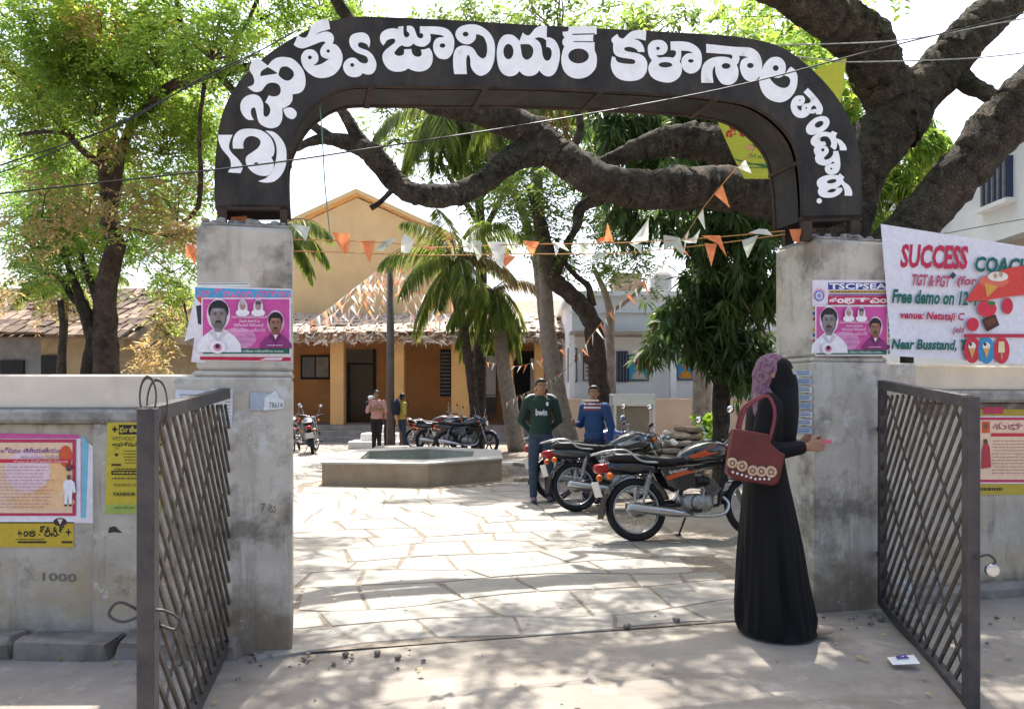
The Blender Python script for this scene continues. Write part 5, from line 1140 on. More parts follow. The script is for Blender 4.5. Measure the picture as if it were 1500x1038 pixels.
s.lines(-28, 681, 80, 745, 13, 'b98a9a', .22, seed=3)
s.ell(101, 684, 5, 6, '5a4048').ell(101, 682, 4.2, 3.8, '8a3a3a').poly([(93, 706), (97, 702), (104, 702), (109, 706), (111, 720), (107, 722), (106, 716), (105, 738), (101, 738), (100, 722), (98, 738), (94, 738), (95, 716), (92, 720)], 'eef0f8').ell(100.5, 699, 3, 4, '7a5548').rect(94, 738, 98, 741, '40303a').rect(101, 738, 105, 741, '40303a')
s.build('framed_poster', 'cream poster with crimson border and small man in white, topmost on the poster stack', 'poster')
s = Sheet(PP); s.poly([(157, 617), (235, 615), (235, 751), (154, 752)], 'c4b33c').poly([(154, 738), (235, 738), (235, 752), (154, 752)], '9db35a').text('+', 164, 624, 172, 633, '2a2620', bold=.05).rect(174, 622, 235, 636, '2b241e').text('ఫూజిత', 175, 624, 205, 634, 'd9c85a', bold=.02)
s.text('WITHOUT OPERATION', 164, 639, 240, 645, '6a5a2a').text('ఆపరేషన్ లేకుండా', 164, 647, 240, 654, '2a2620', bold=.02).ell(171, 655, 2.5, 2.5, '6a5a2a').ell(171, 655, 1.6, 1.6, 'c4b33c').poly([(167, 664), (174, 664), (170.5, 669)], '2a2620').lines(180, 658, 235, 680, 5, '6a5a2a', .3, 7).rect(163, 679, 177, 682, '4a3a22').lines(163, 685, 235, 688, 1, '4a3a22', .5, 2)
s.rect(163, 689, 235, 695, '3a2e20').lines(165, 690.5, 233, 693.5, 1, 'c4b33c', .6, 4).lines(163, 698, 235, 703, 1, '6a5a2a', .4, 8).text('INDIRA CLINIC', 167, 708, 215, 712, '4a3e24').text('TANDUR', 165, 721, 198, 726, '3a3020', bold=.03).text('9440 798 604', 167, 742, 196, 745, '4a4a30')
s.build('yellow_poster', 'tall yellow handbill reading WITHOUT OPERATION beside the iron gate leaf', 'poster', 'posters on the stained wall')
s = Sheet(PP); s.poly([(160, 772), (168, 770), (174, 776), (179, 780), (168, 779), (158, 780)], '33322e').build('tar_smudge', 'small black smudge on the pier below the tall yellow handbill', 'marking')
s = Sheet(PW); s.text('1000', 62, 838, 112, 850, '74736a', bold=.02, sk=2); s.build('faint_numerals', 'faint dark numerals painted low on the stained wall', 'marking')
# right wall posters
PR2 = Plane3(G(4.17, .12), GU)
s = Sheet(PR2); s.rect(1424, 599, 1520, 612, 'b09a3a').rect(1440, 596, 1470, 606, 'c0405a').rect(1424, 700, 1520, 724, 'b9a43a').lines(1426, 712, 1475, 720, 1, '3a3020').build('older_posters', 'edges of older yellow and red posters behind the crimson bordered poster', 'poster')
s = Sheet(PR2); s.k = 10; s.rect(1430, 609, 1530, 708, 'eadbe0').rect(1432, 611, 1530, 706, 'c23a5e').rect(1436, 615, 1530, 702, 'eecdae').ell(1444, 628, 5, 6, '7a4a3a').rect(1438, 617, 1450, 634, 'd9603a').ell(1444, 624, 3.5, 4.5, '8a5a48').text('శుభా', 1454, 619, 1500, 630, 'a5426a').rect(1452, 634, 1530, 639, 'd0334a')
s.lines(1452, 643, 1520, 695, 11, 'b98a8a', .25, 5).poly([(1441, 650), (1447, 648), (1450, 656), (1452, 684), (1438, 686), (1439, 660)], 'b83a4a').ell(1444, 646, 3, 3.5, '6a4438').build('crimson_poster', 'cream poster with a crimson border and a figure in red beside the padlocked gate leaf', 'poster')
# white coaching banner
PB = Plane3(G(3.9, -.045), GU)
b = MB(); NXb, NYb = 36, 18
def bq(u, v):
    x = 1290+u*262; yt = 328+u*41; yb = 521+u*15; x += (16*v)*(1-u); return x, yt+(yb-yt)*v
vs = []
for j in range(NYb+1):
    for i in range(NXb+1):
        u, v = i/NXb, j/NYb; x, y = bq(u, v); vs.append(PB.at(x, y, .006*math.sin(u*9+v*2)+.005*math.sin(u*3+v*7)))
b.add(vs, [(j*(NXb+1)+i, j*(NXb+1)+i+1, (j+1)*(NXb+1)+i+1, (j+1)*(NXb+1)+i) for j in range(NYb) for i in range(NXb)], flat('e4e2ec', .7), True)
bn = b.build('coaching_banner', None, fixn=False); tag(bn, 'white cloth banner hand painted SUCCESS COACHING in red and green with ice cream pictures', 'banner')
s = Sheet(PB); s.k = 22
RED, GRN = 'c02a4e', '17655a'
def word(st, x0, y0, x1, y1, c, sk=0, sl=3): s.text(st, x0, y0, x1, y1, c, sk, bold=.035, slant=sl)
word('SUCCESS', 1320, 357, 1418, 392, RED, 3); word('COACHING', 1428, 375, 1550, 398, GRN, 6)
word('TGT & PGT', 1336, 401, 1392, 418, 'b8506a', 3); word('(for all', 1402, 404, 1450, 421, 'b8506a', 1)
s.poly([(1396, 398), (1401, 403), (1396, 409), (1391, 404)], '3a3a58')
word('Free demo on 12-4', 1308, 423, 1432, 444, GRN, 4); word('venue: Netataji C', 1318, 455, 1412, 470, RED, 3); word('(old', 1396, 478, 1412, 490, 'b8506a')
word('Near Busstand, Tan', 1307, 496, 1430, 514, GRN, 2)
s.poly([(1414, 441), (1432, 415), (1456, 400), (1480, 392), (1520, 386), (1520, 430), (1480, 434), (1440, 440)], 'd9483f').ell(1456, 412, 22, 10, 'e0705a').ell(1462, 405, 15, 7, 'efe4da').ell(1458, 404, 3, 4, 'b9a08a').ell(1466, 402, 3, 4, 'b9a08a').poly([(1442, 414), (1462, 420), (1446, 436)], 'd9a24a')
s.ell(1446, 452, 14, 12, 'd8344a').ell(1452, 444, 6, 3, '3f7a3a').ell(1425, 475, 9, 10, 'd03046').ell(1476, 448, 8, 12, 'd03046').poly([(1438, 468), (1458, 460), (1464, 476), (1446, 486)], '4a2a20').poly([(1442, 470), (1457, 464), (1460, 473), (1447, 479)], '6a3e2c')
s.ell(1424, 512, 12, 20, 'c8364a').ell(1445, 513, 12, 20, '3a8ec0').ell(1467, 513, 12, 20, 'cf3a4a').rect(1412, 489, 1530, 494, 'c03048')
for cx in (1424, 1445): s.ell(cx, 507, 5.5, 6, 'efe6d8').poly([(cx-5, 510), (cx+5, 510), (cx, 525)], 'd9a860').ell(cx-2, 504, 2, 2.5, '3a2a24')
s.poly([(1463, 500), (1471, 500), (1472, 516), (1462, 516)], 'e9d9a8').rect(1466, 516, 1468.5, 525, 'c9a070')
for v in range(len(s.b.v)): pass
o = s.b.build('banner_print', bn, fixn=False)
# yellow banner between tree and arch
PY = Plane3((2.9, 7.0, 0), (1, .1, 0)); s = Sheet(PY)
s.poly([(1043, 160), (1240, 85), (1232, 150), (1142, 262), (1090, 262), (1075, 232)], 'c3c23c').poly([(1150, 246), (1142, 250), (1075, 232), (1080, 236)], '3a7a4a')
s.text('శ్రీ', 1063, 172, 1096, 206, 'c2402c', bold=.03).text('సా', 1104, 174, 1134, 206, 'c2402c', bold=.03).text('తాండూరు', 1096, 209, 1146, 219, '2f7a4a', 4, .02).text('వారి ఆధ్వర్యంలో', 1098, 224, 1146, 232, '2f7a4a', 3).ell(1098, 216, 7, 4, 'd9a06a').lines(1088, 238, 1146, 248, 2, '3f7f4a', .4)
s.build('yellow_banner', 'yellow green cloth banner with red Telugu letters behind the right shoulder of the arch', 'banner')

# ------------------------------------------------------------------ bunting and cables
m_cord = mat('orange_cord', (.45, .22, .08), .8); m_wire = mat('black_cable', (.012, .012, .012), .5); m_wire2 = mat('pale_cable', (.25, .26, .25), .6)
fl_w = mat('white_pennant_paper', (.62, .64, .60), .7, var=.05); fl_o = mat('orange_pennant_paper', (.62, .20, .09), .7, var=.08); fl_g = mat('faded_green_pennant', (.42, .46, .40), .7)
for m_ in (fl_w, fl_o, fl_g):   # thin paper lets light through
    n_, l_ = m_.node_tree.nodes, m_.node_tree.links; t_ = n_.new("ShaderNodeBsdfTranslucent"); t_.inputs[0].default_value = [c*1.1 for c in n_["Principled BSDF"].inputs['Base Color'].default_value[:3]]+[1]
    t_.inputs[0].default_value = {fl_w: (.75, .77, .72, 1), fl_o: (.85, .32, .14, 1), fl_g: (.5, .55, .46, 1)}[m_]
    x_ = n_.new("ShaderNodeMixShader"); x_.inputs[0].default_value = .45; l_.new(n_["Principled BSDF"].outputs[0], x_.inputs[1]); l_.new(t_.outputs[0], x_.inputs[2]); l_.new(x_.outputs[0], n_["Material Output"].inputs[0])
def bunting(label, pts, r, flags, stuff=None, mm=m_cord):
    """pts: (px,py,d) of the cord; flags: (px, py, [outline px offsets], material)"""
    P = [W(*p) for p in cr(pts, 8)]; base = P[0].copy(); t = thing('bunting', label, 'bunting', base, 0, 'strings of paper pennants')
    b = MB(); b.tube(P, r, mm, 5); b.build('cord', t, loc=-base, fixn=False)
    pp = [(CX+p.x/p.y*F, HZ-(p.z-HC)/p.y*F, p.y) for p in P]
    for (fx, fy, out, m) in flags:
        d = np.interp(fx, sorted(q[0] for q in pp), [q[2] for q in sorted(pp)])
        b = MB(); n = len(out); v = [W(fx+a, fy+c, d+.03*math.sin(i*2.1+fx)) for i, (a, c) in enumerate(out)]; cen = sum(v, Vector())/n+Vector((0, -.015, 0))
        b.add(v+[cen], [(i, (i+1) % n, n) for i in range(n)], m); b.build('pennant', t, loc=-base, fixn=False)
    return t
up = [(-10, 2), (12, 0), (6, -38)]; tri = [(-15, -2), (15, 2), (2, 34)]; ltl = [(-14, 3), (14, -3), (8, 16), (-6, 14)]
bunting('upper string of white and orange pennants stretched across the gate below the arch', [(288, 352, 4.75), (430, 351, 4.9), (560, 355, 5.1), (640, 362, 5.2), (760, 358, 5.35), (900, 356, 5.5), (1040, 348, 5.6), (1150, 338, 5.6)], .0035,
        [(350, 318, [(-12, 0), (12, -2), (10, 20), (-8, 16)], fl_o), (385, 325, [(-14, 0), (14, 4), (6, 14)], fl_g), (500, 346, [(-14, -6), (12, -4), (12, 20), (4, 28)], fl_o), (596, 356, [(-8, -2), (-4, -14), (11, -4), (4, 15), (-8, 14)], fl_w), (440, 338, [(-14, -10), (14, -6), (8, 16), (2, 8)], fl_w),
         (684, 356, [(-8, -8), (4, 2), (8, -4), (10, 14), (-4, 12)], fl_w), (776, 356, [(-10, -4), (14, -2), (4, 20)], fl_o), (820, 360, [(-12, -6), (4, -4), (14, 8), (0, 2), (-4, 8)], fl_w), (893, 354, [(-22, -1), (-8, -1), (-3, -28), (6, 0)], fl_o), (936, 352, [(-12, 2), (4, -18), (14, -32), (14, 0), (-6, 6)], fl_w), (1012, 350, [(-14, 2), (4, -2), (14, -15), (8, 6), (-4, 6)], fl_w), (1045, 345, [(-18, 0), (10, 0), (20, 32), (6, 12)], fl_o), (1118, 340, [(-22, 1), (-6, -5), (6, -4), (14, 5)], fl_w)])
bunting('lower string of mixed pennants sagging just under the first string', [(288, 372, 4.75), (430, 368, 4.9), (560, 372, 5.1), (640, 374, 5.2), (760, 372, 5.35), (900, 371, 5.5), (1040, 358, 5.6), (1150, 343, 5.6)], .0035,
        [(282, 372, [(-10, -16), (4, -12), (6, -2), (4, 18), (-4, 4), (-10, 6)], fl_o), (628, 363, [(-10, -2), (12, 0), (4, 4)], fl_o), (698, 360, [(-8, -6), (6, -8), (8, 14), (2, 22)], fl_g), (728, 372, [(-14, -18), (14, -18), (8, 22), (0, 14)], fl_w), (742, 380, [(-12, -10), (14, -4), (-2, 12)], fl_o), (857, 355, [(-10, 0), (8, 0), (-1, 28)], fl_g), (877, 372, [(-12, 8), (-2, -2), (18, -3), (0, 8)], fl_g), (931, 360, [(-10, -4), (10, -2), (8, 12), (2, 4)], fl_w), (986, 352, [(-14, 14), (-14, -8), (10, -4), (18, 26), (0, 8)], fl_g), (1040, 360, [(-8, -4), (10, -2), (2, 30)], fl_o), (1097, 350, [(-10, 2), (14, -6), (-2, 28), (-8, 12)], fl_g), (1166, 344, [(-10, -8), (12, -9), (8, 12), (-4, 10)], fl_o), (570, 366, [(-20, 0), (-8, -14), (14, -18), (0, -6), (-8, 2)], fl_g), (540, 362, [(-14, -10), (10, -10), (2, 24)], fl_o)])
def minis(label, pts, n, size, mats, r=.004, seed=0):
    rs_ = random.Random(seed); P = [W(*p) for p in cr(pts, 10)]; base = P[0].copy(); t = thing('bunting', label, 'bunting', base, 0, 'strings of paper pennants')
    b = MB(); b.tube(P, r, m_cord, 4); b.build('cord', t, loc=-base, fixn=False)
    L = [0.0]
    for a, c in zip(P, P[1:]): L.append(L[-1]+(c-a).length)
    for k in range(n):
        s_ = L[-1]*(k+.5)/n; i = max(j for j in range(len(L)-1) if L[j] <= s_); a = P[i].lerp(P[i+1], (s_-L[i])/max(1e-6, L[i+1]-L[i])); tt = (P[i+1]-P[i]).normalized()
        dn = (Vector((rs_.uniform(-.9, .9), rs_.uniform(-.6, .6), -1))).normalized(); sz = size*rs_.uniform(.7, 1.2)
        b = MB(); b.add([a-tt*sz*.42, a+tt*sz*.42, a+dn*sz*1.2+tt*rs_.uniform(-.4, .4)*sz], [(0, 1, 2)], mats[k % len(mats)]); b.build('pennant', t, loc=-base, fixn=False)
    return t
minis('string of small pennants falling from the arch towards the bent grey trunk', [(1108, 215, 5.9), (1085, 240, 6.0), (1060, 268, 6.2), (1030, 305, 6.5), (1000, 350, 7), (960, 395, 8.2), (900, 450, 10), (860, 500, 12), (830, 540, 14), (790, 565, 17), (740, 590, 20)], 46, .14, [fl_w, fl_o, fl_w, fl_w, fl_o], seed=2)
ep = [(428, 486), (452, 484), (476, 486), (500, 484), (524, 488), (548, 486), (612, 486), (636, 488), (660, 486), (684, 484)]
for i, (x, y) in enumerate(ep):
    minis(['faded pennant string from pole top to tiled eave, %s' % w for w in ('outermost on the left', 'second from the left', 'third from the left', 'fourth from the left', 'left one of the steep middle pair', 'right one of the steep middle pair', 'first right of the pole', 'second right of the pole', 'third right of the pole', 'outermost on the right')][i],
          [(572, 380, 22.5), (572+(x-572)*.35, 412+8, 24.4), (572+(x-572)*.7, 455+4, 26.3), (x, y, 28)], 30, .26, [m_pale, fl_w, m_pale, fl_o], seed=i)
minis('sagging string of pale pennants along the palm trunks in front of the verandah', [(845, 500, 19), (800, 522, 21), (760, 536, 23), (710, 530, 25), (680, 525, 27)], 20, .2, [m_pale, fl_w, fl_o], seed=22)
def cable(label, pts, r, m=m_wire):
    P = [W(*p) for p in cr(pts, 8)]; b = MB(); b.tube(P, r, m, 5); o = b.build('cable', None, fixn=False); return tag(o, label, 'cable', 'cables strung over the street')
cable('thick black cable slanting up in front of the lettering from wall side to tree', [(-60, 292, 3.6), (25, 281, 3.7), (280, 253, 3.8), (420, 236, 3.9), (527, 220, 4.0), (780, 181, 4.2), (1055, 131, 4.4), (1280, 74, 4.6), (1475, 26, 4.8), (1560, 2, 4.9)], .0042)
cable('black cable rising steeply to the left shoulder of the arch, upper of two', [(-60, 262, 4.2), (25, 234, 4.3), (180, 180, 4.4), (300, 112, 4.5), (378, 76, 4.6), (440, 42, 4.7)], .004)
cable('black cable rising steeply to the left shoulder of the arch, lower of two', [(-60, 272, 4.2), (25, 244, 4.3), (150, 192, 4.4), (260, 136, 4.5), (378, 78, 4.62)], .0035)
cable('pale wire behind the right shoulder of the arch, topmost', [(1100, 66, 6.2), (1200, 65, 6.2), (1330, 58, 6.2), (1475, 32, 6.2), (1560, 18, 6.2)], .005, m_wire2)
cable('pale wire behind the right shoulder of the arch, running almost level', [(1160, 82, 6.2), (1210, 88, 6.2), (1260, 91, 6.2), (1430, 85, 6.2), (1560, 70, 6.2)], .005, m_wire2)
cable('thin green twine hanging beside the left pillar from the beam', [(467, 140, 4.9), (472, 200, 4.9), (476, 270, 4.9), (484, 350, 4.92)], .004, mat('green_twine', (.15, .30, .25), .8))
cable('thin wire slung from the blue windowed house toward the banner', [(1370, 345, 7.5), (1475, 325, 7.5), (1560, 312, 7.5)], .004)
# ------------------------------------------------------------------ motorcycles
m_tyre = mat('tyre_rubber', (.018, .018, .02), .85, bump=.2, bscale=80); m_rim = mat('rim_chrome', (.45, .46, .49), .32, metal=1.0, var=.1, scale=30); m_blk = mat('black_plastic', (.014, .014, .016), .38)
m_seat = mat('black_seat_vinyl', (.012, .012, .013), .5, bump=.1, bscale=120); m_eng = mat('dusty_aluminium', (.30, .30, .30), .5, metal=.8, var=.25, scale=30); m_red = mat('red_lens', (.28, .015, .015), .25); m_org_l = mat('orange_lens', (.65, .14, .02), .25)
m_plate = mat('number_plate_white', (.50, .50, .47), .5); m_mirror = mat('mirror_glass', (.75, .78, .80), .06, metal=1.0)
def paint(name, c): 
    m = mat(name, c, .22, spec=.6, var=.05, scale=4); m.node_tree.nodes["Principled BSDF"].inputs['Coat Weight'].default_value = .6; return m
p_black = paint('black_tank_paint', (.012, .014, .02)); p_orange = mat('orange_decal', (.50, .085, .03), .3); p_red = mat('red_decal', (.45, .03, .03), .3); p_blue = paint('blue_tank_paint', (.03, .04, .16)); p_violet = mat('violet_decal', (.16, .05, .30), .3); p_silver = mat('silver_decal', (.55, .56, .58), .3, metal=.6); p_grey = paint('grey_tank_paint', (.045, .05, .055))
def motorcycle(label, loc, rz, tank=p_black, dec=p_orange, alloy=False, steer=12, lean=-9, spokes=True, guard=None, chrome_rail=True, name='Splendor', group='motorcycles parked in the yard'):
    t = thing('motorcycle', label, 'motorcycle', loc, 0, group); t.rotation_mode = 'XYZ'
    t.rotation_euler = (0, 0, rz)
    LM = Matrix.Rotation(R(lean), 4, 'X')
    def fin(b, nm, par=t, M4=None):
        o = b.build(nm, par)
        if par is t:
            M_4 = LM if M4 is None else LM @ M4
            o.data.transform(M_4)
        elif M4 is not None or True:
            o.data.transform(LM if M4 is None else LM @ M4)
        return o
    SM = Matrix.Translation((1.02, 0, 0)) @ Matrix.Rotation(R(steer), 4, Vector((-.42, 0, 1)).normalized()) @ Matrix.Translation((-1.02, 0, 0))
    def wheel(cx, r, w, M4):
        b = MB(); b.torus((cx, 0, .30), r-.03, .034, m_tyre, n=40, k=10, sq=w); wo = fin(b, 'wheel', t, M4)
        wo.name = 'wheel'
        b = MB(); b.torus((cx, 0, .30), r-.072, .014, m_rim if not alloy else m_blk, n=36, k=6, sq=1.6); fin(b, 'rim', wo, M4)
        b = MB(); b.cyl((cx, -.06, .30), (cx, .06, .30), .05 if cx > .5 else .075, m_eng, 18); b.cyl((cx, -.10, .30), (cx, .10, .30), .014, m_rim, 8); fin(b, 'hub', wo, M4)
        b = MB()
        if alloy:
            for k in range(6): 
                a = k*math.pi/3; b.tube([(cx+.05*math.cos(a), 0, .30+.05*math.sin(a)), (cx+(r-.075)*math.cos(a), 0, .30+(r-.075)*math.sin(a))], [.022, .014], m_blk if tank is p_black else m_eng, 6)
        else:
            for k in range(36):
                a = k*math.pi/18; sg = 1 if k % 2 else -1; a2 = a+.45*(1 if (k//2) % 2 else -1)
                b.tube([(cx+.05*math.cos(a), sg*.035, .30+.05*math.sin(a)), (cx+(r-.075)*math.cos(a2), 0, .30+(r-.075)*math.sin(a2))], .0019, m_rim, 3, caps=False)
        fin(b, 'spokes', wo, M4); wo2 = wo
    I4 = Matrix.Identity(4)
    wheel(0, .30, 1.25, I4); wheel(1.235, .30, 1.0, SM)
    # mudguards
    b = MB()
    for k in range(14):
        a0, a1 = R(15+k*10.5), R(15+(k+1)*10.5)
        for (r_, w_) in ((.335, .065),):
            p = [(r_*math.cos(a), s*w_, .30+r_*math.sin(a)) for a in (a0, a1) for s in (-1, 1)]; q = [(r_*.985*math.cos(a), s*w_, .30+r_*.985*math.sin(a)) for a in (a0, a1) for s in (-1, 1)]
            b.add(p+q, [(0, 1, 3, 2), (4, 6, 7, 5), (0, 2, 6, 4), (1, 5, 7, 3)], m_blk)
    b.add([(-.30, -.08, .46), (-.30, .08, .46), (-.36, .075, .22), (-.36, -.075, .22), (-.31, -.08, .46), (-.31, .08, .46), (-.37, .075, .22), (-.37, -.075, .22)], [(0, 1, 2, 3), (4, 7, 6, 5), (0, 3, 7, 4), (1, 5, 6, 2)], m_blk)
    fin(b, 'rear_mudguard')
    b = MB()
    for k in range(13):
        a0, a1 = R(20+k*12), R(20+(k+1)*12); p = [(1.235+.325*math.cos(a), s*.055, .30+.325*math.sin(a)) for a in (a0, a1) for s in (-1, 0, 1)]
        for i in (1, 4): p[i] = (1.235+(p[i][0]-1.235)*1.05, 0, .30+(p[i][2]-.30)*1.05)
        b.add(p, [(0, 1, 4, 3), (1, 2, 5, 4)], guard or tank)
    fin(b, 'front_mudguard', t, SM)
    # number plate, lamp, indicators
    b = MB(); b.box((-.385, 0, .50), (.012, .20, .15), m_plate, rot=Matrix.Rotation(R(-14), 3, 'Y'), bev=.005); np_ = fin(b, 'number_plate')
    b = MB(); b.loft([(-.40, 0, .70, .045, .03), (-.38, 0, .70, .065, .045), (-.30, 0, .705, .07, .05), (-.26, 0, .71, .06, .045)], m_red, 14, 3); fin(b, 'tail_light')
    for s in (-1, 1):
        b = MB(); b.cyl((-.30, 0, .62), (-.30, s*.13, .62), .01, m_blk, 8); b.ell((-.30, s*.15, .62), (.035, .03, .035), m_org_l, 10, 6); fin(b, 'indicator')
        b = MB(); b.cyl((1.02, 0, .84), (1.02, s*.15, .84), .01, m_blk, 8); b.ell((1.03, s*.17, .84), (.035, .03, .035), m_org_l, 10, 6); fin(b, 'indicator', t, SM)
    # tail cowl, seat, tank, side panels
    b = MB(); b.loft([(-.33, 0, .72, .05, .025), (-.25, 0, .72, .085, .05), (-.05, 0, .71, .105, .07), (.15, 0, .70, .10, .06), (.22, 0, .68, .08, .04)], tank, 16, 2.6); fin(b, 'tail_cowl')
    b = MB(); b.loft([(-.27, 0, .80, .07, .02), (-.22, 0, .80, .115, .045), (-.05, 0, .795, .125, .05), (.15, 0, .765, .13, .05), (.35, 0, .75, .125, .05), (.50, 0, .765, .09, .045), (.56, 0, .78, .05, .03)], m_seat, 18, 3); fin(b, 'seat')
    b = MB(); b.loft([(.46, 0, .78, .05, .03), (.50, 0, .79, .095, .07), (.60, 0, .82, .125, .10), (.74, 0, .845, .145, .115), (.86, 0, .85, .14, .11), (.95, 0, .85, .10, .08), (1.0, 0, .85, .05, .04)], tank, 22, 2.5); tk = fin(b, 'fuel_tank')
    b = MB(); b.cyl((.80, 0, .955), (.80, 0, .975), .035, m_rim, 16); fin(b, 'fuel_cap', tk)
    for s in (-1, 1):
        b = MB(); y = s*.147; pts = [(.52, .80), (.62, .83), (.78, .90), (.92, .89), (.93, .86), (.80, .82), (.66, .785), (.56, .775)]
        b.add([(x, s*(.103+.050*math.sin(max(0, min(1, (x-.46)/.5))*math.pi)), z) for x, z in pts], [tuple(range(8))], dec); fin(b, 'tank_decal', tk)
        b = MB(); b.prism([(.22, s*.105, .70), (.56, s*.125, .70), (.58, s*.115, .52), (.45, s*.11, .46), (.30, s*.10, .52)], (0, s*.012, 0), tank)
        b.prism([(.27, s*.119, .60), (.40, s*.124, .645), (.57, s*.131, .68), (.56, s*.131, .64), (.40, s*.124, .60), (.30, s*.119, .57)], (0, s*.004, 0), dec)
        sp_ = fin(b, 'side_panel')
        if spokes and s == -1:
            vs, fs = text2d(name, .02); b = MB(); b.add([(.30+.20*u, s*.137, .62+.04*v+.035*u) for u, v in vs], fs, m_plate); fin(b, 'lettering', sp_)
    # frame, swing arm, shocks
    b = MB(); b.tube([(.98, 0, .80), (.90, 0, .55), (.86, 0, .32), (.55, 0, .27), (.42, 0, .33)], .018, m_blk, 8); b.tube([(.97, 0, .74), (.55, 0, .68), (.2, 0, .66), (-.25, 0, .66)], .02, m_blk, 8)
    b.tube([(.55, 0, .68), (.45, 0, .35)], .016, m_blk, 8); fin(b, 'frame')
    for s in (-1, 1):
        b = MB(); b.tube([(.42, s*.08, .33), (0, s*.10, .30)], .017, m_blk, 8); fin(b, 'swing_arm')
        b = MB(); b.tube([(.02, s*.115, .32), (.12, s*.12, .66)], .010, m_rim, 8)
        for k in range(12): 
            u = .35+k*.048; b.torus((.02+.10*u, s*(.115+.005*u), .32+.34*u), .024, .006, m_rim, ax=(.28, 0, .96), n=12, k=5)
        fin(b, 'shock_absorber')
    # engine
    b = MB(); b.loft([(.44, 0, .34, .06, .05), (.48, 0, .35, .12, .09), (.62, 0, .34, .13, .10), (.72, 0, .34, .12, .09), (.78, 0, .35, .07, .06)], m_eng, 18, 3.2); en = fin(b, 'engine')
    b = MB()
    for k in range(7): b.box((.74+k*.014, 0, .42+k*.017), (.13, .15, .006), m_eng, rot=Matrix.Rotation(R(50), 3, 'Y'))
    b.box((.79, 0, .47), (.06, .1, .15), m_blk, rot=Matrix.Rotation(R(50), 3, 'Y')); fin(b, 'cooling_fins', en)
    for s in (-1, 1): b = MB(); b.cyl((.60, s*.12, .345), (.60, s*.155, .345), .085, m_eng if s < 0 else m_blk, 22, r2=.07); fin(b, 'engine_cover', en)
    b = MB(); b.box((.66, 0, .56), (.18, .14, .10), m_blk, bev=.03); b.cyl((.60, -.10, .56), (.72, -.10, .56), .035, m_blk, 12); fin(b, 'carburettor', en)
    b = MB(); b.tube(cr([(.90, -.03, .40), (.93, -.08, .33), (.86, -.12, .24), (.70, -.13, .215), (.52, -.135, .225)], 6), .018, m_rim, 10)
    b.tube([(.52, -.14, .23), (.40, -.15, .245), (.30, -.16, .26), (-.12, -.165, .32), (-.16, -.165, .325)], [.022, .034, .042, .046, .030], m_rim, 16); ex = fin(b, 'exhaust')
    b = MB(); b.torus((-.155, -.165, .325), .022, .004, m_blk, ax=(1, 0, -.1), n=14); b.cyl((-.165, -.165, .326), (-.15, -.165, .325), .02, m_blk, 12); fin(b, 'exhaust_tip', ex)
    b = MB(); b.loft([(.02, .11, .30, .02, .06), (.10, .11, .31, .022, .065), (.42, .11, .34, .022, .05), (.46, .11, .34, .018, .03)], m_blk, 14, 3); fin(b, 'chain_case')
    for s in (-1, 1): b = MB(); b.cyl((.52, s*.10, .27), (.52, s*.30, .27), .014, m_blk, 8); b.cyl((.52, s*.20, .27), (.52, s*.30, .27), .022, m_blk, 8); fin(b, 'footrest')
    b = MB(); b.tube([(.56, .10, .26), (.52, .22, .0)], .010, m_blk, 8); b.box((.52, .23, .008), (.05, .05, .01), m_blk); fin(b, 'side_stand', t, LM.inverted() @ Matrix.Translation((0, -.0, .0)))
    b = MB(); b.tube(cr([(.60, -.15, .34), (.64, -.17, .46), (.60, -.17, .50)], 4), .008, m_rim, 6); b.tube([(.60, -.17, .50), (.60, -.21, .50)], .010, m_blk, 6); fin(b, 'kick_starter')
    # forks, headlamp, handlebar
    for s in (-1, 1):
        b = MB(); b.tube([(1.235, s*.085, .30), (1.10, s*.085, .62)], .026, m_eng, 12); b.tube([(1.10, s*.085, .62), (.98, s*.085, .92)], .017, m_rim, 12); fin(b, 'fork', t, SM)
    b = MB(); b.box((1.0, 0, .90), (.05, .22, .03), m_blk, bev=.01); b.box((1.06, 0, .74), (.05, .22, .03), m_blk, bev=.01); fin(b, 'fork_yoke', t, SM)
    b = MB(); b.loft([(1.01, 0, .84, .07, .07), (1.06, 0, .85, .10, .11), (1.13, 0, .83, .10, .11), (1.17, 0, .80, .07, .07)], tank, 18, 2.8); hl = fin(b, 'headlamp_cowl', t, SM)
    b = MB(); b.ell((1.165, 0, .80), (.03, .065, .06), m_mirror, 16, 10); fin(b, 'headlight', hl, SM)
    b = MB(); b.tube(cr([(.86, -.34, .99), (.92, -.24, 1.0), (.99, -.12, .97), (1.0, 0, .93), (.99, .12, .97), (.92, .24, 1.0), (.86, .34, .99)], 5), .011, m_rim, 8); hb_ = fin(b, 'handlebar', t, SM)
    for s in (-1, 1):
        b = MB(); b.tube([(.93, s*.225, 1.0), (.86, s*.35, .99)], .018, m_blk, 10); fin(b, 'grip', hb_, SM)
        b = MB(); b.tube([(.985, s*.20, 1.0), (.97, s*.30, .975)], .006, m_rim, 6); fin(b, 'lever', hb_, SM)
        b = MB(); b.tube(cr([(.93, s*.20, 1.0), (.95, s*.22, 1.10), (.93, s*.26, 1.20)], 4), .006, m_rim, 6); b.ell((.93, s*.27, 1.235), (.012, .058, .042), m_blk, 16, 8); mo = fin(b, 'mirror', t, SM)
        b = MB(); b.ell((.922, s*.27, 1.235), (.008, .050, .035), m_mirror, 16, 8); fin(b, 'glass', mo, SM)
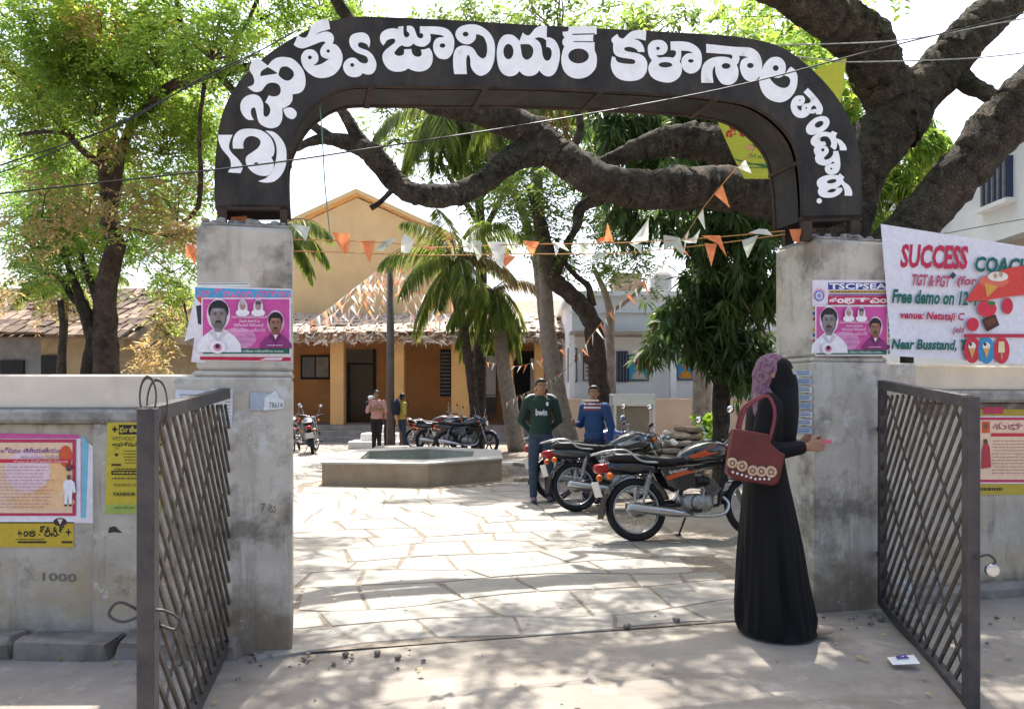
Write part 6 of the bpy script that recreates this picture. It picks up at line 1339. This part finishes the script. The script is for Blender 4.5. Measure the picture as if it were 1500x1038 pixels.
    if chrome_rail:
        b = MB(); b.tube(cr([(.20, -.14, .74), (.02, -.155, .76), (-.12, -.15, .86), (-.30, -.12, .86), (-.40, -.05, .84), (-.41, 0, .84), (-.40, .05, .84), (-.30, .12, .86), (-.12, .15, .86), (.02, .155, .76), (.20, .14, .74)], 4), .011, m_rim, 8)
        b.tube([(-.30, -.12, .86), (-.30, .12, .86)], .008, m_rim, 6); b.tube([(-.22, -.13, .86), (-.22, .13, .86)], .008, m_rim, 6); fin(b, 'grab_rail')
    b = MB(); b.tube(cr([(1.03, -.08, .95), (1.12, -.12, .75), (1.0, -.12, .55), (.8, -.1, .55)], 5), .006, m_blk, 5); b.tube(cr([(1.0, .10, .98), (1.2, .08, .9), (1.2, .08, .6), (1.235, .06, .35)], 5), .005, m_blk, 5); fin(b, 'cables')
    return t
for lab_, loc_, rz_, kw_ in (('black motorcycle with orange tank decal and long chrome silencer, nearest the veiled woman', (1.26, 8.2, .005), R(13), dict(steer=10)),
        ('grey tanked motorcycle parked between the orange decal one and the violet decal one', (.82, 10.4, .005), R(15), dict(tank=p_grey, dec=p_silver, steer=18, name='Passion')),
        ('violet decal motorcycle beside which the boy in blue stands', (.62, 11.5, .005), R(14), dict(tank=p_blue, dec=p_violet, steer=16, name='Star'))):
    motorcycle(lab_, loc_, rz_, **kw_).scale = (1.05, 1.05, 1.04)
motorcycle('black sporty motorcycle with blue front mudguard and alloy wheels right of the pole', (-1.72, 21.3, .015), R(-21), tank=p_black, guard=p_blue, dec=p_grey, alloy=True, steer=-14, chrome_rail=False, spokes=False)
motorcycle('dark motorcycle in the middle of the three parked behind the basin', (-2.35, 22.3, .015), R(-8), tank=p_black, dec=p_silver, alloy=True, steer=-6, spokes=False)
motorcycle('motorcycle with red tail light farthest left of the three parked behind the basin', (-2.75, 23.2, .015), R(-4), tank=p_grey, dec=p_red, steer=10, spokes=False)
motorcycle('black motorcycle with white number plate seen from behind near the left pillar', (-5.15, 21.2, .015), R(103), tank=p_black, dec=p_silver, steer=-18, spokes=False)
motorcycle('maroon striped motorcycle half hidden by the left pillar edge', (-5.85, 21.9, .015), R(95), tank=p_black, dec=p_red, steer=10, spokes=False)

# ------------------------------------------------------------------ people
m_skin = mat('brown_skin', (.31, .165, .10), .55, var=.05, scale=10); m_hair = mat('black_hair', (.010, .009, .009), .45, bump=.3, bscale=90); m_eye = mat('eye_white', (.6, .58, .55), .3); m_lip = mat('lip', (.20, .07, .055), .5)
m_blackcloth = mat('black_abaya_cloth', (.0042, .004, .005), .8, spec=.25, bump=.2, bscale=60); m_jer = mat('dark_green_jersey', (.012, .034, .026), .7, bump=.2, bscale=30); m_jean = mat('blue_jeans', (.035, .055, .085), .85, var=.2, scale=14, bump=.2, bscale=50); m_denim = mat('blue_denim_shirt', (.022, .055, .15), .8, var=.12, scale=12, bump=.2, bscale=40)
m_pinkshirt = mat('pink_shirt', (.58, .31, .26), .8, var=.05); m_yelshirt = mat('mustard_shirt', (.45, .36, .07), .8, var=.05); m_navy = mat('navy_cloth', (.02, .025, .05), .8); m_dkpants = mat('dark_brown_trousers', (.028, .018, .018), .85); m_whitecloth = mat('white_cloth', (.7, .7, .72), .8)
m_scarf = mat('mauve_printed_scarf', (.13, .055, .085), .85, col2=(.23, .14, .185), scale=38, bump=.3, bscale=50, lo=.42, hi=.58); m_bag = mat('maroon_leather_bag', (.105, .018, .016), .45, var=.2, scale=10); m_bead = mat('gold_disc_trim', (.42, .24, .12), .5, col2=(.62, .50, .38), scale=60)
def blob(name, prims, m, parent, vox=.008, smooth=3, loc=None):
    """one continuous skin grown over overlapping capsules and ellipsoids"""
    b = MB()
    for p in prims:
        if p[0] == 'c':
            _, a, c, r0, r1 = p; a, c = Vector(a), Vector(c); b.tube([a, c], [r0, r1], m, 14); b.ell(a, (r0, r0, r0), m, 14, 10); b.ell(c, (r1, r1, r1), m, 14, 10)
        else:
            _, c, r = p[:3]; b.ell(c, r, m, 18, 12, rot=p[3] if len(p) > 3 else None)
    me = b.mesh(name); o = bpy.data.objects.new(name, me); COL.objects.link(o)
    md = o.modifiers.new('r', 'REMESH'); md.mode = 'VOXEL'; md.voxel_size = vox; md.use_smooth_shade = True
    ms_ = o.modifiers.new('s', 'SMOOTH'); ms_.factor = .5; ms_.iterations = smooth
    dg = bpy.context.evaluated_depsgraph_get(); me2 = bpy.data.meshes.new_from_object(o.evaluated_get(dg)); o.modifiers.clear(); o.data = me2; bpy.data.meshes.remove(me)
    if not me2.materials: me2.materials.append(m)
    o.parent = parent
    return o
def hand(wr, fd, pn, th, s=1.0, curl=.35):
    """palm and five fingers; wr wrist, fd finger direction, pn palm normal, th thumb side"""
    wr, fd, pn, th = Vector(wr), Vector(fd).normalized(), Vector(pn).normalized(), Vector(th).normalized(); out = []
    pc = wr+fd*.045*s
    for k in range(4):
        o_ = th*(.028-.019*k)*s; L = (.068, .075, .070, .055)[k]*s; a = wr+fd*.01*s+o_*.6; kn = wr+fd*.085*s+o_
        out.append(('c', a, kn, .012*s, .0105*s)); d = (fd*math.cos(curl)+pn*math.sin(curl)).normalized(); m_ = kn+d*L*.5; d2 = (fd*math.cos(curl*2.4)+pn*math.sin(curl*2.4)).normalized(); e = m_+d2*L*.5
        out += [('c', kn, m_, .0095*s, .0085*s), ('c', m_, e, .0085*s, .007*s)]
    tb = wr+fd*.022*s+th*.022*s; tm = tb+(fd*.6+th*.8).normalized()*.034*s; te = tm+(fd*.95+th*.15+pn*.3).normalized()*.03*s
    return out+[('c', tb, tm, .0125*s, .010*s), ('c', tm, te, .010*s, .008*s)]
def face(parent, c, yaw, s=1.0, tash=False):
    """eyes, brows and lips on a head centred at c facing yaw (radians from -Y)"""
    Rz = Matrix.Rotation(yaw, 3, 'Z'); c = Vector(c)
    for sg in (-1, 1):
        b = MB(); p = c+Rz @ Vector((sg*.032, -.086, .008))*s; b.ell(p, (.013*s, .010*s, .007*s), m_eye, 10, 6, rot=Rz); b.ell(p+Rz @ Vector((0, -.007, 0))*s, (.006*s, .005*s, .006*s), m_hair, 8, 6, rot=Rz); b.build('eye', parent)
        b = MB(); b.ell(c+Rz @ Vector((sg*.032, -.089, .028))*s, (.020*s, .006*s, .0045*s), m_hair, 10, 6, rot=Rz); b.build('eyebrow', parent)
    b = MB(); b.ell(c+Rz @ Vector((0, -.090, -.052))*s, (.024*s, .008*s, .007*s), m_lip, 12, 6, rot=Rz); b.build('mouth', parent)
    if tash: b = MB(); b.ell(c+Rz @ Vector((0, -.094, -.038))*s, (.028*s, .007*s, .005*s), m_hair, 12, 6, rot=Rz); b.build('moustache', parent)
def headprims(c, yaw, s=1.0):
    Rz = Matrix.Rotation(yaw, 3, 'Z'); c = Vector(c); V = lambda x, y, z: c+Rz @ Vector((x, y, z))*s
    return [('e', V(0, .005, .02), (.072*s, .092*s, .092*s), Rz), ('e', V(0, -.02, -.035), (.055*s, .068*s, .072*s), Rz), ('c', V(0, -.09, .0), V(0, -.104, -.022), .009*s, .014*s), ('e', V(0, -.062, -.085), (.026*s, .024*s, .020*s), Rz), ('e', V(0, -.078, -.05), (.028*s, .018*s, .020*s), Rz),
            ('e', V(.074, .005, -.005), (.010*s, .018*s, .030*s), Rz), ('e', V(-.074, .005, -.005), (.010*s, .018*s, .030*s), Rz), ('c', V(0, .02, -.06), V(0, .03, -.17), .050*s, .055*s)]
def person(label, loc, rz, H=1.70, yaw=0.0, armL=None, armR=None, shirt=m_jer, trou=m_jean, shoe=m_navy, long_sleeve=True, tash=False, hairbig=0, group=None, legs=(.09, .11), step=.04, vox=.009):
    t = thing('person', label, 'person', loc, rz, group); s = H/1.72
    S_ = lambda p: Vector(p)*s
    hd = (0, -.015, 1.60)
    armL = armL or [(.185, .01, 1.40), (.25, .03, 1.12), (.25, -.06, .87), (0, -.15, -1), (-1, 0, 0), (0, -1, 0)]
    armR = armR or [(-.185, .01, 1.40), (-.25, .03, 1.12), (-.25, -.06, .87), (0, -.15, -1), (1, 0, 0), (0, -1, 0)]
    body = headprims(S_(hd), yaw, s)
    for A in (armL, armR):
        sh_, el, wr, fd, pn, th = A
        body += [('c', S_(sh_), S_(el), .046*s, .040*s), ('c', S_(el), S_(wr), .038*s, .026*s)]+hand(S_(wr), fd, pn, th, s)
    body += [('e', S_((0, 0, 1.25)), (.13*s, .08*s, .22*s)), ('c', S_((0, 0, 1.0)), S_((0, .01, 1.48)), .09*s, .06*s), ('c', S_((.09, 0, .92)), S_((legs[0], 0, .1)), .07*s, .04*s), ('c', S_((-.09, 0, .92)), S_((-legs[1], 0, .1)), .07*s, .04*s)]
    blob('body', body, m_skin, t, vox=.0065)
    face(t, S_(hd), yaw, s, tash)
    Rz = Matrix.Rotation(yaw, 3, 'Z'); hc = S_(hd)
    hv = lambda x, y, z: hc+Rz @ Vector((x, y, z))*s
    hr = [('e', hv(0, .022, .045), (.082*s, .092*s, .080*s), Rz), ('e', hv(0, -.035, .088), ((.062+hairbig*.3)*s, .050*s, .030*s), Rz), ('e', hv(0, .06, -.01), (.066*s, .048*s, .07*s), Rz), ('e', hv(0, 0, .095), (.055*s, .06*s, (.03+hairbig)*s), Rz)]
    hr += [('c', hv(sg*.074, -.01, .03), hv(sg*.076, 0, .0), .012*s, .008*s) for sg in (-1, 1)]
    blob('hair', hr, m_hair, t, vox=.008)
    sl = []
    for A in (armL, armR):
        sh_, el, wr = [Vector(q) for q in A[:3]]
        sl += [('c', S_(sh_), S_(el), .070*s, .058*s)]
        sl += [('c', S_(el), S_(el.lerp(wr, .90)), .054*s, .040*s)] if long_sleeve else []
    shp = [('e', S_((0, .0, 1.34)), (.185*s, .115*s, .15*s)), ('e', S_((0, 0, 1.14)), (.160*s, .115*s, .22*s)), ('e', S_((0, 0, .98)), (.165*s, .125*s, .11*s)), ('c', S_((.13, .01, 1.405)), S_((-.13, .01, 1.405)), .066*s, .066*s), ('e', S_((0, .02, 1.445)), (.075*s, .068*s, .035*s))]+sl
    so = blob('shirt', shp, shirt, t, vox=.009, smooth=4)
    tp = [('e', S_((0, .0, .95)), (.155*s, .115*s, .12*s))]
    for sg, lx in ((1, legs[0]), (-1, legs[1])):
        k_ = (sg*(lx+.01), -.03 if sg > 0 else .0, .50); f_ = (sg*(lx+.015), 0 if sg > 0 else -step, .10)
        tp += [('c', S_((sg*.085, 0, .88)), S_(k_), .094*s, .070*s), ('c', S_(k_), S_(f_), .068*s, .055*s)]
    blob('trousers', tp, trou, t, vox=.010, smooth=4)
    for sg, lx in ((1, legs[0]), (-1, legs[1])):
        y0 = 0 if sg > 0 else -step
        blob('shoe', [('e', S_((sg*(lx+.015), y0+.01, .055)), (.040*s, .065*s, .05*s)), ('e', S_((sg*(lx+.02), y0-.09, .035)), (.045*s, .085*s, .035*s))], shoe, t, vox=.009)
    return t, so, s
# man in the dark green jersey, hands behind his back
pj, so, s = person('man in dark green jersey lettered bwin and blue jeans, hands clasped behind his back', (.40, 11.36, .015), R(6), 1.70, yaw=R(4),
      armL=[(.185, .02, 1.40), (.27, .09, 1.13), (.12, .16, .98), (-1, .1, -.2), (0, 1, 0), (0, .2, 1)], armR=[(-.185, .02, 1.40), (-.27, .09, 1.13), (-.12, .19, .96), (1, .1, -.2), (0, 1, 0), (0, .2, 1)], shoe=mat('violet_slippers', (.12, .08, .13), .6), tash=False, legs=(.10, .10), step=.08)
def front_y(z, x=0, extra=.006): return -(.115*math.sqrt(max(.02, 1-(x/.185)**2-((z-1.34)/.30)**2)))-extra
def drape(so_, vs, x0, x1, z0, z1, fs, m, nm, s_=1.0, push=.004):
    """print laid on the front of a shirt by dropping each point onto its surface"""
    from mathutils.bvhtree import BVHTree
    me = so_.data; bv = BVHTree.FromPolygons([v.co for v in me.vertices], [p.vertices for p in me.polygons]); out = []
    for u, v in vs:
        p = Vector((x0+(x1-x0)*u, -1, z0+(z1-z0)*v)); h = bv.ray_cast(p, Vector((0, 1, 0)))
        out.append((p.x, (h[0].y if h[0] else -.1)-push, p.z))
    b = MB(); b.add(out, fs, m); return b.build(nm, so_.parent if nm == 'x' else so_, fixn=False)
vs, fs = text2d('bwin', .03); drape(so, vs, -.085, .075, 1.185, 1.275, fs, m_whitecloth, 'lettering')
drape(so, ellp(.5, .5, .5), .055, .095, 1.315, 1.375, [tuple(range(16))], m_whitecloth, 'crest')
for sg in (-1, 1):
    b = MB(); pts = [Vector((sg*.07, -.035, 1.478)), Vector((sg*.20, -.028, 1.455)), Vector((sg*.235, 0, 1.41))]; b.tube([Vector((sg*.085, -.01, 1.476)), Vector((sg*.15, 0, 1.466)), Vector((sg*.215, .008, 1.425))], [.022, .026, .024], m_whitecloth, 10, flat=.55); b.build('shoulder_stripe', so)
# boy in the denim shirt
pb, so, s = person('boy in blue denim shirt with red and white striped shoulders, standing by the motorcycles', (1.12, 11.15, .015), R(-38), 1.60, yaw=R(30), shirt=m_denim, trou=m_navy,
      armR=[(-.185, .01, 1.40), (-.25, .02, 1.14), (-.20, -.20, 1.16), (0, -1, .3), (1, 0, 0), (0, 0, 1)], armL=[(.185, .01, 1.40), (.26, .05, 1.12), (.28, -.05, .88), (0, -.2, -1), (-1, 0, 0), (0, -1, 0)])
for k in range(6):
    z = 1.385-k*.024; vs = [(i/12, j) for j in (0, 1) for i in range(13)]; drape(so, vs, -.13, .14, z, z+.016, [(i, i+1, i+14, i+13) for i in range(12)], m_whitecloth if k % 2 == 0 else mat('dull_red_stripe', (.30, .06, .05), .8), 'stripe')
# three youths by the pole
pk_, so, s = person('youth in pink shirt and dark trousers with folded arms left of the yard pole', (-3.62, 21.9, .015), R(10), 1.64, shirt=m_pinkshirt, trou=m_dkpants, hairbig=.03, yaw=R(-5), long_sleeve=False, legs=(.06, .06),
      armL=[(.185, .0, 1.40), (.24, -.05, 1.16), (.04, -.19, 1.24), (-1, 0, .1), (0, 1, 0), (0, 0, 1)], armR=[(-.185, .0, 1.40), (-.25, -.05, 1.15), (-.05, -.21, 1.20), (1, 0, .1), (0, 1, 0), (0, 0, 1)])
b = MB(); b.tube([(-.20, .0, 1.44), (-.16, -.02, 1.46), (-.05, -.04, 1.475)], [.055, .05, .03], m_whitecloth, 10); b.build('white_yoke', so)
b = MB(); b.tube([(-.21, .0, 1.36), (-.24, -.02, 1.24)], [.062, .058], m_navy, 10); b.build('dark_sleeve', so)
person('youth mostly hidden behind the yard pole, only his face and shoulder showing', (-3.42, 22.95, .015), R(15), 1.58, shirt=m_pinkshirt, trou=m_dkpants, yaw=R(0))
py_, so, s = person('boy in mustard shirt with a dark backpack, back turned, right of the yard pole', (-3.02, 22.55, .015), R(120), 1.58, shirt=m_yelshirt, trou=m_jean, yaw=R(20), long_sleeve=False)
bpk = thing('backpack', 'dark backpack worn by the boy in the mustard shirt', 'backpack', (-3.02, 22.55, .015), R(120))
b = MB(); b.loft([(.98, 0, .20, .12, .08), (1.02, 0, .20, .15, .10), (1.2, 0, .21, .16, .11), (1.36, 0, .19, .14, .08), (1.42, 0, .17, .10, .04)], m_navy, 18, 3, axis='z'); b.build('bag_body', bpk)
for sg in (-1, 1): b = MB(); b.tube(cr([(sg*.10, .14, 1.42), (sg*.12, .02, 1.475), (sg*.13, -.10, 1.38), (sg*.14, -.12, 1.22), (sg*.13, .08, 1.05)], 5), .016, m_navy, 6, flat=.4); b.build('shoulder_strap', bpk)

# ------------------------------------------------------------------ the veiled woman, seen from her right side, facing the right pillar
wo = thing('person', 'woman in a long black abaya and veil with mauve headscarf, standing beside the right pillar', 'person', (1.62, 5.0, .015), 0); wx = -1.62
def wp(x, y, z): return Vector((x+wx, y, z))
# local x: photo position; she faces +X and a little to the camera
fy = R(78)    # face yaw from -Y towards +X
hc = wp(1.585, -.02, 1.565)
bod = headprims(hc, fy, .97)
wr1 = wp(1.745, -.15, 1.125); wr2 = wp(1.73, -.06, 1.14)
bod += [('c', wp(1.55, -.13, 1.33), wp(1.47, -.18, 1.08), .045, .038), ('c', wp(1.47, -.18, 1.08), wr1, .036, .025)]+hand(wr1, (1, .10, .10), (-.1, 1, 0), (0, .1, 1), .95, .42)
bod += [('c', wp(1.56, .14, 1.33), wp(1.52, .12, 1.10), .045, .038), ('c', wp(1.52, .12, 1.10), wr2, .036, .025)]+hand(wr2, (1, -.25, .12), (.1, -1, .2), (0, -.1, 1), .95, .6)
bod += [('c', wp(1.555, 0, 1.0), wp(1.56, 0, 1.45), .10, .05), ('c', wp(1.6, .07, .9), wp(1.62, .07, .08), .06, .035), ('c', wp(1.58, -.07, .9), wp(1.74, -.06, .08), .06, .035)]
blob('body', bod, m_skin, wo, vox=.0055)
face(wo, hc, fy, .97)
# abaya: lofted gown with folds, then sleeves
def gown():
    b = MB(); n = 144; rings = [(.015, 1.385, 1.845, .27, .0), (.10, 1.388, 1.825, .26, 1), (.30, 1.394, 1.785, .24, 1), (.52, 1.40, 1.755, .215, 1), (.75, 1.41, 1.71, .19, .8), (.92, 1.42, 1.675, .17, .5), (1.05, 1.43, 1.655, .155, .25), (1.16, 1.435, 1.66, .155, .15), (1.27, 1.435, 1.66, .165, .1), (1.35, 1.445, 1.655, .175, .05), (1.41, 1.47, 1.645, .145, 0), (1.45, 1.505, 1.625, .085, 0), (1.49, 1.525, 1.62, .06, 0)]
    RR = cr([(z, (a+c)/2+wx, (c-a)/2, y, f) for z, a, c, y, f in rings], 5); vs = []
    for (z, cx, rx, ry, f) in RR:
        for k in range(n):
            a = 2*math.pi*k/n; fold = 1+f*.075*(abs(math.sin(a*4.5+.6+.4*math.sin(z*3)))*1.6-.8+.5*math.sin(a*13+z*2.3)+.35*math.sin(a*23-z*5)+.5*math.sin(a*5-z*2))*min(1, (1.15-z) if z < 1.15 else 0)
            zz = z; 
            if z < .06: zz = max(0.0, z-.012)+(.07 if math.cos(a) > .82 and math.sin(a) < .2 else 0)*(1 if abs(math.sin(a)+.25) < .45 else 0)
            vs.append((cx+rx*math.cos(a)*fold, ry*math.sin(a)*fold, zz))
    N = len(RR); fs = [(i*n+k, i*n+(k+1) % n, (i+1)*n+(k+1) % n, (i+1)*n+k) for i in range(N-1) for k in range(n)]+[tuple((N-1)*n+k for k in range(n))]
    b.add(vs, fs, m_blackcloth, True); return b.build('abaya', wo)
gown()
blob('sleeve', [('c', wp(1.53, -.13, 1.38), wp(1.46, -.185, 1.09), .068, .066), ('c', wp(1.46, -.185, 1.09), wp(1.705, -.15, 1.12), .066, .042), ('e', wp(1.50, -.18, 1.07), (.07, .05, .06))], m_blackcloth, wo, vox=.009)
blob('sleeve', [('c', wp(1.54, .13, 1.38), wp(1.51, .13, 1.10), .068, .062), ('c', wp(1.51, .13, 1.10), wp(1.70, -.03, 1.135), .060, .042)], m_blackcloth, wo, vox=.009)
blob('scarf', [('e', wp(1.580, -.01, 1.595), (.100, .098, .093)), ('e', wp(1.545, 0, 1.55), (.078, .088, .095)), ('c', wp(1.53, 0, 1.50), wp(1.515, -.02, 1.42), .064, .062), ('c', wp(1.50, -.06, 1.41), wp(1.47, -.12, 1.33), .05, .035), ('c', wp(1.52, -.06, 1.44), wp(1.56, -.12, 1.39), .05, .03)], m_scarf, wo, vox=.009, smooth=5)
b = MB(); rr = []
for (z, xa, xb, ry) in [(1.655, 1.60, 1.655, .05), (1.635, 1.555, 1.685, .085), (1.605, 1.545, 1.700, .098), (1.57, 1.545, 1.712, .100), (1.53, 1.54, 1.728, .098), (1.48, 1.535, 1.735, .095), (1.42, 1.525, 1.735, .110), (1.33, 1.53, 1.735, .118), (1.22, 1.545, 1.725, .112), (1.14, 1.56, 1.712, .10), (1.12, 1.57, 1.70, .085)]: rr.append((z, (xa+xb)/2+wx, -.02, (xb-xa)/2, ry))
vs = []; n = 40; RR = cr(rr, 3)
for (z, cx, cy, rx, ry) in RR:
    for k in range(n):
        a = 2*math.pi*k/n; f_ = 1+.03*math.sin(a*7+z*3)*min(1, max(0, (1.5-z)*3)); vs.append((cx+rx*math.cos(a)*f_, cy+ry*math.sin(a)*f_, z))
N = len(RR); b.add(vs, [(i*n+k, i*n+(k+1) % n, (i+1)*n+(k+1) % n, (i+1)*n+k) for i in range(N-1) for k in range(n) if not (RR[i][0] > 1.562 and RR[i][0] < 1.596 and -.95 < math.atan2(math.sin(2*math.pi*(k+.5)/n), math.cos(2*math.pi*(k+.5)/n)) < .6)], m_blackcloth, True); b.build('face_veil', wo)
b = MB(); b.ell(wp(1.625, -.02, 1.572), (.070, .088, .03), m_skin, 20, 10); b.build('eye_strip', wo)
b = MB(); b.ell(wp(1.680, -.062, 1.577), (.010, .013, .006), m_hair, 10, 6); b.build('eye', wo)
for dy, dx in ((-.10, .04), (.02, .0)):
    blob('shoe', [('e', wp(1.80+dx, dy-.02, .035), (.085, .036, .03)), ('e', wp(1.74+dx, dy, .045), (.06, .036, .035))], mat('beige_sandal', (.42, .32, .25), .7), wo, vox=.007)
# shoulder bag
bg_ = thing('handbag', 'maroon leather handbag trimmed with gold discs hanging from the veiled woman', 'handbag', (1.39, 4.78, 1.055), 0)
b = MB(); n = 22; pr = [(-.105, .20), (.10, .165), (.11, .11), (.165, .06), (.195, .05), (.155, -.115), (.12, -.135), (-.10, -.10), (-.145, -.06), (-.13, .05)]
def bagpt(x, z, y): return (x, y, z)
for sgn in (0,):
    front = [bagpt(x, z, -.045) for x, z in pr]; b.prism(front, (0, .085, 0), m_bag)
bo = b.build('bag_body', bg_)
bm_ = bmesh.new(); bm_.from_mesh(bo.data); bmesh.ops.bevel(bm_, geom=bm_.edges[:], offset=.012, segments=3, profile=.5, affect='EDGES'); bm_.to_mesh(bo.data); bm_.free()
for (x, z, r) in ((-.118, .0, .030), (-.062, -.018, .032), (-.0, -.045, .031), (.05, -.05, .031), (.105, -.052, .034)):
    b = MB(); b.cyl((x, -.045, z), (x, -.052, z), r, m_bead, 20); b.torus((x, -.052, z), r*.8, .004, m_bead, n=20); b.torus((x, -.052, z), r*.4, .003, m_bag, n=14); b.build('gold_disc', bg_)
for k in range(9):
    x = -.115+k*.026; z = -.045-.008*k if k < 6 else -.085; b = MB(); b.cyl((x, -.046, z-.008), (x, -.053, z-.008), .007, m_whitecloth, 10); b.build('sequin', bg_)
for sg in (0, 1):
    b = MB(); b.tube(cr([(-.075+.0*sg, -.03+.06*sg, .17), (-.04, -.03+.06*sg, .30), (.03, -.02+.07*sg, .36), (.10, -.01+.09*sg, .385), (.135, -.02+.07*sg, .31), (.125, -.035+.06*sg, .22), (.10, -.035+.06*sg, .13)], 6), .010, mat('rose_strap', (.17, .03, .04), .5), 8, flat=.4); b.build('strap', bg_)
# the slim pink phone in her hand
ph = MB(); ph.box((0, 0, 0), (.13, .008, .022), mat('pink_pen', (.5, .12, .16), .4), rot=Matrix.Rotation(R(-6), 3, 'Y')); o = ph.build('pink_pen', None, loc=(1.83, 4.86, 1.165)); tag(o, 'slim pink pen held in the fingers of the veiled woman', 'pen')
